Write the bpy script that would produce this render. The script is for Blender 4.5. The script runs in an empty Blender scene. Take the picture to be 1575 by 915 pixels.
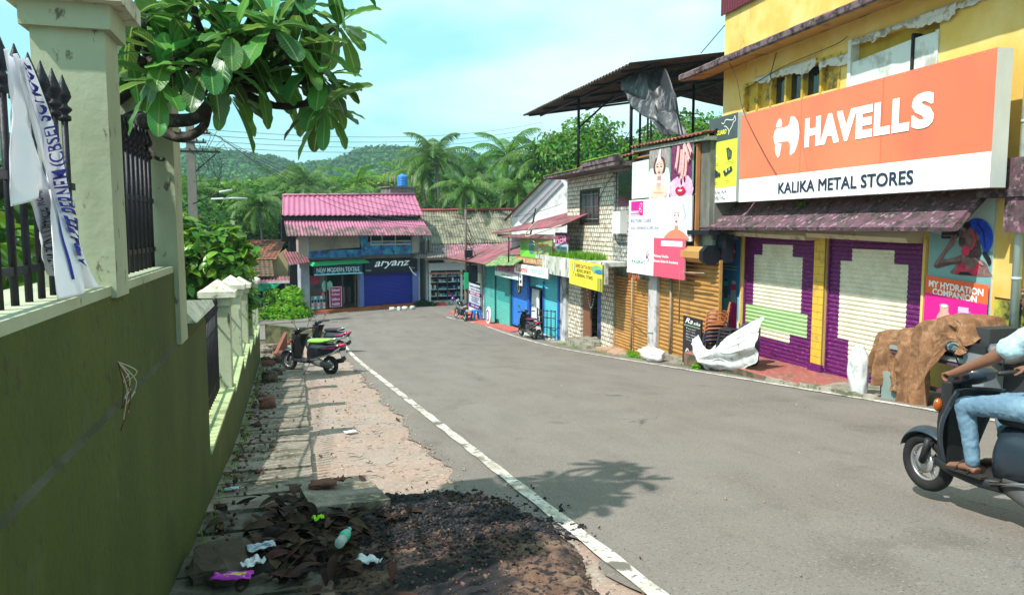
import bpy, math, random
import numpy as np
from mathutils import Vector, Matrix, noise

R = math.radians
SC = bpy.context.scene
COL = SC.collection
rng = random.Random(7)
EYE = 1.7

# ---------------------------------------------------------------- ground height along the street
_KN = [(-400, 0), (0, 0), (8, -.8), (22, -2.2), (26, -2.5), (32, -2.8), (45, -3.15), (60, -3.3), (5000, -3.3)]
def G(y):
    s = 0
    for d in (-2, -1, 0, 1, 2):
        yy = y + d
        for (a, ga), (b, gb) in zip(_KN, _KN[1:]):
            if a <= yy <= b:
                s += ga + (gb - ga) * (yy - a) / (b - a)
                break
    return s / 5

def sm(x): x = max(0, min(1, x)); return x * x * (3 - 2 * x)

# ---------------------------------------------------------------- mesh builder
class MB:
    def __init__(s): s.v = []; s.f = []; s.m = []; s.s = []
    def add(s, vs, fs, mi=0, sm=False):
        b = len(s.v); s.v.extend([tuple(v) for v in vs])
        for f in fs:
            s.f.append([b + i for i in f]); s.m.append(mi); s.s.append(sm)
        return b
    def poly(s, vs, mi=0): s.add(vs, [list(range(len(vs)))], mi)
    def hexa(s, p, mi=0, sm=False):
        s.add(p, [(0, 3, 2, 1), (4, 5, 6, 7), (0, 1, 5, 4), (1, 2, 6, 5), (2, 3, 7, 6), (3, 0, 4, 7)], mi, sm)
    def box(s, x0, x1, y0, y1, z0, z1, mi=0):
        s.hexa([(x0, y0, z0), (x1, y0, z0), (x1, y1, z0), (x0, y1, z0), (x0, y0, z1), (x1, y0, z1), (x1, y1, z1), (x0, y1, z1)], mi)
    def fbox(s, fr, s0, s1, n0, n1, z0, z1, mi=0):
        P = fr.P
        s.hexa([P(s0, n1, z0), P(s1, n1, z0), P(s1, n0, z0), P(s0, n0, z0), P(s0, n1, z1), P(s1, n1, z1), P(s1, n0, z1), P(s0, n0, z1)], mi)
    def tube(s, pts, rad, n=8, mi=0, cap=True, flat=1.0, up=(0, 0, 1)):
        pts = [Vector(p) for p in pts]
        if not hasattr(rad, '__len__'): rad = [rad] * len(pts)
        vs = []; fs = []
        prev = None
        for i, p in enumerate(pts):
            if i == 0: t = pts[1] - p
            elif i == len(pts) - 1: t = p - pts[i - 1]
            else: t = (pts[i + 1] - pts[i - 1])
            t.normalize()
            if prev is None:
                u = Vector(up)
                if abs(t.dot(u)) > .95: u = Vector((1, 0, 0))
                a = t.cross(u).normalized()
            else:
                a = (prev - t * prev.dot(t)).normalized()
            prev = a; b = t.cross(a)
            for k in range(n):
                an = 2 * math.pi * k / n
                vs.append(p + (a * math.cos(an) + b * math.sin(an) * flat) * rad[i])
        for i in range(len(pts) - 1):
            for k in range(n):
                k2 = (k + 1) % n
                fs.append((i * n + k, i * n + k2, (i + 1) * n + k2, (i + 1) * n + k))
        s.add(vs, fs, mi, True)
        if cap:
            b = len(s.v) - len(vs)
            s.f.append([b + k for k in range(n)][::-1]); s.m.append(mi); s.s.append(False)
            q = b + (len(pts) - 1) * n
            s.f.append([q + k for k in range(n)]); s.m.append(mi); s.s.append(False)
    def loft(s, rings, mi=0, cap=True, sm=True):
        n = len(rings[0]); vs = [v for r in rings for v in r]; fs = []
        for i in range(len(rings) - 1):
            for k in range(n):
                k2 = (k + 1) % n
                fs.append((i * n + k, i * n + k2, (i + 1) * n + k2, (i + 1) * n + k))
        s.add(vs, fs, mi, sm)
        if cap:
            b = len(s.v) - len(vs)
            s.f.append([b + k for k in range(n)][::-1]); s.m.append(mi); s.s.append(False)
            q = b + (len(rings) - 1) * n
            s.f.append([q + k for k in range(n)]); s.m.append(mi); s.s.append(False)
    def lathe(s, c, prof, n=16, axis='z', mi=0, sm=True):
        """prof: list of (radius, height) round an axis through c"""
        rings = []
        for r, h in prof:
            ring = []
            for k in range(n):
                a = 2 * math.pi * k / n
                ca, sa = math.cos(a) * max(r, 1e-4), math.sin(a) * max(r, 1e-4)
                if axis == 'z': ring.append((c[0] + ca, c[1] + sa, c[2] + h))
                elif axis == 'y': ring.append((c[0] + sa, c[1] + h, c[2] + ca))
                else: ring.append((c[0] + h, c[1] + ca, c[2] + sa))
            rings.append(ring)
        s.loft(rings, mi, True, sm)
    def torus(s, c, R0, r, axis='y', n=28, k=10, mi=0, sx=1.0):
        vs = []; fs = []
        for i in range(n):
            a = 2 * math.pi * i / n
            for j in range(k):
                b = 2 * math.pi * j / k
                rr = R0 + r * math.cos(b); h = r * math.sin(b) * sx
                if axis == 'y': vs.append((c[0] + rr * math.cos(a), c[1] + h, c[2] + rr * math.sin(a)))
                elif axis == 'x': vs.append((c[0] + h, c[1] + rr * math.cos(a), c[2] + rr * math.sin(a)))
                else: vs.append((c[0] + rr * math.cos(a), c[1] + rr * math.sin(a), c[2] + h))
        for i in range(n):
            for j in range(k):
                i2 = (i + 1) % n; j2 = (j + 1) % k
                fs.append((i * k + j, i2 * k + j, i2 * k + j2, i * k + j2))
        s.add(vs, fs, mi, True)
    def ball(s, c, r, mi=0, n=12, k=8, rot=None):
        if not hasattr(r, '__len__'): r = (r, r, r)
        rings = []
        for j in range(k + 1):
            ph = -math.pi / 2 + math.pi * j / k
            ring = []
            for i in range(n):
                a = 2 * math.pi * i / n
                p = Vector((math.cos(a) * math.cos(ph) * r[0], math.sin(a) * math.cos(ph) * r[1], math.sin(ph) * r[2]))
                if j in (0, k): p += Vector((math.cos(a), math.sin(a), 0)) * 1e-4
                if rot is not None: p = rot @ p
                ring.append(p + Vector(c))
            rings.append(ring)
        s.loft(rings, mi, True, True)
    def sheet(s, fn, nu, nv, th=0.0, mi=0, sm=True, mfn=None):
        """fn(u,v)->point ; optional thickness straight down the given vector"""
        b = len(s.v)
        for j in range(nv + 1):
            for i in range(nu + 1):
                s.v.append(tuple(fn(i / nu, j / nv)))
        w = nu + 1
        for j in range(nv):
            for i in range(nu):
                s.f.append([b + j * w + i, b + j * w + i + 1, b + (j + 1) * w + i + 1, b + (j + 1) * w + i])
                s.m.append(mfn(i, j) if mfn else mi); s.s.append(sm)
        if th:
            th = Vector(th) if hasattr(th, '__len__') else Vector((0, 0, -th))
            b2 = len(s.v)
            for q in range(b, b2): s.v.append(tuple(Vector(s.v[q]) + th))
            off = b2 - b
            for j in range(nv):
                for i in range(nu):
                    s.f.append([b2 + j * w + i, b2 + (j + 1) * w + i, b2 + (j + 1) * w + i + 1, b2 + j * w + i + 1])
                    s.m.append(mfn(i, j) if mfn else mi); s.s.append(sm)
            edge = [b + i for i in range(w)] + [b + j * w + nu for j in range(1, nv + 1)] + \
                   [b + nv * w + i for i in range(nu - 1, -1, -1)] + [b + j * w for j in range(nv - 1, 0, -1)]
            for q in range(len(edge)):
                a, c = edge[q], edge[(q + 1) % len(edge)]
                s.f.append([c, a, a + off, c + off]); s.m.append(mi); s.s.append(False)
    def build(s, name, mats, parent=None, label=None, cat=None, group=None, kind=None, local=False, origin=None):
        if not isinstance(mats, (list, tuple)): mats = [mats]
        v = np.array(s.v, dtype=float).reshape(-1, 3)
        o = bpy.data.objects.new(name, bpy.data.meshes.new(name))
        COL.objects.link(o)
        if parent is not None:
            o.parent = parent
            if not local:
                q = parent; org = Vector((0, 0, 0))
                while q is not None: org += q.location; q = q.parent
                v = v - np.array(org)
        elif not local and kind != 'structure' and len(v):
            if origin is None:
                lo, hi = v.min(0), v.max(0); origin = ((lo[0] + hi[0]) / 2, (lo[1] + hi[1]) / 2, lo[2])
            v = v - np.array(origin); o.location = origin
        me = o.data
        me.from_pydata(v.tolist(), [], s.f)
        for m in mats: me.materials.append(m)
        me.polygons.foreach_set('material_index', s.m)
        me.polygons.foreach_set('use_smooth', s.s)
        me.update()
        if label: o['label'] = label
        if cat: o['category'] = cat
        if group: o['group'] = group
        if kind: o['kind'] = kind
        return o

def pieces(mb, name, mats, parent, **k):
    """every loose piece of the builder becomes its own part"""
    par = list(range(len(mb.v)))
    def find(i):
        while par[i] != i: par[i] = par[par[i]]; i = par[i]
        return i
    for f in mb.f:
        for a in f[1:]: par[find(a)] = find(f[0])
    gr = {}
    for f, m, s in zip(mb.f, mb.m, mb.s): gr.setdefault(find(f[0]), []).append((f, m, s))
    out = []
    for fs in gr.values():
        q = MB(); ids = {}
        for f, m, s in fs:
            g = []
            for i in f:
                if i not in ids: ids[i] = len(q.v); q.v.append(mb.v[i])
                g.append(ids[i])
            q.f.append(g); q.m.append(m); q.s.append(s)
        out.append(q.build(name, mats, parent, **k))
    return out

class Fr:
    """facade frame seen from the street: origin at its left end, s to the right, n towards the viewer"""
    def __init__(f, L, Rt):
        f.L = Vector((L[0], L[1], 0)); d = Vector((Rt[0] - L[0], Rt[1] - L[1], 0))
        f.len = d.length; f.r = d.normalized(); f.n = Vector((f.r.y, -f.r.x, 0))
    def P(f, s, n, z): p = f.L + f.r * s + f.n * n; return Vector((p.x, p.y, z))

def thing(name, label, cat, loc=(0, 0, 0), rot=0, group=None, scale=None):
    o = bpy.data.objects.new(name, None); COL.objects.link(o)
    o.location = loc; o.rotation_euler = (0, 0, rot)
    o.empty_display_size = .2
    o['label'] = label; o['category'] = cat
    if group: o['group'] = group
    if scale: o.scale = (scale,) * 3
    return o

def dup(root, loc, rot=0, label=None, group=None, scale=None):
    def cp(o, par):
        c = o.copy(); COL.objects.link(c); c.parent = par
        for ch in [x for x in o.children]: cp(ch, c)
        return c
    r = cp(root, None)
    r.location = loc; r.rotation_euler = (0, 0, rot)
    if scale: r.scale = (scale,) * 3 if not hasattr(scale, '__len__') else scale
    if label: r['label'] = label
    if group: r['group'] = group
    return r

def mesh_np(name, verts, faces, mats, parent=None, label=None, cat=None, group=None, kind=None, mi=None, smooth=False, loc=None):
    """verts Nx3, faces Mx4 numpy (quads)"""
    me = bpy.data.meshes.new(name)
    n, m, k = len(verts), len(faces), faces.shape[1]
    me.vertices.add(n); me.vertices.foreach_set('co', np.asarray(verts, dtype=np.float32).ravel())
    me.loops.add(m * k); me.loops.foreach_set('vertex_index', np.asarray(faces, dtype=np.int32).ravel())
    me.polygons.add(m)
    me.polygons.foreach_set('loop_start', np.arange(0, m * k, k, dtype=np.int32))
    me.polygons.foreach_set('loop_total', np.full(m, k, dtype=np.int32))
    if mi is not None: me.polygons.foreach_set('material_index', np.asarray(mi, dtype=np.int32))
    if smooth: me.polygons.foreach_set('use_smooth', np.ones(m, dtype=bool))
    if not isinstance(mats, (list, tuple)): mats = [mats]
    for q in mats: me.materials.append(q)
    me.update(); me.validate()
    o = bpy.data.objects.new(name, me); COL.objects.link(o)
    if parent is not None: o.parent = parent
    if loc is not None: o.location = loc
    if label: o['label'] = label
    if cat: o['category'] = cat
    if group: o['group'] = group
    if kind: o['kind'] = kind
    return o

# ---------------------------------------------------------------- materials
def lin(c):
    """sRGB 0-255 triple -> linear"""
    o = []
    for x in c:
        x = x / 255
        o.append(x / 12.92 if x <= .04045 else ((x + .055) / 1.055) ** 2.4)
    return tuple(o)

def mat(name, col, rough=.8, var=.12, scale=2.0, bump=0, bscale=30, dirt=None, metal=0, spec=.3, trans=0, island=0,
        stretch=(1, 1, 1), emit=None, alpha=None, coat=0, dirts=(), coords='Object', dist=.01):
    """col linear rgb; dirt layers: (colour, amount 0..1, scale, (sx,sy,sz), softness)"""
    m = bpy.data.materials.new(name); m.use_nodes = True
    nt = m.node_tree; N = nt.nodes; L = nt.links
    bs = N['Principled BSDF']
    tc = N.new('ShaderNodeTexCoord')
    co = tc.outputs[coords]
    def noise_(sc, detail=4, st=(1, 1, 1), rough_=.55):
        mp = N.new('ShaderNodeMapping'); L.new(co, mp.inputs[0]); mp.inputs['Scale'].default_value = st
        t = N.new('ShaderNodeTexNoise'); L.new(mp.outputs[0], t.inputs['Vector'])
        t.inputs['Scale'].default_value = sc; t.inputs['Detail'].default_value = detail
        t.inputs['Roughness'].default_value = rough_
        return t.outputs['Fac']
    cur = None
    base = (*col, 1)
    if var:
        r = N.new('ShaderNodeValToRGB'); L.new(noise_(scale, 5, stretch), r.inputs[0])
        r.color_ramp.elements[0].position = .3; r.color_ramp.elements[1].position = .7
        r.color_ramp.elements[0].color = (*[c * (1 - var) for c in col], 1)
        r.color_ramp.elements[1].color = (*[min(1, c * (1 + var)) for c in col], 1)
        cur = r.outputs[0]
    if island:
        g = N.new('ShaderNodeNewGeometry')
        h = N.new('ShaderNodeHueSaturation')
        if cur is not None: L.new(cur, h.inputs['Color'])
        else: h.inputs['Color'].default_value = base
        mr = N.new('ShaderNodeMapRange'); L.new(g.outputs['Random Per Island'], mr.inputs[0])
        mr.inputs[3].default_value = 1 - island; mr.inputs[4].default_value = 1 + island
        L.new(mr.outputs[0], h.inputs['Value'])
        m2 = N.new('ShaderNodeMath'); m2.operation = 'MULTIPLY'; m2.inputs[1].default_value = 7.31
        L.new(g.outputs['Random Per Island'], m2.inputs[0])
        m3 = N.new('ShaderNodeMath'); m3.operation = 'FRACT'; L.new(m2.outputs[0], m3.inputs[0])
        mr2 = N.new('ShaderNodeMapRange'); L.new(m3.outputs[0], mr2.inputs[0])
        mr2.inputs[3].default_value = .5 - island * .07; mr2.inputs[4].default_value = .5 + island * .05
        L.new(mr2.outputs[0], h.inputs['Hue'])
        cur = h.outputs[0]
    layers = list(dirts)
    if dirt: layers.append(dirt)
    for d in layers:
        dc, amt, ds = d[0], d[1], d[2]
        st = d[3] if len(d) > 3 else (1, 1, 1); soft = d[4] if len(d) > 4 else .12
        r = N.new('ShaderNodeMapRange'); L.new(noise_(ds, 6, st, .62), r.inputs[0])
        th = .5 + (.5 - amt) * .5
        r.inputs[1].default_value = th - soft / 2; r.inputs[2].default_value = th + soft / 2
        mx = N.new('ShaderNodeMix'); mx.data_type = 'RGBA'
        L.new(r.outputs[0], mx.inputs[0])
        if cur is not None: L.new(cur, mx.inputs[6])
        else: mx.inputs[6].default_value = base
        mx.inputs[7].default_value = (*dc, 1)
        cur = mx.outputs[2]
    if cur is not None: L.new(cur, bs.inputs['Base Color'])
    else: bs.inputs['Base Color'].default_value = base
    bs.inputs['Roughness'].default_value = rough
    bs.inputs['Metallic'].default_value = metal
    bs.inputs['Specular IOR Level'].default_value = spec
    if coat: bs.inputs['Coat Weight'].default_value = coat; bs.inputs['Coat Roughness'].default_value = .1
    if bump:
        b = N.new('ShaderNodeBump'); b.inputs['Strength'].default_value = bump; b.inputs['Distance'].default_value = dist
        L.new(noise_(bscale, 6, stretch), b.inputs['Height']); L.new(b.outputs[0], bs.inputs['Normal'])
    if trans:
        tr = N.new('ShaderNodeBsdfTranslucent')
        if cur is not None: 
            hs = N.new('ShaderNodeHueSaturation'); L.new(cur, hs.inputs['Color']); hs.inputs['Value'].default_value = 1.6
            hs.inputs['Hue'].default_value = .485
            L.new(hs.outputs[0], tr.inputs[0])
        else: tr.inputs[0].default_value = base
        ms = N.new('ShaderNodeMixShader'); ms.inputs[0].default_value = trans
        L.new(bs.outputs[0], ms.inputs[1]); L.new(tr.outputs[0], ms.inputs[2])
        L.new(ms.outputs[0], N['Material Output'].inputs[0])
    if emit: bs.inputs['Emission Color'].default_value = (*emit, 1); bs.inputs['Emission Strength'].default_value = 1
    m.cycles.emission_sampling = 'NONE' if not emit else 'AUTO'
    return m

def printed(c):
    """photographic print: mottled tones instead of one flat ink"""
    k = ('print', tuple(c))
    if k not in _flat:
        l = lin(c)
        _flat[k] = mat('print_%02x%02x%02x' % tuple(int(x) for x in c), l, rough=.5, var=.30, scale=5, dirts=[(tuple(x * .62 for x in l), .40, 9, (1, 1, 1), .3), (tuple(min(1, x * 1.35 + .02) for x in l), .34, 12, (1, 1, 1), .3)])
    return _flat[k]
_flat = {}
def paint(c, rough=.55):
    """printed or painted flat colour given in sRGB"""
    k = (tuple(c), rough)
    if k not in _flat:
        _flat[k] = mat('paint_%02x%02x%02x' % tuple(int(x) for x in c), lin(c), rough=rough, var=.06, scale=1.5, dirts=[(tuple(x * .80 for x in lin(c)), .26, 1.6, (1, 1, .35), .3)])
    return _flat[k]

# ---------------------------------------------------------------- lettering
_tc = {}
def text2d(t, bold=0.0, shear=0.0):
    k = (t, bold, shear)
    if k not in _tc:
        cu = bpy.data.curves.new('t', 'FONT'); cu.body = t; cu.offset = bold; cu.shear = shear; cu.resolution_u = 3
        ob = bpy.data.objects.new('t', cu); COL.objects.link(ob)
        dg = bpy.context.evaluated_depsgraph_get()
        me = bpy.data.meshes.new_from_object(ob.evaluated_get(dg))
        v = [(p.co.x, p.co.y) for p in me.vertices]; f = [list(p.vertices) for p in me.polygons]
        bpy.data.objects.remove(ob); bpy.data.curves.remove(cu); bpy.data.meshes.remove(me)
        xs = [p[0] for p in v]; ys = [p[1] for p in v]
        x0, x1, y0, y1 = min(xs), max(xs), min(ys), max(ys)
        _tc[k] = ([((x - x0) / (x1 - x0), (y - y0) / (y1 - y0)) for x, y in v], f)
    return _tc[k]

def spline(pts, k=5, closed=True):
    out = []; n = len(pts)
    for i in range(n if closed else n - 1):
        if closed: p0, p1, p2, p3 = pts[(i - 1) % n], pts[i], pts[(i + 1) % n], pts[(i + 2) % n]
        else: p0, p1, p2, p3 = pts[max(i - 1, 0)], pts[i], pts[i + 1], pts[min(i + 2, n - 1)]
        for j in range(k):
            t = j / k
            out.append(tuple(.5 * ((2 * p1[d]) + (-p0[d] + p2[d]) * t + (2 * p0[d] - 5 * p1[d] + 4 * p2[d] - p3[d]) * t * t + (-p0[d] + 3 * p1[d] - 3 * p2[d] + p3[d]) * t ** 3) for d in range(len(p1))))
    if not closed: out.append(tuple(pts[-1]))
    return out

class Art:
    """flat print on a board: coordinates run 0..1 across and up the board"""
    def __init__(a, P, w, h):      # P(x_metres, y_metres, lift) -> world point
        a.P = P; a.w = w; a.h = h; a.mb = MB(); a.mats = []; a.lift = .002
    def _m(a, c):
        m = c if not isinstance(c, (tuple, list)) else paint(c)
        if m not in a.mats: a.mats.append(m)
        return a.mats.index(m)
    def step(a): a.lift += .0012; return a.lift
    def poly(a, pts, c, smooth=0):
        if smooth: pts = spline(pts, smooth)
        l = a.step(); m = a._m(c)
        me_v = [a.P(x * a.w, y * a.h, l) for x, y in pts]
        area = sum(pts[i][0] * pts[(i + 1) % len(pts)][1] - pts[(i + 1) % len(pts)][0] * pts[i][1] for i in range(len(pts)))
        if area < 0: me_v = me_v[::-1]
        a.mb.add(me_v, [list(range(len(me_v)))], m)
    def rect(a, x0, x1, y0, y1, c): a.poly([(x0, y0), (x1, y0), (x1, y1), (x0, y1)], c)
    def dots(a, pts, r, c):
        l = a.step(); m = a._m(c)
        for x, y in pts:
            a.mb.add([a.P(x * a.w + r * math.cos(k * math.pi / 4), y * a.h + r * math.sin(k * math.pi / 4), l) for k in range(8)], [list(range(8))], m)
    def ell(a, cx, cy, rx, c, ry=None, n=24, rot=0):
        """rx, ry in metres"""
        ry = ry or rx; pts = []
        for i in range(n):
            t = 2 * math.pi * i / n; x, y = rx * math.cos(t), ry * math.sin(t)
            x, y = x * math.cos(rot) - y * math.sin(rot), x * math.sin(rot) + y * math.cos(rot)
            pts.append((cx + x / a.w, cy + y / a.h))
        a.poly(pts, c)
    def line(a, pts, wd, c, closed=False, smooth=0):
        if smooth: pts = spline(pts, smooth, closed)
        P = [Vector((x * a.w, y * a.h)) for x, y in pts]
        l = a.step(); m = a._m(c); n = len(P); vs = []
        for i in range(n):
            p, q = P[max(i - 1, 0)], P[min(i + 1, n - 1)]
            if closed: p, q = P[(i - 1) % n], P[(i + 1) % n]
            d = (q - p).normalized(); nn = Vector((-d.y, d.x)) * wd / 2
            vs.append(a.P(*(P[i] - nn), l)); vs.append(a.P(*(P[i] + nn), l))
        fs = [(2 * i, 2 * i + 2, 2 * i + 3, 2 * i + 1) for i in range(n - 1)]
        if closed: fs.append((2 * n - 2, 0, 1, 2 * n - 1))
        a.mb.add(vs, fs, m)
    def text(a, t, x0, x1, y0, y1, c, bold=0, shear=0, fn=None, fat=0):
        if fat:
            for dx, dy in ((-1, -1), (1, -1), (-1, 1), (1, 1), (0, 0)):
                a.text(t, x0 + dx * fat / a.w, x1 + dx * fat / a.w, y0 + dy * fat / a.h, y1 + dy * fat / a.h, c, bold, shear, fn); a.lift -= .0011
            return
        v, f = text2d(t, bold, shear)
        l = a.step(); m = a._m(c)
        vs = []
        for x, y in v:
            X, Y = x0 + (x1 - x0) * x, y0 + (y1 - y0) * y
            if fn: X, Y = fn(X, Y)
            vs.append(a.P(X * a.w, Y * a.h, l))
        a.mb.add(vs, f, m)

def board(parent, name, fr, s0, s1, z0, z1, n0, n1, bg, edge, art=None, label=None, slant=0.0, cat=None, group=None):
    """sign box from depth n0 to n1 with a printed front; slant = how far the near end hangs lower"""
    mb = MB(); P = fr.P
    w = s1 - s0; h = z1 - z0
    mb.hexa([P(s0, n1, z0), P(s1, n1, z0 - slant), P(s1, n0, z0 - slant), P(s0, n0, z0), P(s0, n1, z1), P(s1, n1, z1 - slant), P(s1, n0, z1 - slant), P(s0, n0, z1)], 1)
    mb.m[2] = 0
    a = Art(lambda x, y, l: P(s0 + x, n1 + l, z0 + y - slant * x / w), w, h)
    if art: art(a)
    off = len(mb.v); mats = [paint(bg) if isinstance(bg, tuple) else bg, paint(edge) if isinstance(edge, tuple) else edge]
    base = len(mats)
    for f, m in zip(a.mb.f, a.mb.m): mb.f.append([off + i for i in f]); mb.m.append(base + m); mb.s.append(False)
    mb.v.extend([tuple(v) for v in a.mb.v])
    return mb.build(name, mats + a.mats, parent, label=label, cat=cat, group=group)

# ---------------------------------------------------------------- camera
F = 1150.0; YAW = R(16.1); PIT = R(-5.4)
cam = bpy.data.cameras.new('camera'); co = bpy.data.objects.new('camera', cam); COL.objects.link(co)
co.location = (0, 0, EYE); co.rotation_euler = (math.pi / 2 + PIT, 0, -YAW)
cam.sensor_width = 36; cam.lens = F / 1575 * 36; cam.clip_start = .05; cam.clip_end = 6000
SC.camera = co

# ---------------------------------------------------------------- daylight
SUN_EL = 52.0
sdir = Vector((.914 * math.cos(R(SUN_EL)), .407 * math.cos(R(SUN_EL)), -math.sin(R(SUN_EL))))  # way the light travels
sl = bpy.data.lights.new('sun', 'SUN'); so = bpy.data.objects.new('sun', sl); COL.objects.link(so)
so.rotation_euler = sdir.to_track_quat('-Z', 'Y').to_euler(); so.location = (-20, -12, 30)
sl.energy = 4.6; sl.angle = R(.9); sl.color = (1.0, .955, .88)
w = bpy.data.worlds.new('World'); SC.world = w; w.use_nodes = True
nt = w.node_tree; N = nt.nodes; L = nt.links
bg = N['Background']
sky = N.new('ShaderNodeTexSky'); sky.sky_type = 'NISHITA'; sky.sun_disc = False
sky.sun_elevation = R(SUN_EL); sky.sun_rotation = math.atan2(-sdir.x, -sdir.y)
sky.air_density = 1.2; sky.dust_density = 1.5; sky.ozone_density = 1.0
tc = N.new('ShaderNodeTexCoord')
mp = N.new('ShaderNodeMapping'); mp.inputs['Scale'].default_value = (1, 1, 2.6); L.new(tc.outputs['Generated'], mp.inputs[0])
def wn(sc, det, off):
    m_ = N.new('ShaderNodeMapping'); m_.inputs['Location'].default_value = off; L.new(mp.outputs[0], m_.inputs[0])
    t = N.new('ShaderNodeTexNoise'); t.inputs['Scale'].default_value = sc; t.inputs['Detail'].default_value = det; t.inputs['Roughness'].default_value = .5
    t.inputs['Distortion'].default_value = .3
    L.new(m_.outputs[0], t.inputs['Vector']); return t.outputs['Fac']
tint = N.new('ShaderNodeMix'); tint.data_type = 'RGBA'; tint.blend_type = 'MULTIPLY'; tint.inputs[0].default_value = 1
L.new(sky.outputs[0], tint.inputs[6]); tint.inputs[7].default_value = (.95, 1.3, 1.0, 1)
# thin cloud veil and brighter cloud banks
veil = N.new('ShaderNodeMapRange'); L.new(wn(1.7, 5, (3.1, .4, 1.2)), veil.inputs[0])
veil.inputs[1].default_value = .30; veil.inputs[2].default_value = .72; veil.inputs[3].default_value = .38; veil.inputs[4].default_value = .95
mx1 = N.new('ShaderNodeMix'); mx1.data_type = 'RGBA'; L.new(veil.outputs[0], mx1.inputs[0])
L.new(tint.outputs[2], mx1.inputs[6]); mx1.inputs[7].default_value = (2.7, 6.0, 6.5, 1)
bank = N.new('ShaderNodeMapRange'); L.new(wn(2.3, 6, (.3, 2.4, .0)), bank.inputs[0])
bank.inputs[1].default_value = .42; bank.inputs[2].default_value = .62; bank.inputs[3].default_value = 0; bank.inputs[4].default_value = .85
mx2 = N.new('ShaderNodeMix'); mx2.data_type = 'RGBA'; L.new(bank.outputs[0], mx2.inputs[0])
L.new(mx1.outputs[2], mx2.inputs[6]); mx2.inputs[7].default_value = (6.4, 8.0, 8.2, 1)
L.new(mx2.outputs[2], bg.inputs[0]); bg.inputs[1].default_value = .115
SC.view_settings.view_transform = 'Standard'; SC.view_settings.look = 'None'
SC.view_settings.exposure = 0.60; SC.view_settings.gamma = 1; SC.view_settings.use_curve_mapping = False
SC.cycles.max_bounces = 6; SC.cycles.diffuse_bounces = 3; SC.cycles.glossy_bounces = 2; SC.cycles.transmission_bounces = 3
SC.cycles.transparent_max_bounces = 4; SC.cycles.volume_bounces = 0
SC.cycles.use_denoising = True
# ================================================================ GROUND, ROAD
asphalt = mat('asphalt', (.188, .164, .148), .88, .07, .35, bump=.35, bscale=55, spec=.25,
              dirts=[((.150, .127, .112), .44, 1.8, (1, .025, 1), .22), ((.172, .146, .128), .42, .5, (1, .18, 1), .4), ((.215, .188, .168), .34, 1.3, (1, .5, 1), .4), ((.13, .11, .098), .20, 1.1, (1, .7, 1), .15),
                     ((.24, .21, .18), .30, 40, (1, 1, 1), .06), ((.085, .08, .075), .3, 60, (1, 1, 1), .06)])
soil = mat('soil', (.16, .10, .06), .95, .25, 1.2, bump=.8, bscale=12, dirts=[((.05, .07, .02), .45, .8, (1, 1, 1), .2), ((.10, .08, .055), .5, 4)])
verge_m = mat('verge_concrete', (.31, .245, .21), .93, .15, 1.5, bump=.6, bscale=35,
              dirts=[((.36, .22, .165), .44, .9, (1, .5, 1), .3), ((.26, .22, .18), .4, 3, (1, 1, 1), .2), ((.14, .10, .08), .28, 9, (1, 1, 1), .05), ((.40, .33, .28), .33, 25)])
slab_m = mat('paver_concrete', (.28, .245, .20), .92, .2, 2, bump=.5, bscale=30,
             dirts=[((.17, .14, .11), .47, 1.9, (1, 2.5, 1), .25), ((.075, .075, .045), .36, 1.4, (1, 1.6, 1), .2), ((.36, .30, .25), .33, 14), ((.06, .05, .04), .25, 34, (1, 1, 1), .05)])
white_line = mat('road_paint', (.62, .58, .51), .85, .08, 4, bump=.3, bscale=60, dirts=[((.36, .32, .27), .42, 5, (1, .6, 1), .2), ((.17, .155, .135), .33, 22, (1, 1, 1), .08), ((.15, .135, .115), .30, 3, (1, 1, 1), .06)])
kerb_m = mat('old_concrete', (.27, .25, .20), .93, .2, 3, bump=.5, bscale=25, dirts=[((.09, .095, .05), .45, 2.5), ((.36, .32, .27), .35, 9)])

# big ground sheet to the horizon, with the hills standing on it
mb = MB()
xs = [-3000, -900, -300, -120, -60, -30, -14, -6, -2, 0, 2, 5, 9, 12, 18, 30, 60, 120, 300, 900, 3000]
ys = [-800, -200, -60, -20, -8] + [i * 2 for i in range(-2, 31)] + [70, 90, 130, 200, 400, 900, 3000]
pts = [[(x, y, G(y) - .03 - (.25 if x < -2 or x > 10 else 0)) for x in xs] for y in ys]
vs = [p for row in pts for p in row]; w_ = len(xs)
mb.add(vs, [(j * w_ + i, j * w_ + i + 1, (j + 1) * w_ + i + 1, (j + 1) * w_ + i) for j in range(len(ys) - 1) for i in range(w_ - 1)], 0, True)
mb.build('ground', soil, kind='structure')

def road_l(y):
    e = 1.36 + .05 * math.sin(y * 1.9) + .035 * math.sin(y * 5.3 + 1) + .03 * math.sin(y * 11.7)
    if y < 6: e += .42 * sm((6 - y) / 1.0) * (1 + .25 * math.sin(y * 6))
    if y > 28.5: e = e - 36 * sm((y - 28.5) / 14) - (y - 28.5) * .12
    return e
def road_r(y):
    e = 8.72 + .05 * math.sin(y * 2.3) + .03 * math.sin(y * 6.1)
    if y > 36: e += 30 * sm((y - 36) / 6)
    return e
def rz(x, y): return G(y) + .035 * (1 - ((x - 5) / 4) ** 2 if 1 < x < 9 else 0)
mb = MB()
yy = [-12 + .2 * i for i in range(int(58.6 / .2))]
def road_fn(u, v):
    y = yy[int(round(v * (len(yy) - 1)))]; a, b = road_l(y), road_r(y); x = a + (b - a) * u
    return (x, y, rz(x, y) + .004 + .006 * noise.noise((x * .7, y * .7, 0)))
mb.sheet(road_fn, 44, len(yy) - 1)
nt = asphalt.node_tree; N = nt.nodes; L = nt.links; bs_ = N['Principled BSDF']; src = bs_.inputs['Base Color'].links[0].from_socket
tc_ = N.new('ShaderNodeTexCoord')
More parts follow.
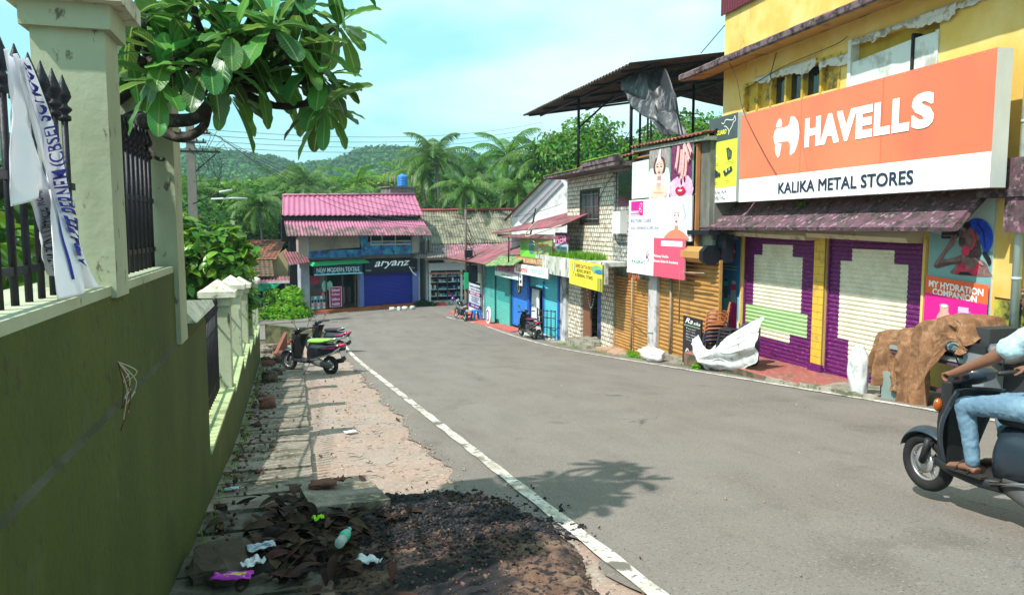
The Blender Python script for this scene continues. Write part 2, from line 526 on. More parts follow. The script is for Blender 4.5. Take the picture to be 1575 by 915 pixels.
def _vor(sc, wob, w0, w1, msc, m0, m1, colr):
    global src
    nz = N.new('ShaderNodeTexNoise'); nz.inputs['Scale'].default_value = 1.6; nz.inputs['Detail'].default_value = 6; L.new(tc_.outputs['Object'], nz.inputs['Vector'])
    ad = N.new('ShaderNodeMix'); ad.data_type = 'RGBA'; ad.blend_type = 'ADD'; ad.inputs[0].default_value = wob; L.new(tc_.outputs['Object'], ad.inputs[6]); L.new(nz.outputs['Color'], ad.inputs[7])
    vo = N.new('ShaderNodeTexVoronoi'); vo.feature = 'DISTANCE_TO_EDGE'; vo.inputs['Scale'].default_value = sc; L.new(ad.outputs[2], vo.inputs['Vector'])
    r1 = N.new('ShaderNodeMapRange'); L.new(vo.outputs['Distance'], r1.inputs[0]); r1.inputs[1].default_value = w1; r1.inputs[2].default_value = w0
    mz = N.new('ShaderNodeTexNoise'); mz.inputs['Scale'].default_value = msc; L.new(tc_.outputs['Object'], mz.inputs['Vector'])
    r2 = N.new('ShaderNodeMapRange'); L.new(mz.outputs['Fac'], r2.inputs[0]); r2.inputs[1].default_value = m0; r2.inputs[2].default_value = m1
    mu = N.new('ShaderNodeMath'); mu.operation = 'MULTIPLY'; L.new(r1.outputs[0], mu.inputs[0]); L.new(r2.outputs[0], mu.inputs[1])
    mx = N.new('ShaderNodeMix'); mx.data_type = 'RGBA'; L.new(mu.outputs[0], mx.inputs[0]); L.new(src, mx.inputs[6]); mx.inputs[7].default_value = (*colr, 1); src = mx.outputs[2]
_vor(.55, .8, .0, .007, .35, .60, .66, (.05, .045, .04))
_vor(1.7, .5, .0, .012, .5, .66, .72, (.06, .055, .05))
L.new(src, bs_.inputs['Base Color'])
mb.build('road', asphalt, kind='structure')
# edge lines
def stripe(name, fx, y0, y1, wd, lift=.016):
    mb = MB(); n = int((y1 - y0) / .12)
    def fn(u, v):
        y = y0 + (y1 - y0) * v; x = fx(y) + (u - .5) * wd + .006 * math.sin(y * 7 + u * 3)
        return (x, y, rz(x, y) + lift)
    mb.sheet(fn, 1, n); return mb.build(name, white_line, kind='structure')
stripe('road_marking_line', lambda y: 1.93 - .013 * y + (.0 if y < 20 else 0) , -3, 29.5, .115)
stripe('road_marking_line', lambda y: 8.2 + .05 * math.sin(y * .2) - (.9 * sm((y - 33) / 5)), -3, 37.6, .12)

# verge between footpath and asphalt
mb = MB()
def vf(u, v):
    y = -4 + 33.2 * v; x = .08 + u * (road_l(y) + .05 - .08) 
    b = .0
    if y < 0: b = .07 * sm((6.6 - y) / 1.2) * math.sin(math.pi * min(1, max(0, u)))
    return (x, y, G(y) + .012 * noise.noise((x * 2, y * 2, 3)) - .004 + b)
mb.sheet(vf, 12, 260)
mb.build('verge', verge_m, kind='structure')

# right hand apron between edge line and shops
apron_m = mat('apron_concrete', (.27, .25, .21), .93, .18, 1.3, bump=.6, bscale=25,
              dirts=[((.17, .15, .12), .45, 1.5, (1, .5, 1), .25), ((.09, .11, .04), .3, 2.4), ((.34, .30, .25), .35, 8)])
mb = MB()
def af(u, v):
    y = -2 + 41.5 * v; x = 8.66 + u * 3.0
    return (x, y, G(y) + .015 + .05 * u + .012 * noise.noise((x * 2, y * 2, 9)))
mb.sheet(af, 10, 240)
mb.build('pavement', apron_m, kind='structure')

# footpath of concrete drain covers
mb = MB(); y = 1.0; k = 0
while y < 28:
    ln = rng.choice([.42, .45, .48, .5]); tl = rng.uniform(-.012, .012); dz = rng.uniform(-.008, .01)
    if 5.0 < y < 5.9: dz -= .03
    x0, x1 = -.9 - (.0 if y < 10 else .023 * (y - 10)), .1 + rng.uniform(-.012, .012)
    z0, z1 = G(y) + .07 + dz, G(y + ln) + .07 + dz + tl * .4
    mb.hexa([(x0, y, z0 - .2), (x1, y, z0 - .2), (x1, y + ln - .015, z1 - .2), (x0, y + ln - .015, z1 - .2),
             (x0, y, z0 - tl), (x1, y, z0 + tl), (x1, y + ln - .015, z1 + tl), (x0, y + ln - .015, z1 - tl)])
    y += ln + (.02 if k % 3 else .035); k += 1
wet = mat('damp_dirty_paver', (.10, .085, .06), .7, .3, 2, bump=.6, bscale=28, spec=.4, dirts=[((.035, .035, .022), .5, 2.0, (1, 1, 1), .25), ((.20, .16, .12), .33, 3.5, (1, 1, 1), .2), ((.03, .025, .02), .3, 30)])
for i in range(len(mb.f)):
    y_ = min(mb.v[j][1] for j in mb.f[i])
    if y_ < 6.15: mb.m[i] = 1
mb.build('footpath', [slab_m, wet], kind='structure')

# ================================================================ LEFT BOUNDARY WALL
wall_olive = mat('olive_wall_paint', (.058, .084, .012), .85, .12, .8, bump=.6, bscale=26,
                 dirts=[((.095, .115, .055), .27, 3.2, (1, 1, .8), .08), ((.034, .04, .018), .26, 1.3, (1, 1, .3), .3), ((.046, .064, .012), .42, .9, (1, 1, .5), .45), ((.085, .105, .02), .32, 1.6, (1, 1, .6), .45), ((.05, .05, .025), .27, 30, (1, 1, .5), .05)])
sage = mat('sage_pillar_paint', (.42, .46, .33), .85, .07, 1.5, bump=.4, bscale=16,
           dirts=[((.30, .33, .22), .4, 1.5, (1, 1, .4), .3), ((.12, .12, .08), .23, 14, (1, 1, .5), .05)])
cap_m = mat('pale_cap_paint', (.62, .61, .50), .85, .06, 2, bump=.4, bscale=20, dirts=[((.33, .31, .23), .33, 2.6, (1, 1, 1), .25), ((.16, .15, .11), .24, 12)])
groove_m = mat('weathered_ledge', (.075, .08, .05), .95, .2, 3, bump=.6, bscale=25, dirts=[((.05, .055, .03), .45, 4)])
iron = mat('black_iron', (.006, .007, .015), .5, .3, 20, bump=.25, bscale=60, spec=.35, dirt=((.03, .018, .014), .2, 14))

WX = -.74
def fx(y): return WX if y < 9 else WX - .025 * (y - 9)
def wall_run(mb, y0, y1, x_off, wid, zb, zt, mi=0, n=None):
    """wall strip whose street face follows fx"""
    n = n or max(1, int((y1 - y0) / 1.0))
    for i in range(n):
        a, b = y0 + (y1 - y0) * i / n, y0 + (y1 - y0) * (i + 1) / n
        za, zb_ = (zb(a), zb(b)) if callable(zb) else (zb, zb)
        ta, tb = (zt(a), zt(b)) if callable(zt) else (zt, zt)
        mb.hexa([(fx(a) + x_off - wid, a, za), (fx(a) + x_off, a, za), (fx(b) + x_off, b, zb_), (fx(b) + x_off - wid, b, zb_),
                 (fx(a) + x_off - wid, a, ta), (fx(a) + x_off, a, ta), (fx(b) + x_off, b, tb), (fx(b) + x_off - wid, b, tb)], mi)

bw = thing('boundary_wall', 'tall olive green plastered wall with sage pillars along the footpath', 'wall', (WX, 1, G(1)))
mb = MB()
wall_run(mb, -4, 6.66, 0, .36, lambda y: G(y) - .6, .93, 0, 6)
# weathered ledge between the proud plinth and the upper wall
mb.add([(WX, -4, .93), (WX, 5.5, .93), (WX - .016, 5.5, .952), (WX - .016, -4, .952)], [(0, 1, 2, 3)], 1)
mb.add([(WX, 5.5, .93), (WX - .36, 5.5, .93), (WX - .36, 5.5, .952), (WX - .016, 5.5, .952)], [(0, 1, 2, 3)], 1)
mb.box(WX - .36, WX - .016, -4, 5.5, .931, 1.41, 0)
mb.build('wall_face', [wall_olive, groove_m], bw)
mb = MB(); mb.box(WX - .38, WX - .015, -4, 5.18, 1.41, 1.45)
mb.build('coping', sage, bw)
def pillar(par, y0, y1, x1, wid, zb, zt, capk='flat', body=sage):
    mb = MB()
    mb.box(x1 - wid, x1, y0, y1, zb, zt)
    e = .03
    mb.box(x1 - wid - e, x1 + e, y0 - e, y1 + e, zt, zt + .1)
    sh = mb.build('pillar', body, par)
    mb = MB(); o = .085 if capk == 'flat' else .075
    z = zt + .1; h = .07
    X0, X1, Y0, Y1 = x1 - wid - o, x1 + o, y0 - o, y1 + o
    mb.box(X0, X1, Y0, Y1, z, z + h)
    cx, cy = (X0 + X1) / 2, (Y0 + Y1) / 2
    q = .012; hz = .10 if capk == 'flat' else .14
    mb.add([(X0 + q, Y0 + q, z + h), (X1 - q, Y0 + q, z + h), (X1 - q, Y1 - q, z + h), (X0 + q, Y1 - q, z + h), (cx, cy, z + h + hz)],
           [(0, 1, 4), (1, 2, 4), (2, 3, 4), (3, 0, 4)])
    mb.build('cap', cap_m, sh)
    return sh
pillar(bw, .35, .58, WX + .006, .27, 1.4, 2.50)
pillar(bw, 3.50, 3.74, WX + .006, .27, 1.4, 2.50)
# end pillar whose street face runs down to the ledge
p2_ = pillar(bw, 5.2, 5.5, WX + .012, .30, 1.40, 2.50)
mb = MB(); mb.box(WX - .3, WX + .013, 5.2, 5.503, .94, 1.4); mb.build('pilaster_foot', sage, bw)
# short block with slanted coping, just past the end pillar
mb = MB(); mb.box(WX - .30, WX - .004, 5.503, 6.64, .93, 1.04); mb.build('low_block', wall_olive, bw)
mb = MB()
mb.hexa([(WX - .4, 5.51, 1.04), (WX + .07, 5.51, 1.04), (WX + .07, 6.72, 1.04), (WX - .4, 6.72, 1.04),
         (WX - .33, 5.51, 1.20), (WX - .06, 5.51, 1.20), (WX + .05, 6.72, 1.09), (WX - .38, 6.72, 1.09)])
mb.build('block_coping', cap_m, bw)

def spear(mb, x, y, zb, zt, r=.0085):
    mb.tube([(x, y, zb), (x, y, zt)], r, 8)
    mb.lathe((x, y, zt), [(r, -.05), (r * 2.0, -.045), (r * 2.0, -.03), (r * 1.1, -.022), (r * 2.2, -.008), (r * 2.4, .0), (r * 1.2, .012), (r * 1.1, .02), (r * 2.3, .045), (r * 2.0, .065), (r * .9, .10), (r * .15, .13)], 8)
# upper railings : three panels; every bar its own part would be far too many, a panel is one ironwork piece
def railing(par, ys, x, zb, zt, rails, r=.0085):
    mb = MB()
    for y in ys:
        xx = fx(y) + x
        spear(mb, xx, y, zb(y) if callable(zb) else zb, zt(y) if callable(zt) else zt, r)
    a, b = ys[0] - .08, ys[-1] + .08
    for rz_ in rails:
        f = (lambda y: rz_(y)) if callable(rz_) else (lambda y: rz_)
        mb.hexa([(fx(a) + x - .006, a, f(a) - .014), (fx(a) + x + .006, a, f(a) - .014), (fx(b) + x + .006, b, f(b) - .014), (fx(b) + x - .006, b, f(b) - .014),
                 (fx(a) + x - .006, a, f(a) + .014), (fx(a) + x + .006, a, f(a) + .014), (fx(b) + x + .006, b, f(b) + .014), (fx(b) + x - .006, b, f(b) + .014)])
    return mb.build('railing', iron, par)
railing(bw, [.74 + .131 * i for i in range(21)], -.12, 1.44, 2.16, [1.56, 1.86], .0125)
railing(bw, [3.86 + .125 * i for i in range(11)], -.12, 1.44, 2.16, [1.56, 1.86], .0125)
railing(bw, [-3.8 + .139 * i for i in range(29)], -.12, 1.44, 2.16, [1.56, 1.86], .0125)

# rope / wire tuft hanging from a nail hole on the wall
mb = MB()
for k, (dy, dz) in enumerate([(.0, -.2), (.02, -.25), (.05, -.17), (-.03, -.28), (.09, -.2), (.04, -.1)]):
    mb.tube(spline([(WX + .012, 3.42, 1.14), (WX + .03 + .01 * k, 3.42 + dy * .6, 1.14 + dz * .5), (WX + .02, 3.42 + dy, 1.14 + dz), (WX + .035, 3.42 + dy * 2.2, 1.14 + dz + .03)], 4, False), .0022, 5, 0 if k % 3 else 1)
mb.build('twine', [mat('pale_twine', (.55, .5, .38), .8), mat('red_rag', (.16, .04, .03), .9)],
         label='tuft of pale and red twine hanging from a hole in the green wall', cat='string')

# ---------------- lower fence following the slope
lf = thing('fence', 'low olive wall with pyramid capped sage pillars and black spear railings going downhill', 'fence', (WX, 7, G(7)))
PY = [9.30, 12.0, 14.7, 17.4, 20.1, 22.8]
def dz_(y):        # stepped top of the dwarf wall
    if y < 9.5: return -.19
    if y < 12.2: return -.27
    if y < 14.9: return -.48
    if y < 17.6: return -.70
    if y < 20.3: return -.93
    return -1.15
steps = [6.66, 9.5, 12.2, 14.9, 17.6, 20.3, 23.1]
mb = MB()
for a, b in zip(steps, steps[1:]):
    n = 3
    for i in range(n):
        p, q = a + (b - a) * i / n, a + (b - a) * (i + 1) / n
        if i: p -= 0
        za, zb_ = G(p) - .5, G(q) - .5; t = dz_(a + .1) - .03
        mb.hexa([(fx(p) - .34, p, za), (fx(p), p, za), (fx(q), q, zb_), (fx(q) - .34, q, zb_), (fx(p) - .34, p, t), (fx(p), p, t), (fx(q), q, t), (fx(q) - .34, q, t)])
mb.build('dwarf_wall', wall_olive, lf)
mb = MB()
for a, b in zip(steps, steps[1:]):
    t = dz_(a + .1)
    mb.hexa([(fx(a) - .36, a, t - .03), (fx(a) + .012, a, t - .03), (fx(b) + .012, b - .002, t - .03), (fx(b) - .36, b - .002, t - .03),
             (fx(a) - .36, a, t), (fx(a) + .012, a, t), (fx(b) + .012, b - .002, t), (fx(b) - .36, b - .002, t)])
mb.build('coping', mat('lime_coping_paint', (.40, .47, .24), .85, .08, 2, bump=.3, bscale=20, dirt=((.2, .22, .1), .35, 3)), lf)
for i, y in enumerate(PY):
    zt = [.78, .66, .47, .31, .16, .02][i]
    pillar(lf, y, y + .24, fx(y) - .02, .26, dz_(y + .05), zt, 'pyr')
bays = [(6.72, 9.3)] + [(PY[i] + .24, PY[i + 1]) for i in range(5)]
for i, (a, b) in enumerate(bays):
    n = int((b - a) / .125); ys_ = [a + .07 + (b - a - .14) * k / (n - 1) for k in range(n)]
    zt = [.80, .58, .40, .24, .08, -.07][i] - .03
    railing(lf, ys_, -.16, dz_((a + b) / 2) - .01, zt, [dz_((a + b) / 2) + .12, zt - .22], .009)

# banner tied to the railing
cloth_w = mat('banner_cloth', (.80, .80, .86), .6, .04, 3, trans=.25)
ink = paint((30, 40, 150)); 
def _pl(tab, v):
    i = v * (len(tab) - 1); k = int(min(i, len(tab) - 2)); t = i - k
    return Vector(tab[k]).lerp(Vector(tab[k + 1]), t)
def strip(Lt, Rt, xf):
    Ls, Rs = spline(Lt, 6, False), spline(Rt, 6, False)
    def fn(u, v):
        p = _pl(Ls, v).lerp(_pl(Rs, v), u)
        x0 = xf(v); k = abs(x0) / .86; p = Vector((p[0] * k, EYE + (p[1] - EYE) * k))
        x = x0 + .011 * math.sin(u * 8 + v * 5) * (.4 + v) + .012 * noise.noise((u * 4, v * 5, 1))
        return Vector((x, p[0] + .006 * noise.noise((v * 5, u * 2, 2)), p[1] + .006 * math.sin(u * 6 + v * 4)))
    return fn
banner_fn = strip([(2.82, 2.25), (2.95, 2.03), (3.09, 1.84), (3.15, 1.68), (3.20, 1.43)], [(2.95, 2.27), (3.17, 2.10), (3.39, 1.86), (3.55, 1.60), (3.74, 1.43)], lambda v: -.80 + .06 * sm((v - .5) * 2))
fold2_fn = strip([(2.74, 2.25), (2.75, 2.04), (2.77, 1.77)], [(2.85, 2.25), (2.98, 2.03), (3.13, 1.84)], lambda v: -.815 + .02 * v)
bn = thing('banner', 'crumpled white printed banner with blue letters tied to the spear railing', 'banner', (-.85, 2.5, 1.46))
mb = MB(); mb.sheet(banner_fn, 26, 70, (.0015, 0, 0))
mb.build('cloth', cloth_w, bn)
mb = MB(); mb.sheet(fold2_fn, 16, 40, (.0015, 0, 0)); mb.build('loose_fold', cloth_w, bn)
# lettering running down the strip, riding on the cloth
def ride(u, v, l):
    p = banner_fn(u, v); a = banner_fn(min(u + .01, 1), v) - p; b = banner_fn(u, min(1, v + .01)) - p
    n = a.cross(b).normalized()
    if n.x < 0: n = -n
    return p + n * l
def bannertext(txt, u0, u1, v0, v1, name, m, bold=.02, shear=.15):
    v, f = text2d(txt, bold, shear)
    mb = MB(); 
    # letters read upwards along the strip: text x runs from bottom (v1) to top (v0), text y towards smaller u
    sub = [ride(u1 - (u1 - u0) * y, v1 + (v0 - v1) * x, .013) for x, y in v]
    mb.add(sub, f); return mb.build(name, m, bn)
bannertext('ATRAZEE PERNEM (CBSE) SCHOOL', .34, .92, .03, .86, 'lettering', ink)
mb = MB(); mb.sheet(lambda a, v: ride(.24 + .035 * a, .01 + .9 * v, .006), 1, 60); mb.build('blue_rule', ink, bn)
# inner fold showing the smaller print
fold_fn = strip([(2.88, 1.81), (2.97, 1.65), (3.09, 1.53)], [(3.12, 1.85), (3.2, 1.7), (3.25, 1.50)], lambda v: -.835)
mb = MB(); mb.sheet(fold_fn, 12, 20, (.0015, 0, 0)); mb.build('inner_fold', mat('banner_grey', (.5, .5, .55), .6, .05, 4), bn)
v, f = text2d('PERNEM POST OFFICE ROAD', .01, .1)
mb = MB(); mb.add([fold_fn(.65 - .45 * y, .95 - .95 * x) + Vector((.006, 0, 0)) for x, y in v], f); mb.build('small_lettering', paint((40, 42, 70)), bn)
# ================================================================ RIGHT SIDE SHOPS
yellow_w = mat('yellow_plaster', (.74, .50, .13), .85, .05, 1.2, bump=.25, bscale=20,
               dirts=[((.62, .38, .08), .4, .7, (1, 1, .6), .4), ((.33, .22, .09), .19, 3.0, (1, 1, .35), .1), ((.78, .60, .25), .35, 1.2, (1, 1, 1), .3)])
chajja = mat('dirty_purple_concrete', (.20, .085, .13), .93, .25, 4, bump=.9, bscale=14, stretch=(1, 1, 1),
             dirts=[((.035, .028, .028), .56, 4, (1, 1, 1), .25), ((.09, .075, .07), .42, 14, (1, 1, 1), .12), ((.30, .17, .22), .3, 9, (1, 1, 1), .1)])
ledge_m = mat('black_mould_concrete', (.19, .15, .15), .93, .25, 5, bump=.7, bscale=18, dirts=[((.04, .03, .035), .52, 5, (1, 1, 1), .15), ((.22, .10, .14), .32, 9)])
soffit = mat('orange_soffit', (.45, .24, .07), .9, .1, 2, dirt=((.2, .1, .04), .35, 2))
purple = mat('purple_shutter_paint', (.115, .012, .105), .45, .12, 5, bump=.2, bscale=30, dirts=[((.28, .06, .24), .3, 12, (1, 1, 3), .1)])
cream = mat('cream_shutter_paint', (.74, .70, .54), .5, .06, 5, bump=.15, bscale=25, dirts=[((.55, .50, .36), .30, 2, (1, 1, 1), .35), ((.5, .42, .27), .24, 14, (1, 1, 4), .2)])
pgreen = mat('pale_green_shutter_paint', (.34, .52, .24), .5, .08, 6)
brown_sh = mat('brown_shutter_paint', (.43, .225, .06), .42, .1, 5, bump=.15, bscale=25, spec=.5, dirts=[((.27, .13, .04), .32, 3, (1, 1, 2), .35)])
red_floor = mat('red_oxide_step', (.34, .10, .085), .75, .15, 3, bump=.4, bscale=20, dirts=[((.18, .10, .08), .42, 3), ((.38, .22, .18), .3, 10)])
red_face = mat('mossy_step_face', (.20, .12, .085), .92, .2, 4, bump=.6, bscale=20, dirts=[((.07, .07, .04), .46, 4)])
cream_box = mat('cream_shutter_box', (.60, .50, .33), .6, .07, 3, dirt=((.33, .25, .15), .33, 4))
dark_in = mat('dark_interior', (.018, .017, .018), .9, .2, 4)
steel = mat('galvanised_steel', (.45, .46, .47), .4, .08, 8, metal=.6)
F1 = Fr((9.829, 15.995), (9.48, 6.0))

def shutter(par, name, fr, s0, s1, z0, z1, n, mats, mfn=None, pitch=.082, dep=.016, label=None, ns=None):
    """roller shutter: interlocking curved slats"""
    mb = MB(); k = int((z1 - z0) / pitch); pr = []
    for i in range(k):
        for t, d in ((0, 0), (.12, .35), (.35, .9), (.6, 1), (.85, .6), (.97, .1)):
            pr.append((z0 + (i + t) * (z1 - z0) / k, d * dep, i))
    pr.append((z1, 0, k - 1))
    ns = ns or 1
    if mfn: cuts = sorted(set([s0, s1] + mfn('cuts')))
    else: cuts = [s0, s1]
    b = len(mb.v); w = len(cuts)
    for z, d, i in pr:
        for s in cuts: mb.v.append(tuple(fr.P(s, n + d, z)))
    for j in range(len(pr) - 1):
        for i in range(w - 1):
            mb.f.append([b + j * w + i, b + j * w + i + 1, b + (j + 1) * w + i + 1, b + (j + 1) * w + i])
            mb.m.append(mfn(((cuts[i] + cuts[i + 1]) / 2, pr[j][0] + .01)) if mfn else 0); mb.s.append(False)
    mb.fbox(fr, s0, s1, n - .01, n + dep + .012, z0 - .05, z0 + .002, mfn((s0 + .01, z0)) if mfn else 0)
    o = mb.build(name, mats, par, label=label)
    g = MB()
    g.fbox(fr, s0 - .035, s0, n - .02, n + .045, z0 - .04, z1); g.fbox(fr, s1, s1 + .035, n - .02, n + .045, z0 - .04, z1)
    pieces(g, 'guide_rail', mats[0], o)
    h = MB(); h.tube([fr.P((s0 + s1) / 2 - .07, n + .03, z0 + .16), fr.P((s0 + s1) / 2 - .07, n + .06, z0 + .16), fr.P((s0 + s1) / 2 + .07, n + .06, z0 + .16), fr.P((s0 + s1) / 2 + .07, n + .03, z0 + .16)], .007, 6)
    h.build('handle', iron, o)
    return o

# ---------------- yellow two storey shop
b1 = thing('yellow_shop_building', 'yellow plastered two storey shop with purple and cream roller shutters', 'building', F1.P(3, 0, G(12)))
mb = MB()
def wallp(s0, s1, z0, z1, n0=-.22, n1=0, mi=0): mb.fbox(F1, s0, s1, n0, n1, z0, z1, mi)
wallp(0, 1.10, -1.6, 1.62); wallp(3.66, 3.98, -1.6, 1.62); wallp(6.45, 12.5, -1.6, 2.3)
wallp(1.10, 3.66, 1.50, 1.62); wallp(3.98, 6.45, 1.50, 1.62)
wallp(0, 6.45, 1.62, 4.25)
# upper storey with two window openings
wallp(6.45, 12.5, 2.3, 5.35); wallp(0, .9, 4.25, 5.35); wallp(.9, 4.18, 4.88, 5.35); wallp(4.18, 4.45, 4.25, 5.35); wallp(4.45, 6.45, 4.95, 5.35)
wallp(0, 12.5, 5.35, 9.5)
mb.fbox(F1, 0, .22, -9, -.22, -1.6, 9.5)      # far side wall
mb.fbox(F1, 12.28, 12.5, -9, -.22, -1.6, 9.5)
mb.fbox(F1, 0, 12.5, -9.2, -9, -1.6, 9.5)
mb.build('wall', yellow_w, b1)
mb = MB(); mb.fbox(F1, -.3, 12.8, -9.4, .3, 9.5, 9.65); mb.build('roof_slab', ledge_m, b1)
mb = MB(); mb.fbox(F1, .3, 12.2, -1.2, -1.1, -1.6, 5.3); mb.build('dark_room', dark_in, b1)
# mouldy sun-shade ledge between the floors
mb = MB(); P = F1.P
n_ = 60
def led(u, v):
    s = -1.0 + 13.6 * u; a = v * 2 * math.pi
    return None
prof = [(0.0, 5.36), (.62, 5.27), (.66, 5.30), (.67, 5.40), (.62, 5.44), (0.0, 5.52)]
rings = []
for i in range(n_ + 1):
    s = -1.0 + 13.6 * i / n_
    rings.append([P(s, n + (.02 * noise.noise((s * 2.3, n * 3, z)) if n > .1 else -.02), z + .018 * noise.noise((s * 3.1, z * 5, 2)) + (0.0)) for n, z in prof])
mb.loft(rings, 0, True, False)
for i, f in enumerate(mb.f):
    if i % 6 == 0 and i < n_ * 6: mb.m[i] = 1
mb.build('upper_ledge', [ledge_m, soffit], b1)
mb = MB()
for i in range(34):
    s = -.05 + i * .11; mb.fbox(F1, s, s + .055, .06, .09, 6.62, 8.6); mb.fbox(F1, s + .055, s + .11, .075, .082, 6.62, 8.6)
mb.build('parapet_sheet', mat('maroon_sheet', (.13, .02, .035), .5, .1, 3), b1)
# windows of the upper floor
wf = mat('yellow_window_wood', (.55, .38, .05), .7, .15, 6, dirt=((.2, .13, .06), .35, 5))
glass = mat('dark_glass', (.012, .018, .02), .08, .1, 3, spec=.8)
white_pnl = mat('faded_white_board', (.66, .70, .68), .6, .05, 2, dirt=((.4, .4, .36), .33, 2))
rag = mat('torn_white_plastic', (.62, .60, .54), .6, .08, 5, bump=.3, bscale=12, dirt=((.3, .27, .2), .36, 5))
wn_ = MB()
for s in (.93, 1.45, 1.97, 2.5, 3.05, 3.62, 4.15): wn_.fbox(F1, s - .03, s + .03, -.16, .015, 4.2, 4.87)
wn_.fbox(F1, .9, 4.18, -.16, .02, 4.82, 4.88)
win = wn_.build('window', wf, b1)
mb = MB(); mb.fbox(F1, 1.99, 3.6, -.13, -.11, 4.2, 4.82); mb.build('glass_pane', glass, win)
mb = MB(); mb.fbox(F1, .96, 1.94, -.13, -.09, 4.2, 4.82); mb.fbox(F1, 3.65, 4.12, -.13, -.09, 4.2, 4.82); pieces(mb, 'shutter_leaf', wf, win)
wn_ = MB()
wn_.fbox(F1, 4.42, 4.50, -.14, .05, 4.0, 5.02); wn_.fbox(F1, 6.40, 6.46, -.14, .03, 4.0, 4.72); wn_.fbox(F1, 5.92, 5.965, -.12, .04, 4.0, 4.78, 1)
wn_2 = wn_; win = MB(); win.v, win.f, win.m, win.s = wn_2.v[:8], wn_2.f[:6], wn_2.m[:6], wn_2.s[:6]; win = win.build('window', [white_pnl], b1)
for q0 in (8, 16):
    q = MB(); q.v = wn_2.v[q0:q0 + 8]; k0 = q0 // 8 * 6; q.f = [[i - q0 for i in f] for f in wn_2.f[k0:k0 + 6]]; q.m = [0] * 6; q.s = [False] * 6; q.build('window_mullion', white_pnl if q0 == 8 else dark_in, win)
mb = MB(); mb.hexa([P(4.5, .01, 4.0), P(5.92, .01, 4.0), P(5.92, -.02, 4.0), P(4.5, -.02, 4.0), P(4.5, .01, 4.62), P(5.92, .01, 4.70), P(5.92, -.02, 4.70), P(4.5, -.02, 4.62)])
mb.fbox(F1, 5.97, 6.4, -.02, .01, 4.0, 4.70); mb.build('panel', white_pnl, win)
mb = MB(); mb.fbox(F1, 4.5, 6.4, -.16, -.13, 4.0, 4.95); mb.build('dark_opening', mat('yellow_blind', (.5, .33, .04), .8, .2, 3), win)
def ragged(par, s0, s1, zf, drop, seed, n=.03, label=None):
    mb = MB(); nu = 70
    def fn(u, v):
        s = s0 + (s1 - s0) * u
        d = drop * (.62 + .6 * noise.noise((s * 1.7 + seed, seed, 0)) + .35 * noise.noise((s * 7 + seed, 3, 0)))
        return P(s, n + .03 * noise.noise((s * 4, v * 3, seed)) + .02 * v, zf(s) - max(.04, d) * v)
    mb.sheet(fn, nu, 6, (.003, 0, 0)); mb.build('torn_plastic', rag, par, label=label)
ragged(b1, 4.46, 7.5, lambda s: 5.02 + .0 * s, .17, 2.2)
ragged(b1, 6.1, 6.8, lambda s: 5.03, .25, 5.2, .05)
ragged(b1, 1.35, 3.5, lambda s: 4.93, .26, 9.1)
ragged(b1, 3.6, 4.5, lambda s: 4.82, .30, 4.1)
# thin sagging wire and loose cable on the facade
mb = MB()
mb.tube(spline([P(.9, .5, 5.5), P(1.5, .55, 4.9), P(2.1, .72, 4.1), P(2.9, .74, 3.2), P(3.4, .74, 2.7)], 5, False), .006, 5)
mb.tube(spline([P(1.0, .04, 4.75), P(2.4, .06, 4.95), P(4.0, .05, 5.03), P(4.4, .05, 5.1)], 5, False), .007, 5)
mb.tube(spline([P(2.2, .05, 5.3), P(2.15, .1, 5.0), P(2.05, .08, 4.85), P(2.2, .08, 4.7)], 5, False), .009, 5)
mb.build('loose_cable', iron, b1)

# sloping concrete awning
mb = MB(); rings = []
for i in range(61):
    s = .05 + 7.55 * i / 60
    w = lambda a, k: .012 * noise.noise((s * 6, a * 3, k)) 
    e = -.25 * (0)
    rings.append([P(s + .0, .02, 2.20), P(s + .1 * (i / 60), .70 + w(1, 1), 1.64 + w(2, 2)), P(s + .1 * (i / 60), .78 + w(1, 5), 1.63 + w(3, 1)), P(s + .1 * (i / 60), .80 + w(5, 5), 1.69 + w(4, 1)), P(s, .35 + w(1, 9), 2.02 + w(1, 7)), P(s, .10 + w(1, 3), 2.25 + w(5, 2)), P(s, .02, 2.27)])
mb.loft(rings, 0, True, False)
mb.build('awning', chajja, b1)
mb = MB()
mb.fbox(F1, 7.62, 12.4, .0, .34, 2.10, 2.2); mb.build('side_ledge', ledge_m, b1)
mb = MB(); mb.fbox(F1, 8.05, 8.65, .005, .3, 1.62, 2.62); mb.build('purple_bracket', chajja, b1)
# shutter boxes
for a, b in ((.95, 3.75), (3.79, 6.35)):
    mb = MB(); rings = [[P(a, 0, 1.50), P(a, .30, 1.50), P(a, .34, 1.58), P(a, .30, 1.64), P(a, 0, 1.64)], [P(b, 0, 1.44), P(b, .30, 1.44), P(b, .34, 1.52), P(b, .30, 1.62), P(b, 0, 1.62)]]
    mb.loft(rings[::-1], 0, True, False); mb.build('shutter_box', cream_box, b1)
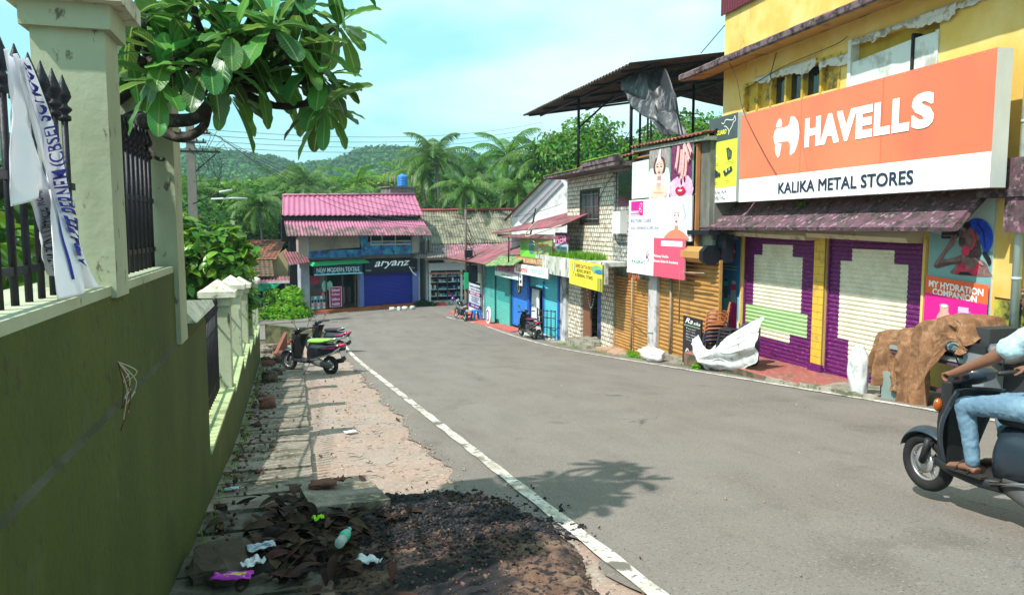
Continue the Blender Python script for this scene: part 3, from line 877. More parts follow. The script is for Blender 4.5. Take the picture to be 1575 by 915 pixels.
# stepped cream panels painted on purple shutters
def pat(s0, s1, z0, z1, green):
    w = s1 - s0; h = z1 - z0; c = [.12, .25, .70, .84, .93]
    def f(q):
        if q == 'cuts': return [s0 + w * x for x in c]
        x = (q[0] - s0) / w; y = (q[1] - z0) / h
        if green:
            if y > .93: return 0
            if y > .845: return 1 if .25 < x < .70 else 0
            if y > .42: return 1 if .12 < x < .84 else 0
            if y > .24: return 2 if .02 < x < .93 and not x < .02 else 0
            if y > .17: return 1 if x < .70 else 0
            return 0
        if y > .925: return 0
        if y > .83: return 1 if .25 < x < .70 else 0
        if y > .27: return 1 if .12 < x < .84 else 0
        if y > .13: return 1 if x > .25 and x < .93 else 0
        return 0
    return f
shutter(b1, 'roller_shutter', F1, 1.16, 3.58, -1.14, 1.50, -.06, [purple, cream, pgreen], pat(1.16, 3.58, -1.14, 1.50, True), label='purple shutter with stepped cream panel and pale green band')
shutter(b1, 'roller_shutter', F1, 4.06, 6.37, -1.06, 1.50, -.06, [purple, cream, pgreen], pat(4.06, 6.37, -1.06, 1.50, False), label='purple shutter with tall stepped cream panel')
# glazed yellow tile pier
tile_y = mat('yellow_glazed_tile', (.72, .45, .06), .25, .1, 4, spec=.5, dirt=((.5, .3, .08), .3, 5))
mb = MB()
zz = -.95
i = 0
while zz < 1.46:
    h = .145
    if i % 2: mb.fbox(F1, 3.665, 3.975, 0, .035, zz, zz + h - .008)
    else: mb.fbox(F1, 3.665, 3.816, 0, .035, zz, zz + h - .008); mb.fbox(F1, 3.824, 3.975, 0, .035, zz, zz + h - .008)
    zz += h; i += 1
mb.fbox(F1, 3.66, 3.98, 0, .028, -1.2, 1.46, 1)
mb.build('tiled_pier', [tile_y, mat('tile_grout', (.30, .2, .08), .9)], b1)
mb = MB(); mb.fbox(F1, 3.62, 4.02, 0, .06, -1.2, -.955); mb.build('pier_foot', purple, b1)
mb = MB(); mb.fbox(F1, 1.055, 1.12, 0, .06, -1.2, 1.5); mb.fbox(F1, 6.41, 6.46, 0, .06, -1.1, 1.5); pieces(mb, 'yellow_jamb', yellow_w, b1)
# lower dado on the near wall, mossy at the bottom
dado = mat('lime_dado_paint', (.48, .47, .06), .85, .08, 2, dirts=[((.03, .035, .012), .55, 2.2, (1, 1, 1.0), .15), ((.25, .24, .05), .4, 5)])
mb = MB(); mb.fbox(F1, 7.72, 12.4, 0, .012, -1.4, .66); mb.build('dado', dado, b1)
mb = MB(); mb.tube(spline([P(7.72, .015, .70), P(8.1, .015, .69), P(8.4, .015, .72), P(9, .015, .75)], 5, False), .008, 5); mb.build('wall_cable', iron, b1)
# blue-grey downpipe
mb = MB(); mb.tube([P(8.15, .13, 9.4), P(8.15, .13, -.75)], .057, 14)
for z in (1.0, 3.1, 5.1): mb.tube([P(8.15, .13, z - .02), P(8.15, .13, z + .02)], .064, 14)
mb.build('drainpipe', mat('pale_blue_pvc', (.42, .52, .50), .45, .05, 3, dirt=((.28, .34, .33), .3, 3)), b1)
# red step in front
mb = MB(); n_ = 24
rings = []
for i in range(n_ + 1):
    s = .55 + 6.8 * i / n_; zt = -1.20 + .175 * (i / n_) ; q = .01 * noise.noise((s * 3, 0, 0))
    zb = G(16 - s) - .1
    rings.append([P(s, -.2, zb), P(s, 1.16 + q, zb), P(s, 1.16 + q, zt - .02 + q), P(s, 1.13 + q, zt), P(s, -.2, zt + .02)])
mb.loft(rings, 0, True, False)
for i in range(n_ * 5):
    if i % 5 in (1, ): mb.m[i] = 1
mb.build('step', [red_floor, red_face], b1)
mb = MB()      # broken kerb stones at the foot of the step
for k in range(9):
    s = 4.1 + k * .33 + rng.uniform(-.04, .04); z = G(16 - s) + .02; a = rng.uniform(.1, .15)
    mb.hexa([P(s, 1.34, z), P(s + .26, 1.33, z), P(s + .25, 1.2, z), P(s, 1.2, z), P(s + .02, 1.32, z + a * .6), P(s + .24, 1.31, z + a * .5), P(s + .23, 1.22, z + a * .5), P(s + .03, 1.22, z + a * .6)])
pieces(mb, 'kerb_stone', kerb_m, b1)

# ---------------- the big orange sign
ORG = mat('orange_sign_vinyl', lin((226, 116, 84)), .42, .05, .6, bump=.12, bscale=1.3, dist=.05, dirts=[(lin((205, 108, 84)), .30, 1.1, (1, 1, .18), .3), (lin((238, 136, 98)), .34, .5, (1, 1, 1), .4)])
WH = (246, 246, 246)
def hav(a):
    a.rect(0, 1, 0, .26, WH)
    # emblem: white oval with notches cut above and below
    X, Y = .26, .655
    sx, sy = .067, .205
    right = [(.35, .98), (.62, .90), (.88, .62), (1.0, .1), (.92, -.42), (.70, -.85), (.38, -1.0), (.34, -.9), (.36, -.62), (.33, -.38), (.18, -.26), (-.05, -.24), (-.42, -.22), (-.45, -.22), (-.70, -.26), (-.80, -.34), (-.93, -.1), (-.97, .12), (-.88, .42), (-.70, .52), (-.42, .50), (-.18, .48), (.12, .52), (.24, .62), (.28, .82)]
    a.poly([(X + sx * (x), Y + sy * y) for x, y in right], WH, 0)
    a.poly([(X + sx * x, Y + sy * y) for x, y in [(-.74, .56), (-.80, .62), (-.72, .84), (-.52, 1.0), (-.38, .9), (-.32, .66), (-.34, .56)]], WH, 0)
    a.poly([(X + sx * x, Y + sy * y) for x, y in [(-.80, -.36), (-.82, -.52), (-.72, -.84), (-.56, -1.02), (-.44, -.9), (-.34, -.55), (-.32, -.3), (-.6, -.28)]], WH, 0)
    xs_ = .357; ws_ = [1.02, 1.15, 1.12, .86, .80, .80, .98]; k_ = (.837 - .357) / (sum(ws_) + .50)
    for ch, ww in zip('HAVELLS', ws_): a.text(ch, xs_, xs_ + ww * k_, .515, .785, WH, .03, fat=.016); xs_ += (ww + (-.10 if ch == 'A' else .06 if ch in 'HV' else .16)) * k_
    for x in (.335, .67): a.line([(x, .262), (x, 1)], .006, (214, 104, 72))
    a.dots([(.02 + .038 * k, y) for k in range(26) for y in (.985, .012)], .010, (160, 155, 150))
    a.text('KALIKA METAL STORES', .232, .785, .065, .178, (38, 50, 72), .0, fat=.006)
    a.line([(.285, 1.0), (.32, .82), (.375, .27)], .006, (215, 110, 70))
board(b1, 'signboard', F1, 1.96, 8.16, 2.22, 4.03, .42, .68, ORG, (196, 206, 208), hav, label='big orange lightbox sign reading HAVELLS, KALIKA METAL STORES')
def vg(a):
    a.rect(0, 1, .715, 1, (72, 84, 86)); a.rect(0, 1, 0, .17, WH)
    a.text('V-GUARD', .2, .63, .79, .845, (240, 235, 60), .03, .3)
    a.line([(.45, .93), (.52, .91), (.6, .95), (.72, .94), (.85, .93), (.9, .97), (.93, .92), (.86, .9), (.82, .86), (.74, .82), (.70, .77), (.71, .82), (.62, .87), (.55, .88)], .018, (235, 238, 225), smooth=3)
    for cx, cy in ((.3, .56), (.73, .57), (.28, .35), (.72, .35)):
        pass
    a.line([(.12, .55), (.32, .55), (.42, .63)], .02, (225, 235, 150)); a.line([(.32, .55), (.44, .49)], .02, (225, 235, 150)); a.ell(.32, .55, .04, (225, 235, 150))
    a.poly([(.64, .62), (.72, .63), (.84, .58), (.82, .50), (.70, .48)], (60, 72, 66)); a.line([(.72, .6), (.73, .52)], .015, (140, 160, 100)); a.line([(.78, .58), (.79, .51)], .015, (140, 160, 100))
    for x, hh in ((.16, .05), (.26, .09), (.32, .07), (.4, .05)): a.rect(x, x + .06, .30, .30 + hh, (50, 58, 70))
    a.poly([(.56, .36), (.85, .41), (.88, .36), (.62, .30)], (50, 58, 62)); a.ell(.68, .36, .035, (190, 200, 150)); a.ell(.78, .375, .03, (190, 200, 150))
    for x0, x1, y in ((.15, .4, .45), (.6, .92, .455), (.15, .38, .23), (.66, .8, .24)): a.rect(x0, x1, y, y + .008, (120, 130, 60))
    a.text('KALIKA', .3, .72, .10, .145, (40, 40, 40)); a.text('METAL', .3, .69, .03, .075, (40, 40, 40))
board(b1, 'signboard', F1, .58, 1.80, 2.24, 4.12, .45, .66, (222, 236, 72), (190, 196, 190), vg, label='narrow yellow sign with dark top and V-GUARD lettering')
# tall blue bottle poster and the right hand drinks poster
def cello(a):
    a.poly([(0, 0), (1, 0), (1, .42), (0, .45)], (120, 200, 235)); a.poly([(0, 0), (1, 0), (1, .2), (0, .33)], (215, 235, 240))
    a.rect(.27, .72, .79, .94, (205, 20, 70)); a.text('cello', .30, .69, .845, .885, WH, .03)
    a.text('COMPANY', .3, .68, .765, .778, (20, 50, 120)); a.text('Hydration for every day', .12, .82, .705, .722, WH, .01); a.text('drink water anywhere', .12, .82, .675, .692, WH, .01)
    a.rect(.16, .38, .0, .42, (90, 225, 215)); a.rect(.17, .37, .40, .52, (90, 105, 120)); a.rect(.14, .40, .52, .565, (60, 190, 190)); a.rect(.2, .34, .565, .59, (40, 60, 70))
    a.rect(.50, .86, .0, .37, (238, 40, 150)); a.rect(.56, .62, .0, .37, (250, 110, 190)); a.poly([(.5, .37), (.86, .37), (.8, .5), (.56, .5)], (165, 190, 210)); a.rect(.55, .81, .49, .545, (225, 40, 110)); a.poly([(.58, .545), (.78, .545), (.8, .575), (.62, .585)], (200, 215, 225))
    a.line([(.86, .42), (.93, .42), (.93, .2)], .02, (170, 180, 190))
board(b1, 'poster', F1, .20, 1.04, -.95, 1.47, .0, .03, (58, 140, 205), (190, 200, 205), cello, label='tall blue poster with a red square and two sports bottles')
def hyd(a):
    SK = printed((128, 98, 96)); SH = printed((84, 60, 64))
    a.poly([(0, .75), (1, .62), (1, 1), (0, 1)], (168, 196, 190)); a.poly([(0, .9), (1, .8), (1, 1), (0, 1)], (178, 204, 198)); 
    # torso and singlet
    a.poly([(.40, .455), (.44, .50), (.50, .555), (.60, .585), (.72, .60), (.80, .575), (.92, .54), (.97, .49), (.98, .455)], SK, 3)
    a.poly([(.47, .455), (.49, .52), (.56, .575), (.60, .57), (.60, .52), (.66, .49), (.74, .50), (.80, .56), (.84, .555), (.82, .50), (.80, .455)], printed((200, 45, 80)))
    a.poly([(.5, .455), (.54, .475), (.66, .478), (.74, .455)], (35, 25, 35))
    # raised arm holding the bottle
    a.poly([(.10, .505), (.13, .535), (.32, .665), (.35, .695), (.42, .70), (.43, .67), (.37, .635), (.25, .555), (.46, .575), (.60, .60), (.58, .535), (.40, .525), (.20, .49), (.13, .488)], SK, 2)
    a.poly([(.10, .505), (.16, .49), (.40, .52), (.55, .53), (.56, .55), (.25, .53)], SH)
    # neck, face tipped back, cap, strap, pony tail
    a.poly([(.60, .58), (.60, .64), (.64, .70), (.78, .70), (.84, .60), (.78, .575)], SH, 2)
    a.poly([(.50, .655), (.49, .70), (.52, .735), (.55, .765), (.60, .79), (.72, .80), (.82, .74), (.80, .67), (.70, .635), (.60, .625)], SK, 3)
    a.poly([(.50, .70), (.52, .712), (.60, .70), (.58, .66), (.51, .655)], SH, 2)
    a.poly([(.60, .795), (.64, .825), (.74, .84), (.88, .82), (.98, .76), (1.0, .69), (.96, .63), (.90, .61), (.84, .66), (.80, .72), (.70, .77)], printed((30, 74, 205)), 3)
    a.line([(.76, .81), (.86, .75), (.90, .64)], .03, (20, 45, 150)); 
    a.poly([(.55, .79), (.60, .815), (.67, .80), (.64, .77), (.57, .765)], (30, 25, 35), 2)
    a.poly([(.88, .62), (.95, .60), (1.0, .56), (.97, .53), (.93, .56), (.87, .60)], (30, 25, 32), 2)
    a.poly([(.14, .512), (.22, .56), (.33, .655), (.31, .64), (.24, .585)], (168, 136, 130), 2); a.poly([(.74, .575), (.80, .57), (.90, .53), (.84, .535)], (166, 134, 130), 2); a.poly([(.52, .745), (.56, .77), (.60, .775), (.57, .745)], (164, 130, 124), 2)
    a.ell(.80, .672, .035, SH, .05); a.line([(.70, .76), (.76, .69), (.72, .64), (.62, .615), (.55, .62)], .025, (225, 60, 100))
    a.poly([(.56, .60), (.58, .65), (.66, .645), (.68, .60), (.62, .585)], (225, 60, 100), 2)
    a.poly([(.22, .70), (.22, .765), (.46, .775), (.50, .765), (.52, .74), (.50, .715), (.46, .70)], (48, 40, 58)); a.rect(.50, .56, .718, .758, (90, 85, 100)); a.line([(.24, .72), (.46, .722)], .02, (110, 95, 120))
    for k in range(4): a.ell(.40 + .022 * k, .706 + .002 * k, .022, SK, .035)
    a.poly([(0, .31), (1, .27), (1, .40), (0, .435)], (240, 105, 60)); 
    a.text('MY HYDRATION', .06, .93, .352, .400, WH, .035, fn=lambda x, y: (x, y - .035 * (x - .1)))
    a.text('COMPANION', .13, .84, .300, .347, WH, .035, fn=lambda x, y: (x, y - .035 * (x - .1)))
    a.poly([(0, 0), (1, 0), (1, .27), (0, .31)], (236, 30, 140))
    a.poly([(.22, .05), (.23, .15), (.28, .19), (.27, .215), (.41, .22), (.41, .19), (.47, .15), (.48, .05)], (225, 165, 150), 0); a.ell(.34, .228, .09, (150, 150, 150), .035); a.ell(.34, .228, .065, (235, 235, 235), .022)
    a.poly([(.52, .05), (.52, .14), (.57, .18), (.57, .21), (.74, .21), (.74, .18), (.79, .14), (.79, .05)], (205, 150, 225)); a.rect(.57, .73, .20, .235, (225, 190, 240)); a.line([(.75, .21), (.8, .17), (.78, .13)], .02, (150, 120, 170))
board(b1, 'poster', F1, 6.50, 7.66, .0, 2.17, .0, .03, (126, 168, 168), (215, 222, 220), hyd, label='poster of a drinking woman in a blue cap, MY HYDRATION COMPANION')

# ================================================================ middle buildings
F2 = Fr((9.25, 22.0), (9.10, 15.0)); P2 = F2.P
tilemat = None
def tile_wall(name, c1, c2, c3, s, mort=(.16, .14, .11)):
    """small relief facade tiles: brick texture laid in the wall plane, with raised faces through bump"""
    m = bpy.data.materials.new(name); m.use_nodes = True; nt = m.node_tree; N = nt.nodes; L = nt.links; bs = N['Principled BSDF']
    tc = N.new('ShaderNodeTexCoord'); sp = N.new('ShaderNodeSeparateXYZ'); L.new(tc.outputs['Object'], sp.inputs[0])
    cb = N.new('ShaderNodeCombineXYZ'); L.new(sp.outputs[1], cb.inputs[0]); L.new(sp.outputs[2], cb.inputs[1])
    b = N.new('ShaderNodeTexBrick'); L.new(cb.outputs[0], b.inputs[0]); b.inputs['Scale'].default_value = s
    b.inputs['Color1'].default_value = (*c1, 1); b.inputs['Color2'].default_value = (*c2, 1); b.inputs['Mortar'].default_value = (*mort, 1)
    b.inputs['Mortar Size'].default_value = .06; b.inputs['Brick Width'].default_value = .5; b.inputs['Row Height'].default_value = .42; b.inputs['Mortar Smooth'].default_value = .2
    b.inputs['Bias'].default_value = -.1
    v = N.new('ShaderNodeTexNoise'); L.new(cb.outputs[0], v.inputs['Vector']); v.inputs['Scale'].default_value = 9; v.inputs['Detail'].default_value = 4
    mr = N.new('ShaderNodeMapRange'); L.new(v.outputs[0], mr.inputs[0]); mr.inputs[1].default_value = .45; mr.inputs[2].default_value = .62
    mx = N.new('ShaderNodeMix'); mx.data_type = 'RGBA'; L.new(mr.outputs[0], mx.inputs[0]); L.new(b.outputs[0], mx.inputs[6]); mx.inputs[7].default_value = (*c3, 1)
    mx.inputs[0].default_value = 0
    ml = N.new('ShaderNodeMath'); ml.operation = 'MULTIPLY'; ml.inputs[1].default_value = .55; L.new(mr.outputs[0], ml.inputs[0]); L.new(ml.outputs[0], mx.inputs[0])
    L.new(mx.outputs[2], bs.inputs['Base Color']); bs.inputs['Roughness'].default_value = .5
    bp = N.new('ShaderNodeBump'); bp.inputs['Strength'].default_value = .7; bp.inputs['Distance'].default_value = .02; bp.invert = True
    L.new(b.outputs['Fac'], bp.inputs['Height']); L.new(bp.outputs[0], bs.inputs['Normal'])
    return m
tiles_c = tile_wall('cream_relief_tile', (.80, .74, .62), (.46, .33, .22), (.76, .72, .62), 3.0, (.10, .085, .065))
tiles_g = tile_wall('grey_relief_tile', (.45, .45, .42), (.13, .13, .125), (.55, .52, .45), 3.4, (.05, .05, .05))
conc_g = mat('grey_cement_wall', (.19, .19, .165), .92, .15, 2, bump=.5, bscale=18, dirts=[((.09, .09, .075), .45, 1.8, (1, 1, .4), .25)])
moss = mat('moss', (.13, .26, .02), .95, .3, 12, bump=.9, bscale=40)
rtile = mat('clay_roof_tile', (.27, .095, .055), .88, .25, 6, bump=.5, bscale=25, dirts=[((.07, .045, .035), .45, 3, (1, 1, 1), .25), ((.36, .19, .13), .33, 8)])
lilac_w = mat('lilac_white_pier', (.50, .48, .50), .85, .08, 3, dirt=((.3, .25, .24), .35, 4))
def tiled_roof(par, name, A, B, C_, D, m=None, rows=14, cols=26, label=None):
    """pantile roof over the quad A(eave l) B(eave r) C(ridge r) D(ridge l)"""
    A, B, C_, D = map(Vector, (A, B, C_, D)); nrm = (B - A).cross(D - A).normalized()
    if nrm.z < 0: nrm = -nrm
    mb = MB(); nu = cols * 4
    for r in range(rows):
        v0, v1 = r / rows, (r + 1.12) / rows
        def fn(u, v):
            t = v0 + (v1 - v0) * v; t = min(t, 1)
            p = (A * (1 - u) + B * u) * (1 - t) + (D * (1 - u) + C_ * u) * t
            return p + nrm * (.032 * (1 - v) + .022 * math.cos(u * cols * 2 * math.pi) + .012 * noise.noise((u * 9 + r, t * 7, 4)))
        mb.sheet(fn, nu, 1, (0, 0, -.012), sm=False)
    return mb.build(name, m or rtile, par, label=label)

b3 = thing('tiled_shop_house', 'two storey shop house faced with small cream and brown relief tiles, barred window', 'building', P2(-1, 0, G(23)))
mb = MB()
def bx3(s0, s1, z0, z1, n0=-.25, n1=0): mb.fbox(F2, s0, s1, n0, n1, z0, z1)
bx3(-3.2, -1.72, -2.6, .55); bx3(.15, 1.12, -2.4, .55); bx3(-1.72, .15, .1, .55)
bx3(-3.2, -1.85, .55, 3.45); bx3(-.08, 1.05, .55, 3.45); bx3(-1.85, -.08, .55, 1.76); bx3(-1.85, -.08, 2.93, 3.45)
mb.fbox(F2, -3.2, -2.95, -6, -.25, -2.6, 3.45)
mb.build('wall', tiles_c, b3)
mb = MB(); bx3(1.05, 2.9, .55, 3.6); mb.build('grey_tiled_bay', tiles_g, b3)
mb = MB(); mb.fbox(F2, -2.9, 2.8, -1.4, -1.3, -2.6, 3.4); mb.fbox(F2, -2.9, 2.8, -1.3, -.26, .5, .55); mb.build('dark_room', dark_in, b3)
fr_ = MB()
for a, b, c, d in ((-1.85, -1.77, 1.76, 2.93), (-.16, -.08, 1.76, 2.93)): fr_.fbox(F2, a, b, -.2, .02, c, d)
fr_.fbox(F2, -1.77, -.16, -.2, .02, 1.76, 1.84); fr_.fbox(F2, -1.77, -.16, -.2, .02, 2.85, 2.93); fr_.fbox(F2, -1.0, -.94, -.18, -.1, 1.84, 2.85)
win = fr_.build('window', mat('dark_wood', (.05, .035, .025), .7), b3)
mb = MB()
for i in range(13): s = -1.72 + i * .125; mb.tube([P2(s, -.02, 1.8), P2(s, -.02, 2.9)], .009, 5)
for z in (1.95, 2.35, 2.75): mb.tube([P2(-1.8, -.02, z), P2(-.12, -.02, z)], .008, 5)
mb.build('bars', steel, win)
mb = MB(); mb.fbox(F2, -1.77, -.16, -.16, -.14, 1.84, 2.85); mb.build('glass_pane', glass, win)
# door opening on the ground floor, brown leaf folded open and blue curtain
mb = MB(); mb.fbox(F2, -1.66, -.95, -.12, -.07, -2.02, .0); mb.build('door', mat('brown_door', (.20, .085, .05), .6, .15, 3), b3)
mb = MB(); mb.sheet(lambda u, v: P2(-.42 + .48 * u, -.12 + .03 * math.sin(u * 22), .05 - 1.95 * v), 24, 2, (.003, 0, 0)); mb.build('curtain', mat('blue_curtain', (.12, .15, .33), .8, .1, 4), b3)
mb = MB(); mb.fbox(F2, -1.75, .2, -.3, .5, -2.75, -2.05); mb.fbox(F2, -1.2, .2, -.3, .25, -2.05, -1.95); mb.build('door_step', kerb_m, b3)
mb = MB()
for i in range(22):
    t = i / 21; mb.ball(P2(-1.1 + 1.0 * t, .06, .02 - .95 * math.sin(math.pi * t)), .022, 0, 6, 4)
mb.build('flower_garland', mat('white_flower', (.7, .68, .6), .8), b3)
# mould stained fascia ledge with grass on top
fas = mat('white_washed_fascia', (.62, .63, .58), .9, .06, 2, bump=.4, bscale=18, dirts=[((.05, .055, .045), .36, 5, (1, 1, .5), .12), ((.35, .36, .3), .4, 2, (1, 1, .4), .3)])
mb = MB(); mb.fbox(F2, -4.6, 2.25, 0, .75, .56, .68); mb.fbox(F2, -4.6, 2.25, .63, .75, .05, .56); mb.build('ledge', fas, b3)
def grass_tuft(par, name, spots, h, n, m, w=.008, label=None, cat=None, kind=None, group=None, lean=.5):
    """spots: function i -> base point"""
    V = []; Fc = []
    for i in range(n):
        b = spots(i); a = rng.uniform(0, 6.28); hh = h * rng.uniform(.4, 1.1); l = lean * rng.uniform(.1, 1) * hh
        dx, dy = math.cos(a), math.sin(a); px, py = -dy * w, dx * w
        m1 = (b[0] + dx * l * .35, b[1] + dy * l * .35, b[2] + hh * .6); t = (b[0] + dx * l, b[1] + dy * l, b[2] + hh)
        k = len(V)
        V += [(b[0] - px, b[1] - py, b[2]), (b[0] + px, b[1] + py, b[2]), (m1[0] + px * .8, m1[1] + py * .8, m1[2]), (m1[0] - px * .8, m1[1] - py * .8, m1[2]), (t[0] + px * .1, t[1] + py * .1, t[2]), (t[0] - px * .1, t[1] - py * .1, t[2])]
        Fc += [(k, k + 1, k + 2, k + 3), (k + 3, k + 2, k + 4, k + 5)]
    V = np.array(V); loc = None
    if parent_world(par) is not None: V = V - np.array(parent_world(par))
    else: loc = tuple(V.mean(0)[:2]) + (V[:, 2].min(),); V = V - np.array(loc)
    return mesh_np(name, V, np.array(Fc), m, par, label=label, cat=cat, kind=kind, group=group, loc=loc)
def parent_world(p):
    if p is None: return None
    q = p; o = Vector((0, 0, 0))
    while q is not None: o += q.location; q = q.parent
    return o
grass_m = mat('bright_grass', (.12, .30, .02), .6, .15, 3, trans=.35, island=.35)
grass_tuft(b3, 'ledge_grass', lambda i: P2(rng.uniform(-3.1, .9), rng.uniform(.1, .75), .66 + .03 * noise.noise((i, 0, 0))), .26, 2600, grass_m, .011)
# upper cement eave with moss, clay tiles above
mb = MB(); mb.fbox(F2, -3.6, 2.9, -.1, .75, 3.38, 3.50); mb.fbox(F2, .4, 2.95, .55, .78, 3.50, 3.66); mb.build('eave_slab', ledge_m, b3)
mb = MB()
mb.sheet(lambda u, v: P2(-3.6 + 3.6 * u, .1 + .68 * v, 3.505 + .07 * abs(noise.noise((u * 14, v * 3, 1))) * math.sin(math.pi * v)), 60, 6, (0, 0, -.02))
mb.sheet(lambda u, v: P2(.4 + 2.5 * u, .5 + .3 * v, 3.665 + .10 * abs(noise.noise((u * 12, v * 3, 5))) * math.sin(math.pi * v)), 60, 6, (0, 0, -.02))
mb.build('moss_cushion', moss, b3)
tiled_roof(b3, 'roof', P2(-3.8, .3, 3.52), P2(3.2, .3, 3.66), P2(3.2, -2.8, 4.55), P2(-3.8, -2.8, 4.50), rows=12, cols=30)
mb = MB()
mb.hexa([P2(-3.2, -.3, 3.4), P2(2.9, -.3, 3.4), P2(2.9, -6, 3.4), P2(-3.2, -6, 3.4), P2(-3.2, -.3, 3.5), P2(2.9, -.3, 3.5), P2(2.9, -6, 3.7), P2(-3.2, -6, 3.7)]); mb.build('ceiling_slab', conc_g, b3)
# meter box and conduit in the grey bay
mb = MB(); mb.fbox(F2, 1.5, 2.1, .0, .22, 1.5, 2.15); mb.build('air_unit', mat('white_enamel', (.6, .6, .58), .5), b3)
mb = MB(); mb.tube(spline([P2(1.35, .03, 3.3), P2(1.35, .04, 2.4), P2(1.35, .04, 1.3), P2(2.4, .04, 1.25)], 4, False), .014, 6); mb.tube(spline([P2(-.1, .03, 2.5), P2(.5, .04, 2.95), P2(1.2, .04, 3.3)], 5, False), .012, 6)
mb.build('conduit', iron, b3)
mb = MB(); mb.fbox(F2, 1.45, 2.6, .0, .02, 2.3, 3.25); mb.build('dark_window', glass, b3)
def shree(a):
    a.line([(.12, .55), (.10, .75), (.14, .93), (.18, .85), (.17, .62), (.12, .42), (.11, .3)], .03, (60, 60, 50), smooth=3)
    a.ell(.145, .76, .07, (205, 225, 190), .16)
    a.text('SHREE DATTA KRUPA', .21, .76, .73, .87, (150, 50, 60), .01)
    a.text('BOOKS SPORTS', .25, .68, .55, .68, (60, 55, 30), .005); a.text('& GENERAL STORES', .20, .74, .37, .50, (60, 55, 30), .005)
    a.text('Stationery  Xerox  Toys', .44, .72, .255, .295, (90, 90, 40)); a.text('Mobile recharge', .44, .66, .17, .205, (90, 90, 40))
    a.poly([(.70, .84), (.80, .93), (.92, .94), (1, .84), (1, .66), (.88, .70), (.78, .64), (.72, .7)], (130, 185, 130), 3); a.poly([(.8, .72), (.9, .8), (.99, .78), (.98, .66), (.86, .64)], (50, 120, 170), 3)
    a.rect(.88, .905, .02, .5, (110, 140, 60)); a.rect(.94, .96, .0, .5, (90, 130, 70)); a.rect(.975, .99, .0, .5, (150, 170, 90))
board(b3, 'signboard', F2, -.62, 2.22, -.12, .66, .76, .80, (232, 214, 70), (120, 110, 50), shree, label='yellow painted sign reading BOOKS SPORTS & GENERAL STORES', slant=.05)

b2 = thing('beauty_salon_building', 'narrow building with brown roller shutters behind tall pink and white salon boards', 'building', P2(4.5, 0, G(17.5)))
mb = MB()
mb.fbox(F2, 3.62, 4.12, -.2, .02, -2.2, .7); mb.build('lilac_pier', lilac_w, b2)
mb = MB(); mb.fbox(F2, 2.9, 6.86, -.3, -.02, 1.15, 3.75); mb.fbox(F2, 2.9, 3.1, -6, -.3, 1.15, 3.7); mb.fbox(F2, 1.12, 1.14, -.2, -.02, -2.2, .6); mb.fbox(F2, 1.12, 4.1, -.3, -.14, .25, 1.15); mb.fbox(F2, 2.9, 6.86, -6, -.3, 3.6, 3.7)
mb.build('wall', mat('green_grey_board', (.30, .38, .34), .8, .1, 3, dirt=((.16, .19, .17), .4, 2)), b2)
mb = MB(); mb.fbox(F2, 6.36, 6.86, -.02, .08, 1.6, 3.72); mb.fbox(F2, 6.8, 6.9, -3, -.02, 1.4, 3.70); mb.build('cement_side_wall', conc_g, b2)
mb = MB(); mb.fbox(F2, 1.1, 7.2, -1.6, -1.5, -2.2, 1.6); mb.build('dark_room', dark_in, b2)
mb = MB(); mb.fbox(F2, 6.25, 7.25, .0, .30, 1.52, 1.62); mb.fbox(F2, 6.4, 7.3, -.3, -.1, .9, 1.52); mb.build('ledge_and_dark_gap', iron, b2)  # black upright piece behind the thin ledge stands in for a shaded gap
sh1 = shutter(b2, 'roller_shutter', F2, 1.2, 3.56, -1.88, .25, -.08, [brown_sh], pitch=.088, dep=.03, label='narrower brown roller shutter')
sh2 = shutter(b2, 'roller_shutter', F2, 4.2, 7.16, -1.50, .95, -.08, [brown_sh], pitch=.105, dep=.032, label='wider brown roller shutter with bold slats')
mb = MB(); mb.tube([P2(2.55, .02, -1.9), P2(2.55, .02, .25)], .025, 6); mb.tube([P2(4.95, .02, -1.75), P2(4.95, .02, .6)], .035, 6)
mb.tube([P2(5.95, .3, -.6), P2(5.95, .3, .62), P2(7.1, .3, .66)], .016, 6); mb.tube([P2(2.55, .06, -1.9), P2(3.55, .3, -1.6), P2(4.1, .3, -1.55)], .014, 6); mb.tube([P2(2.55, .06, -.9), P2(3.6, .3, -.8), P2(4.1, .3, -.75)], .014, 6)
mb.build('iron_brace', mat('rusty_pipe', (.3, .22, .17), .7, .2, 8), b2)
mb = MB()
c = P2(0, .22, .98)
rings = []
for s in (6.0, 6.95):
    rings.append([P2(s, .14 + .20 * math.cos(2 * math.pi * k / 8 + math.pi / 8), 1.06 + .20 * math.sin(2 * math.pi * k / 8 + math.pi / 8)) for k in range(8)])
mb.loft(rings, 0, True, False); sb = mb.build('shutter_box', mat('tan_shutter_box', (.45, .23, .07), .6, .1, 3), b2)
mb = MB(); mb.loft([[P2(s, .14 + .24 * math.cos(2 * math.pi * k / 8 + math.pi / 8), 1.06 + .24 * math.sin(2 * math.pi * k / 8 + math.pi / 8)) for k in range(8)] for s in (6.95, 7.12)], 0, True, False); mb.build('end_plate', iron, sb)
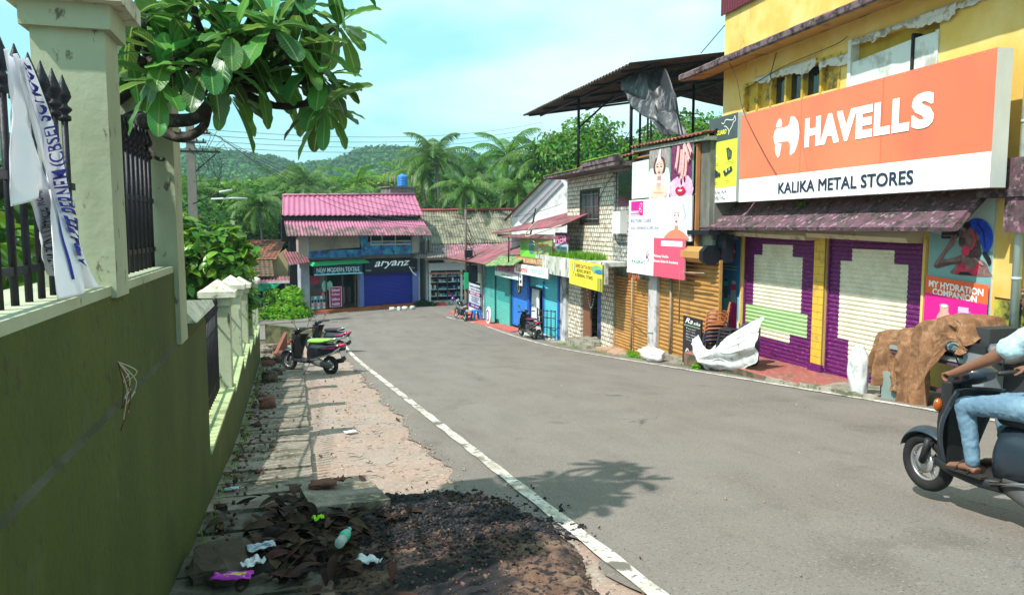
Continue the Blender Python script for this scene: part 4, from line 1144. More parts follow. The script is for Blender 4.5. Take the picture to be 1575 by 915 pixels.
# projecting boards
def faceart(a, skin, shade, towel=None, **k):
    _faceart(a, printed(skin), printed(shade), towel, **k)
def _faceart(a, skin, shade, towel=None, hair=(50, 30, 30), cx=.5, cy=.62, w=.20, h=.17):
    if towel: a.poly([(cx - w * 1.7, cy - h * .9), (cx - w * 1.3, cy + h * 1.1), (cx - w * .3, cy + h * 1.8), (cx + w * .8, cy + h * 1.6), (cx + w * 1.6, cy + h * .6), (cx + w * 1.7, cy - h)], towel, 3)
    else: a.poly([(cx - w * 1.15, cy - h * .7), (cx - w * 1.1, cy + h), (cx, cy + h * 1.45), (cx + w * 1.1, cy + h), (cx + w * 1.15, cy - h * .7)], hair, 3)
    a.poly([(cx - w * .42, cy - h * 1.6), (cx - w * .4, cy - h * .6), (cx + w * .4, cy - h * .6), (cx + w * .42, cy - h * 1.6)], shade)
    a.poly([(cx - w * .92, cy + h * .3), (cx - w * .8, cy - h * .4), (cx - w * .38, cy - h * .98), (cx, cy - h * 1.12), (cx + w * .38, cy - h * .98), (cx + w * .8, cy - h * .4), (cx + w * .92, cy + h * .3), (cx + w * .6, cy + h * .95), (cx, cy + h * 1.15), (cx - w * .6, cy + h * .95)], skin, 3)
    for sx in (-1, 1):
        a.poly([(cx + sx * w * .2, cy + h * .14), (cx + sx * w * .42, cy + h * .24), (cx + sx * w * .65, cy + h * .12), (cx + sx * w * .42, cy + h * .04)], hair, 2)
        a.line([(cx + sx * w * .15, cy + h * .38), (cx + sx * w * .42, cy + h * .48), (cx + sx * w * .7, cy + h * .34)], .012, hair, smooth=3)
    a.line([(cx - w * .05, cy + h * .2), (cx - w * .12, cy - h * .25), (cx + w * .08, cy - h * .3)], .012, shade)
    a.poly([(cx - w * .3, cy - h * .58), (cx - w * .1, cy - h * .48), (cx, cy - h * .52), (cx + w * .1, cy - h * .48), (cx + w * .3, cy - h * .58), (cx, cy - h * .72)], (190, 60, 80), 2)
def p_face(a):
    a.rect(0, 1, 0, 1, printed((150, 140, 138))); a.poly([(0, .0), (0, .55), (.2, .62), (.8, .62), (1, .5), (1, 0)], (205, 220, 235), 2)
    faceart(a, (228, 190, 175), (195, 145, 130), None, hair=(90, 60, 55), cx=.52, cy=.62, w=.22, h=.16)
    a.poly([(.40, .72), (.46, .86), (.54, .99), (.60, .99), (.58, .86), (.62, .76)], (225, 215, 215), 2)
    a.poly([(.1, .02), (.2, .2), (.42, .27), (.5, .18), (.62, .28), (.82, .22), (.9, .05), (.7, 0), (.3, 0)], (238, 195, 175), 2)
    for k in range(4): a.line([(.38 + .07 * k, .08), (.42 + .06 * k, .33)], .035, (232, 185, 165), smooth=0)
    a.line([(.25, .12), (.75, .1)], .01, (200, 140, 120))
def p_nail(a):
    a.poly([(0, 0), (1, 0), (1, 1), (0, 1)], printed((110, 40, 85))); a.poly([(0, 0), (1, 0), (1, .3), (.6, .42), (0, .3)], printed((235, 175, 205)), 2)
    for k, (x0, y0, x1, y1) in enumerate([(.34, .98, .20, .52), (.50, .90, .40, .42), (.62, .95, .52, .30), (.75, .8, .68, .34), (.62, 1.0, .9, .66), (.8, 1.0, 1.0, .78)]):
        a.line([(x0, y0), ((x0 + x1) / 2 + .02, (y0 + y1) / 2), (x1, y1)], .12, printed((222, 160, 158)), smooth=3); a.line([(x0 - .02, y0 - .02), ((x0 + x1) / 2, (y0 + y1) / 2), (x1 - .01, y1 + .03)], .03, (240, 196, 190), smooth=3)
        a.ell(x1, y1 - .01, .038, (70, 20, 40), .075)
    a.poly([(.25, .12), (.38, .20), (.5, .17), (.62, .2), (.75, .12), (.62, .045), (.5, .03), (.38, .045)], (190, 20, 60), 3); a.poly([(.38, .125), (.5, .145), (.62, .125), (.5, .10)], (240, 225, 230), 2)
bd = thing('salon_signboard', 'tall framed stack of pink and white beauty salon boards over the brown shutters', 'sign', P2(4.5, .2, .4))
board(bd, 'plain_panel', F2, 2.93, 3.98, 2.46, 3.45, .20, .24, (214, 232, 224), (150, 90, 50))
board(bd, 'poster', F2, 4.02, 5.18, 2.44, 3.66, .20, .24, (150, 140, 138), (140, 180, 170), p_face, label='poster of a face under massage', slant=.02)
board(bd, 'poster', F2, 5.28, 6.32, 2.42, 3.66, .20, .24, (110, 40, 85), (140, 180, 170), p_nail, label='poster of hands with dark nails and red lips', slant=.02)
def butterfly(a, x, y, k, c):
    a.line([(x, y), (x + .012 * k, y + .10 * k), (x + .035 * k, y + .14 * k), (x + .045 * k, y + .08 * k), (x, y)], .012 * k, c, smooth=4); a.line([(x, y), (x + .03 * k, y + .0), (x + .045 * k, y - .05 * k), (x + .02 * k, y - .06 * k), (x, y)], .012 * k, c, smooth=4)
def mid(a):
    a.rect(.04, .26, .60, .97, (228, 30, 145)); a.text("RASIKA'S", .05, .18, .66, .73, WH, .03); a.rect(.05, .2, .62, .635, WH); butterfly(a, .19, .76, 1.1, WH)
    a.text('BEAUTICIAN  COURSE', .04, .40, .43, .52, (70, 60, 140), 0); a.text('BASIC, ADVANCE & DIPLOMA', .04, .53, .24, .33, (70, 60, 140), 0)
    x0, x1, y0, y1 = .635, .965, .03, .93
    a.rect(x0, x1, y0, y1, (205, 215, 222))
    sub = Art(lambda x, y, l: a.P(x + x0 * a.w, y + y0 * a.h, l + a.lift), (x1 - x0) * a.w, (y1 - y0) * a.h); sub.mb = a.mb; sub.mats = a.mats
    faceart(sub, (232, 205, 200), (225, 130, 105), (226, 232, 236), hair=(120, 90, 110), cx=.5, cy=.58, w=.19, h=.21)
    sub.poly([(.0, .0), (.08, .13), (.34, .24), (.66, .24), (.93, .12), (1, 0)], (226, 128, 100), 2); sub.line([(.78, .9), (.88, .6), (.8, .45)], .02, (160, 170, 190))
    a.lift += .02
board(bd, 'course_board', F2, 2.80, 6.38, 1.36, 2.42, .22, .26, (247, 247, 249), (170, 170, 170), mid, label="white board with magenta square, BEAUTICIAN COURSE BASIC, ADVANCE & DIPLOMA", slant=.0)
def low(a):
    a.rect(.5, 1, 0, 1, (242, 84, 112)); a.rect(.63, .97, .80, .93, WH); a.text('Unisex Salon & Spa', .66, .93, .84, .88, (150, 120, 130))
    a.text("RASIKA'S", .09, .36, .28, .38, (30, 110, 110), .01); butterfly(a, .37, .45, 1.0, (210, 60, 120)); butterfly(a, .365, .47, 1.3, (50, 110, 100))
    a.text('Makeup Studio', .51, .76, .48, .57, WH, .02); a.text('Beauty Salon & Academy', .51, .92, .35, .44, WH, .02)
    a.poly([(0, .1), (.25, .03), (.5, .0), (0, 0)], (235, 228, 232))
board(bd, 'logo_board', F2, 2.86, 6.16, .44, 1.42, .27, .31, (248, 246, 248), (190, 130, 140), low, label='white and pink board, Makeup Studio Beauty Salon & Academy', slant=.0)
mb = MB()
for s, z0 in ((2.84, .5), (6.4, 1.05), (4.55, .5)): mb.fbox(F2, s, s + .05, .10, .19, z0, 3.6)
for z in (3.55, 2.43, 1.38, .6): mb.fbox(F2, 2.86, 6.4, .12, .18, z, z + .04)
for s in (2.86, 6.4): mb.fbox(F2, s, s + .04, -.02, .12, 1.7, 1.74); mb.fbox(F2, s, s + .04, -.02, .12, 3.3, 3.34)
mb.build('frame', mat('orange_frame', (.4, .17, .06), .7), bd)
mb = MB()
for k in range(9):
    a = rng.uniform(-.1, .1); s = 3.0 + .07 * k
    mb.tube(spline([P2(s, .25, .5), P2(s + a, .28, .36 - .02 * k % .1), P2(s + a * 1.5, .25, .22 + .03 * (k % 3))], 4, False), [.03, .028, .026, .025, .022, .02, .018, .016, .01], 5)
mb.build('red_rag', mat('red_rag_cloth', (.4, .10, .04), .8, .2, 9), bd)
# eave: tiled edge of the roof running over the salon building
tiled_roof(b2, 'roof', P2(3.0, .32, 3.84), P2(6.95, .34, 3.75), P2(6.95, -4.2, 4.75), P2(3.0, -4.2, 4.85), rows=14, cols=20)
mb = MB(); mb.hexa([P2(2.9, .25, 3.72), P2(6.93, .27, 3.63), P2(6.93, -.1, 3.63), P2(2.9, -.1, 3.72), P2(2.9, .25, 3.80), P2(6.93, .27, 3.71), P2(6.93, -.1, 3.73), P2(2.9, -.1, 3.82)]); mb.build('eave_board', mat('grey_eave_board', (.20, .23, .2), .9, .2, 4), b2)
# cement apron and steps
mb = MB(); mb.fbox(F2, 1.1, 3.7, -.1, .55, -2.35, -1.93); mb.build('doorstep', mat('terracotta_step', (.42, .27, .19), .85, .15, 5, dirt=((.25, .17, .12), .4, 3)), b2)
mb = MB(); mb.fbox(F2, 4.15, 7.2, -.1, .12, -2.1, -1.54); mb.build('threshold', kerb_m, b2)

# ---------------- sheet roof on posts above the middle buildings
def corr(mb, A, B, C_, D, pitch=.15, amp=.03, mi=0, nv=6, th=.006, sag=0, mfn=None, seg=6):
    """corrugated sheet; ridges run from the A-B edge to the D-C edge"""
    A, B, C_, D = map(Vector, (A, B, C_, D)); nrm = (B - A).cross(D - A).normalized()
    if nrm.z < 0: nrm = -nrm
    n = max(4, int((B - A).length / pitch)) * seg
    def fn(u, v):
        p = (A * (1 - u) + B * u) * (1 - v) + (D * (1 - u) + C_ * u) * v
        return p + nrm * (amp * math.cos(u * n / seg * 2 * math.pi) + .02 * noise.noise((u * 5, v * 4, 7))) - Vector((0, 0, sag * math.sin(math.pi * u)))
    mb.sheet(fn, n, nv, (0, 0, -th), mi, True, mfn)
rc = thing('rooftop_canopy', 'dark corrugated sheet canopy on steel posts above the clay tiled roofs', 'canopy', (9.3, 22, 3.6))
tin = mat('weathered_dark_tin', (.095, .065, .06), .7, .2, 3, bump=.3, bscale=20, dirts=[((.045, .032, .03), .45, 2), ((.16, .09, .07), .3, 5)])
mb = MB()
corr(mb, (8.6, 28.3, 6.0), (8.6, 18.6, 5.98), (15.0, 18.6, 7.0), (15.0, 28.3, 7.1), .22, .035)
corr(mb, (15.0, 28.3, 7.1), (15.0, 18.6, 7.0), (19.5, 18.6, 6.3), (19.5, 28.3, 6.4), .22, .035)
mb.build('sheet_roof', tin, rc)
mb = MB()
for y in (19.4, 21.6, 24.0, 26.2, 27.8): mb.tube([(8.7, y, 5.93), (15, y, 6.93)], .045, 6)
for x, z in ((9.3, 6.0), (11.2, 6.3), (13.2, 6.62), (14.9, 6.9)): mb.tube([(x, 18.7, z), (x, 28.2, z)], .04, 6)
mb.tube([(9.3, 20.0, 5.0), (10.6, 20.0, 6.15)], .035, 6); mb.tube([(9.3, 24.2, 5.0), (10.6, 24.2, 6.15)], .035, 6)
mb.build('rafters', iron, rc)
for (x, y, z0, z1) in ((9.3, 24.1, 3.5, 6.0), (9.3, 19.95, 3.55, 6.0), (13.4, 23.7, 4.4, 6.6), (13.4, 19.4, 4.4, 6.6), (13.4, 27.9, 4.2, 6.6)):
    mb = MB(); mb.tube([(x, y, z0), (x, y, z1)], .05, 8); mb.build('post', iron, rc)
tp = MB()
def tarpf(u, v):
    top = Vector((8.98 + .75 * u, 20.0 - 1.25 * u, 5.90 + .10 * u)); 
    q = v ** 1.1
    bot = Vector((9.15 + .35 * u, 17.35 - .35 * u, 3.95))
    p = top.lerp(bot, q); side = math.sin(math.pi * u)
    p += Vector((-.22 * math.sin(u * 14 + v * 3) * (.3 + .4 * v) * .5, .16 * math.sin(u * 9 + v * 6), -.10 * math.sin(q * math.pi) + .22 * noise.noise((u * 4, v * 5, 2))))
    if u < .3: p += Vector((0, .3 * (1 - u / .3) * math.sin(v * 3.0), 0))
    return p
tp.sheet(tarpf, 46, 50, (.003, 0, 0))
tp.build('tarpaulin', mat('black_tarpaulin', (.025, .026, .032), .42, .3, 6, bump=.5, bscale=14, spec=.6, dirts=[((.17, .17, .18), .34, 5, (1, 1, .4), .1)]),
         label='torn black tarpaulin hanging in folds from the edge of the rooftop canopy', cat='tarpaulin')
mb = MB(); mb.tube([(10.3, 17.9, 6.2), (10.85, 17.4, 7.0)], .012, 5); mb.build('antenna_rod', iron, rc)
mb = MB(); mb.tube([(9.9, 20.1, 4.2), (9.9, 20.1, 4.95)], .03, 6); mb.build('stub_pipe', conc_g, rc)
mb = MB(); mb.tube([(10.1, 20.3, 4.25), (10.1, 20.3, 5.05)], .03, 6); mb.build('stub_pipe', conc_g, rc)
# ================================================================ FARTHER SHOPS
F4 = Fr((8.9, 38.6), (9.2, 25.0)); P4 = F4.P
teal = mat('teal_shutter_paint', (.045, .30, .29), .5, .1, 4, dirts=[((.09, .38, .36), .4, 1.2)])
blue_s = mat('bright_blue_paint', (.03, .19, .60), .5, .1, 4)
aqua = mat('aqua_shutter_paint', (.09, .48, .56), .5, .08, 4)
pinksheet = mat('pink_roof_sheet', (.34, .085, .13), .75, .2, 2, bump=.3, bscale=12, dirts=[((.115, .065, .06), .52, 1.5, (1, 1, 1), .25), ((.24, .16, .15), .36, 3)])
b4 = thing('lean_to_shops', 'row of low teal and blue shuttered shops under rusty pink sheet roofs', 'shops', P4(6, 0, G(32)))
mb = MB()
def b4x(s0, s1, z0, z1, n0=-.2, n1=0): mb.fbox(F4, s0, s1, n0, n1, z0, z1)
b4x(-.5, 2.5, -3.0, .4); b4x(2.5, 7.15, -.18, .35); b4x(13.05, 13.62, -2.6, .9)
mb.build('wall', mat('whitewash_stained', (.48, .50, .52), .85, .1, 2, dirts=[((.12, .12, .12), .38, 4, (1, 1, .5), .15)]), b4) if 0 else pieces(mb, 'wall', mat('whitewash_stained', (.48, .50, .52), .85, .1, 2, dirts=[((.12, .12, .12), .38, 4, (1, 1, .5), .15)]), b4)
mb = MB(); b4x(2.45, 9.5, .0, .4, -.1, .02); b4x(9.45, 13.05, -.05, .5, -.1, .02); mb.build('teal_lintel', teal, b4)
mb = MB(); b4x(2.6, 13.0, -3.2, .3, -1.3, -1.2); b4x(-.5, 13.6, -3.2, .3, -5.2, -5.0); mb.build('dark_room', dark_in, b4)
shutter(b4, 'roller_shutter', F4, 2.66, 6.98, -2.82, -.02, -.05, [teal, mat('teal_sunlit_tone', (.10, .42, .38), .5, .1, 4)], lambda q: [] if q == 'cuts' else (1 if q[1] < -1.7 else 0), label='wide teal roller shutter with paler lower half')  # paler teal below: sunlight on the lower slats put into the colour
mb = MB(); b4x(4.55, 4.62, -2.8, -.02, -.05, .03); b4x(7.02, 7.2, -2.85, 0, -.1, .05); mb.build('mullion', mat('dark_teal', (.02, .10, .10), .5), b4)
shutter(b4, 'roller_shutter', F4, 7.28, 9.38, -2.5, -.25, -.05, [blue_s], label='bright blue roller shutter with a small shield sticker')
mb = MB(); a = Art(lambda x, y, l: P4(7.9 + x, -.01 + l, -1.15 + y), .5, .5)
a.poly([(.0, .8), (.2, 1), (.8, 1), (1, .8), (.95, .4), (.7, .02), (.3, .02), (.05, .4)], (40, 40, 45)); a.poly([(.12, .8), (.25, .92), (.75, .92), (.88, .8), (.82, .42), (.65, .12), (.35, .12), (.18, .42)], (235, 215, 130)); a.ell(.52, .55, .09, (70, 60, 50), .13)
a.mb.build('sticker', a.mats, b4)
mb = MB(); b4x(9.42, 9.68, -2.7, -.1, -.1, .04); b4x(12.93, 13.08, -2.6, .2, -.1, .05); b4x(11.30, 11.42, -2.55, -.4, -.1, .04); b4x(12.9, 13.3, .2, .42, -.1, .06); mb.build('blue_jamb', mat('cobalt_jamb', (.02, .09, .42), .5), b4)
shutter(b4, 'rolled_shutter_top', F4, 9.7, 11.3, -.72, -.02, -.04, [aqua]); 
shutter(b4, 'roller_shutter', F4, 11.45, 12.9, -2.42, .05, -.04, [aqua], label='pale aqua roller shutter')
mb = MB(); mb.sheet(lambda u, v: P4(9.85 + .95 * u, -.05 + .05 * math.sin(u * 20 + v * 2), -.75 - 1.55 * v), 30, 8, (.004, 0, 0)); mb.build('curtain', mat('pale_curtain', (.58, .60, .62), .8, .08, 4), b4)
mb = MB(); b4x(9.7, 11.3, -.76, -.70, -.1, .02); mb.tube([P4(9.8, -.03, -.74), P4(11.3, -.03, -.74)], .015, 6); mb.build('curtain_rod', iron, b4)
mb = MB(); b4x(9.5, 12.9, -2.9, -2.42, -.3, .35); mb.build('shop_step', mat('white_step', (.55, .55, .52), .8, .1, 3), b4)
mb = MB()
n_ = 14; rings = []
for i in range(n_ + 1):
    s = -1.2 + 10.2 * i / n_; z = -2.86 + .25 * sm((s - 3) / 6); zb = G(38.6 - s) - .15
    rings.append([P4(s, 0, zb), P4(s, .95 - .35 * sm((s - 4) / 5), zb), P4(s, .95 - .35 * sm((s - 4) / 5), z), P4(s, 0, z + .01)])
mb.loft(rings, 0, True, False); mb.build('red_step', mat('pink_red_paving', (.48, .12, .10), .8, .15, 3, dirt=((.3, .16, .13), .35, 5)), b4)
# lattice grille gate in blue-black iron
gt = thing('iron_gate', 'small black iron lattice gate leaning open beside the aqua shutter', 'gate', P4(12.8, .5, -2.4))
mb = MB()
for s in (12.15, 12.75): mb.tube([P4(s, .55, -2.38), P4(s, .55, -1.30)], .022, 6)
for z in (-2.32, -2.05, -1.8, -1.58, -1.36): mb.tube([P4(12.15, .55, z), P4(12.75, .55, z)], .018, 6)
for k, s in enumerate((12.3, 12.45, 12.6)):
    for z0, z1 in ((-2.32, -2.05), (-1.8, -1.58)): mb.tube([P4(s, .55, z0), P4(s, .55, z1)], .014, 5)
    for z0, z1 in ((-2.05, -1.8), (-1.58, -1.36)): mb.tube([P4(s - .07, .55, z0), P4(s - .07, .55, z1)], .014, 5)
mb.build('leaf', iron, gt)
mb = MB()
for z in (-2.3, -1.95, -1.6, -1.35): mb.tube([P4(12.78, .55, z), P4(13.25, .25, z)], .018, 6)
for s in (0, .33, .66, 1): mb.tube([P4(12.78 + .47 * s, .55 - .3 * s, -2.38), P4(12.78 + .47 * s, .55 - .3 * s, -1.3)], .018, 6)
mb.build('leaf', iron, gt)
# roofs: long pink lean-to, green scalloped awning, upper pink canopy
def rust_mfn(nv, k): return None
mb = MB(); corr(mb, P4(-1.7, .95, .02), P4(9.6, .85, .02), P4(11.4, -1.4, 1.0), P4(2.6, -1.6, 1.02), .17, .03, 0); mb.build('pink_lean_to_roof', pinksheet, b4)
mb = MB(); mb.fbox(F4, -1.6, 2.5, .80, .88, -.14, -.04); mb.fbox(F4, -1.2, 2.4, -.1, .8, -.16, -.1); mb.build('eave_rafter', mat('rotten_wood', (.16, .10, .07), .9, .2, 5), b4)
mb = MB(); corr(mb, P4(6.4, .98, -.02), P4(10.6, .98, .22), P4(10.7, .2, .62), P4(6.4, .2, .42), .14, .03, 0); mb.build('green_awning', mat('mossy_green_sheet', (.12, .22, .08), .8, .25, 6, dirt=((.30, .36, .2), .4, 6)), b4)
mb = MB(); corr(mb, P4(7.6, 1.05, 1.42), P4(15.3, .8, 1.72), P4(15.3, -1.2, 2.55), P4(12.0, -.9, 2.25), .17, .03, 0); mb.fbox(F4, 8.0, 15.2, .82, .90, 1.28, 1.40); mb.build('upper_pink_canopy', pinksheet, b4)
mb = MB(); mb.tube([P4(9.3, .8, -.1), P4(9.35, .8, 1.35)], .03, 6); mb.tube([P4(11.2, .3, 2.4), P4(10.9, .4, 1.4)], .03, 6); mb.build('canopy_post', iron, b4)
mb = MB(); mb.tube(spline([P4(13.2, .95, 1.9), P4(12.6, 1.05, 1.6), P4(12.3, 1.05, 1.35), P4(13.6, 1.0, 1.5), P4(15.5, .9, 1.75)], 5, False), .022, 6); mb.tube([P4(11.3, .6, 1.35), P4(12.9, .62, .8)], .018, 5); mb.build('loose_cable', mat('beige_cable', (.55, .47, .35), .7), b4)
def our(a):
    a.poly([(0, 0), (.6, 0), (.35, .25), (.1, .6), (0, .65)], (90, 175, 60), 0); a.poly([(0, 0), (.75, 0), (.5, .12), (.3, .42)], (120, 205, 60)); a.line([(.25, .45), (.42, .2), (.7, .04)], .06, (80, 200, 50), smooth=3)
    a.poly([(.32, .2), (.30, .55), (.36, .75), (.42, .72), (.46, .45), (.44, .18)], (90, 130, 140), 3); a.ell(.38, .8, .13, (120, 150, 150), .12)
    a.text('Our', .60, .76, .78, .90, (150, 90, 60), .01); a.text('Exchange', .56, .90, .50, .66, (150, 90, 60), .02); a.text('Now', .60, .78, .28, .42, (235, 235, 220), .01)
    for k in range(4): a.line([(.06 + .05 * k, .3), (.05 + .05 * k, .85)], .03, (110, 170, 80))
board(b4, 'poster', F4, 10.05, 13.70, .52, 1.42, .50, .54, (150, 165, 110), (80, 90, 60), our, label='faded green advertising board above the shop signs')
def hei(a): a.rect(0, 1, .6, 1, (100, 30, 80)); a.text('HEIR', .05, .9, .62, .9, (235, 160, 200), .02); a.text('WOMAN', .15, .9, .38, .52, (60, 70, 90)); a.text('WHITE', .1, .95, .12, .30, (60, 70, 110), .02)
board(b4, 'poster', F4, 13.98, 15.2, .55, 1.50, .50, .54, (165, 190, 205), (60, 50, 50), hei, label='small blue and maroon poster beside the tiled house')
board(b4, 'signboard', F4, 9.65, 13.35, .28, .54, .56, .60, (160, 120, 80), (80, 60, 40), lambda a: a.text('LAKSHMI GENERAL STORES', .02, .98, .2, .8, (225, 200, 160), .02), label='brown board reading LAKSHMI GENERAL STORES', slant=-.0)
def lax(a): a.text('Laxmi', .08, .42, .22, .78, (225, 90, 90), .03); a.text('TEXTILES', .50, .90, .30, .68, (110, 200, 200), .02); a.text('Pernem Goa', .6, .85, .1, .2, (150, 150, 160))
board(b4, 'signboard', F4, 9.6, 13.6, -.14, .24, .62, .66, (238, 240, 238), (150, 150, 150), lax, label='white board with red Laxmi lettering', slant=-.0)
def whs(a): a.rect(0, 1, 0, .42, (215, 230, 220)); a.text('SAI MOBILE WORLD', .16, .95, .52, .9, (150, 50, 100), .02); a.text('SALES & SERVICE', .3, .78, .12, .34, (40, 100, 80), .01); a.ell(.07, .62, .09, (60, 140, 110))
board(b4, 'signboard', F4, 6.75, 10.1, -.42, .02, .60, .64, (205, 160, 190), (160, 160, 160), whs, label='pale sign with pink lettering under the green awning', slant=.0)
board(b4, 'signboard', F4, 10.15, 10.55, -.62, -.10, .58, .62, (235, 235, 235), (40, 40, 40), lambda a: (a.poly([(.2, .3), (.5, .8), (.8, .3), (.5, .15)], (50, 50, 55), 2), a.ell(.5, .5, .05, (220, 220, 220))), label='small hanging square sign with a dark emblem')
def ban(a):
    a.rect(0, 1, .68, 1, (205, 222, 200)); a.ell(.48, .82, .42, (35, 30, 40), .26); a.ell(.38, .84, .12, (220, 150, 170)); a.ell(.6, .8, .1, (200, 200, 210)); a.rect(.1, .9, .70, .75, (35, 30, 40))
    a.text('NAILS LOUNGE', .08, .92, .60, .65, (60, 40, 90), .03); a.text('98220 46351', .15, .85, .53, .57, (60, 60, 90), .02)
    a.rect(0, 1, .42, .50, (150, 30, 90)); a.text('BEAUTY CARE', .12, .88, .44, .48, WH, .02)
    for k, y in enumerate((.37, .33, .29, .25)): a.rect(.18 + .03 * (k % 2), .82 - .04 * (k % 3), y, y + .018, (80, 90, 130))
    a.rect(0, 1, .10, .21, (70, 50, 110)); a.text('OPEN DAILY', .2, .8, .13, .18, (220, 210, 240), .02); a.rect(0, 1, 0, .08, (200, 210, 225))
board(b4, 'poster', F4, -.25, 2.35, -2.72, -.62, .02, .07, (198, 208, 226), (180, 185, 190), ban, label='tall pale poster with a dark circle and purple bands')

# white gabled house behind
F9 = Fr((9.6, 33.6), (16.5, 31.0)); P9 = F9.P
b9 = thing('white_gabled_house', 'whitewashed house with steep gable end rising behind the pink lean-to roofs', 'house', (12, 36, -3))
white_w = mat('whitewash', (.86, .86, .87), .8, .05, 1.5, bump=.2, bscale=12, dirts=[((.35, .36, .36), .3, 2.5, (1, 1, .5), .2)])
mb = MB()
mb.add([P9(0, 0, -3), P9(5, 0, -3), P9(5, 0, 2.6), P9(2.1, 0, 4.25), P9(.1, 0, 2.3), P9(.3, -.9, -3), P9(5, -.9, -3), P9(5, -.9, 2.6), P9(2.1, -.9, 4.25), P9(.3, -.9, 2.3)],
       [(0, 1, 2, 3, 4), (9, 8, 7, 6, 5), (5, 0, 4, 9), (1, 6, 7, 2), (0, 5, 6, 1)])
mb.build('wall', white_w, b9)
mb = MB()
for k, (o, w_) in enumerate(((.16, .06), (.42, .05), (.62, .05))):
    dx, dz = .707 * o, -.707 * o
    mb.hexa([P9(.1 + dx, 0, 2.3 + dz), P9(.1 + dx + w_, 0, 2.3 + dz - w_), P9(.1 + dx + w_, .07, 2.3 + dz - w_), P9(.1 + dx, .07, 2.3 + dz),
             P9(2.05 + dx * .8, 0, 4.2 + dz), P9(2.05 + dx * .8 + w_, 0, 4.2 + dz - w_), P9(2.05 + dx * .8 + w_, .07, 4.2 + dz - w_), P9(2.05 + dx * .8, .07, 4.2 + dz)])
mb.build('gable_moulding', mat('lilac_moulding', (.42, .38, .44), .8, .1, 3), b9)
mb = MB(); corr(mb, P9(-.25, -.5, 2.0), P9(-.25, .25, 2.0), P9(2.1, .25, 4.38), P9(2.1, -.5, 4.38), .2, .025); mb.build('roof', rtile, b9)
mb = MB(); corr(mb, P9(2.1, .25, 4.38), P9(5.3, .25, 2.6), P9(5.3, -.5, 2.6), P9(2.1, -.5, 4.38), .2, .02); mb.build('roof', rtile, b9)
mb = MB(); mb.fbox(F9, -.3, 1.0, .05, .9, 1.2, 1.3); mb.build('side_eave', ledge_m, b9)

# ================================================================ END OF THE STREET
F6 = Fr((0.2, 42.3), (7.0, 45.4)); P6 = F6.P
pink = mat('pink_painted_sheet', (.40, .115, .21), .5, .07, 1.0, bump=.15, bscale=10, dirts=[((.50, .17, .27), .4, 1.2, (1, 1, 1), .4)])
pinkd = mat('pink_sheet_weathered_edge', (.27, .15, .16), .75, .25, 3, dirts=[((.10, .075, .07), .48, 2.2, (1, 1, 1), .2), ((.45, .15, .24), .38, 3)])
greyfc = mat('grey_cement_sheet', (.215, .205, .15), .9, .2, 1.6, bump=.4, bscale=14, dirts=[((.06, .06, .045), .45, 2.4, (1, 1, 1), .2), ((.32, .30, .2), .35, 1.2)])
b6 = thing('textile_shop_building', 'two storey textile shop with bright pink corrugated roof and blue tiled balcony front', 'building', P6(3.5, 0, G(44)))
mb = MB()
def b6x(s0, s1, z0, z1, n0=-.2, n1=0, mi=0): mb.fbox(F6, s0, s1, n0, n1, z0, z1, mi)
b6x(0, .5, -3.1, 1.3, -.3, .05); b6x(3.55, 3.8, -3.0, -.3); b6x(7.25, 7.75, -3.1, 1.2, -.3, .03); mb.hexa([P6(.05, -.3, -3.2), P6(.3, -.3, -3.2), P6(2.5, -5.5, -3.2), P6(2.2, -5.5, -3.2), P6(.05, -.3, 2.0), P6(.3, -.3, 2.0), P6(2.5, -5.5, 2.0), P6(2.2, -5.5, 2.0)]); mb.hexa([P6(7.4, -.3, -3.2), P6(7.7, -.3, -3.2), P6(9.9, -5.5, -3.2), P6(9.6, -5.5, -3.2), P6(7.4, -.3, 2.0), P6(7.7, -.3, 2.0), P6(9.9, -5.5, 2.0), P6(9.6, -5.5, 2.0)]); b6x(2.2, 9.9, -3.2, 2.0, -5.7, -5.5)
mb.build('wall', mat('lavender_wall', (.40, .41, .50), .85, .1, 1.5, dirts=[((.22, .22, .26), .4, 2, (1, 1, .4), .3)]), b6)
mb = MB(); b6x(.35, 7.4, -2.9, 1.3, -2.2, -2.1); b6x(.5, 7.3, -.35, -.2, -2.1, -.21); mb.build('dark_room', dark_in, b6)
mb = MB(); b6x(3.75, 7.6, -.15, .05, -.2, .1); b6x(.3, 3.75, -.14, -.03, -.2, .08); mb.build('floor_band', mat('brown_band', (.10, .065, .06), .8, .2, 3), b6)
btile = tile_wall('x', (.1, .1, .1), (.1, .1, .1), (.1, .1, .1), 1) if False else mat('blue_marble_tile', (.018, .105, .34), .3, .35, 3.5, spec=.5, dirts=[((.015, .30, .44), .44, 2.2, (1, 1, 1), .2), ((.005, .03, .12), .4, 3)])
mb = MB()
for i in range(8):
    for j in range(1): mb.fbox(F6, .45 + i * .40, .45 + (i + 1) * .40 - .015, 0, .03, -.02, .37)
for i in range(8):
    for j in range(3):
        s0 = 3.72 + i * .445
        if j == 2 and 1 <= i: continue
        mb.fbox(F6, s0, s0 + .43, 0, .03, .06 + j * .375, .06 + (j + 1) * .375 - .015)
mb.fbox(F6, .45, 7.28, -.15, 0, -.05, .40); mb.fbox(F6, 3.72, 7.28, -.15, .001, .40, .80); mb.fbox(F6, 3.7, 4.2, -.15, .02, .8, 1.35)
mb.build('tiled_parapet', btile, b6)
mb = MB(); mb.hexa([P6(.48, .03, .36), P6(3.62, .09, .52), P6(3.62, .05, .52), P6(.48, -.01, .36), P6(.48, .03, 1.25), P6(3.62, .09, 1.30), P6(3.62, .05, 1.30), P6(.48, -.01, 1.25)])
bl = mb.build('blank_board', mat('grey_beige_board', (.27, .23, .18), .8, .06, 1.5, dirt=((.2, .17, .14), .35, 1)), b6)
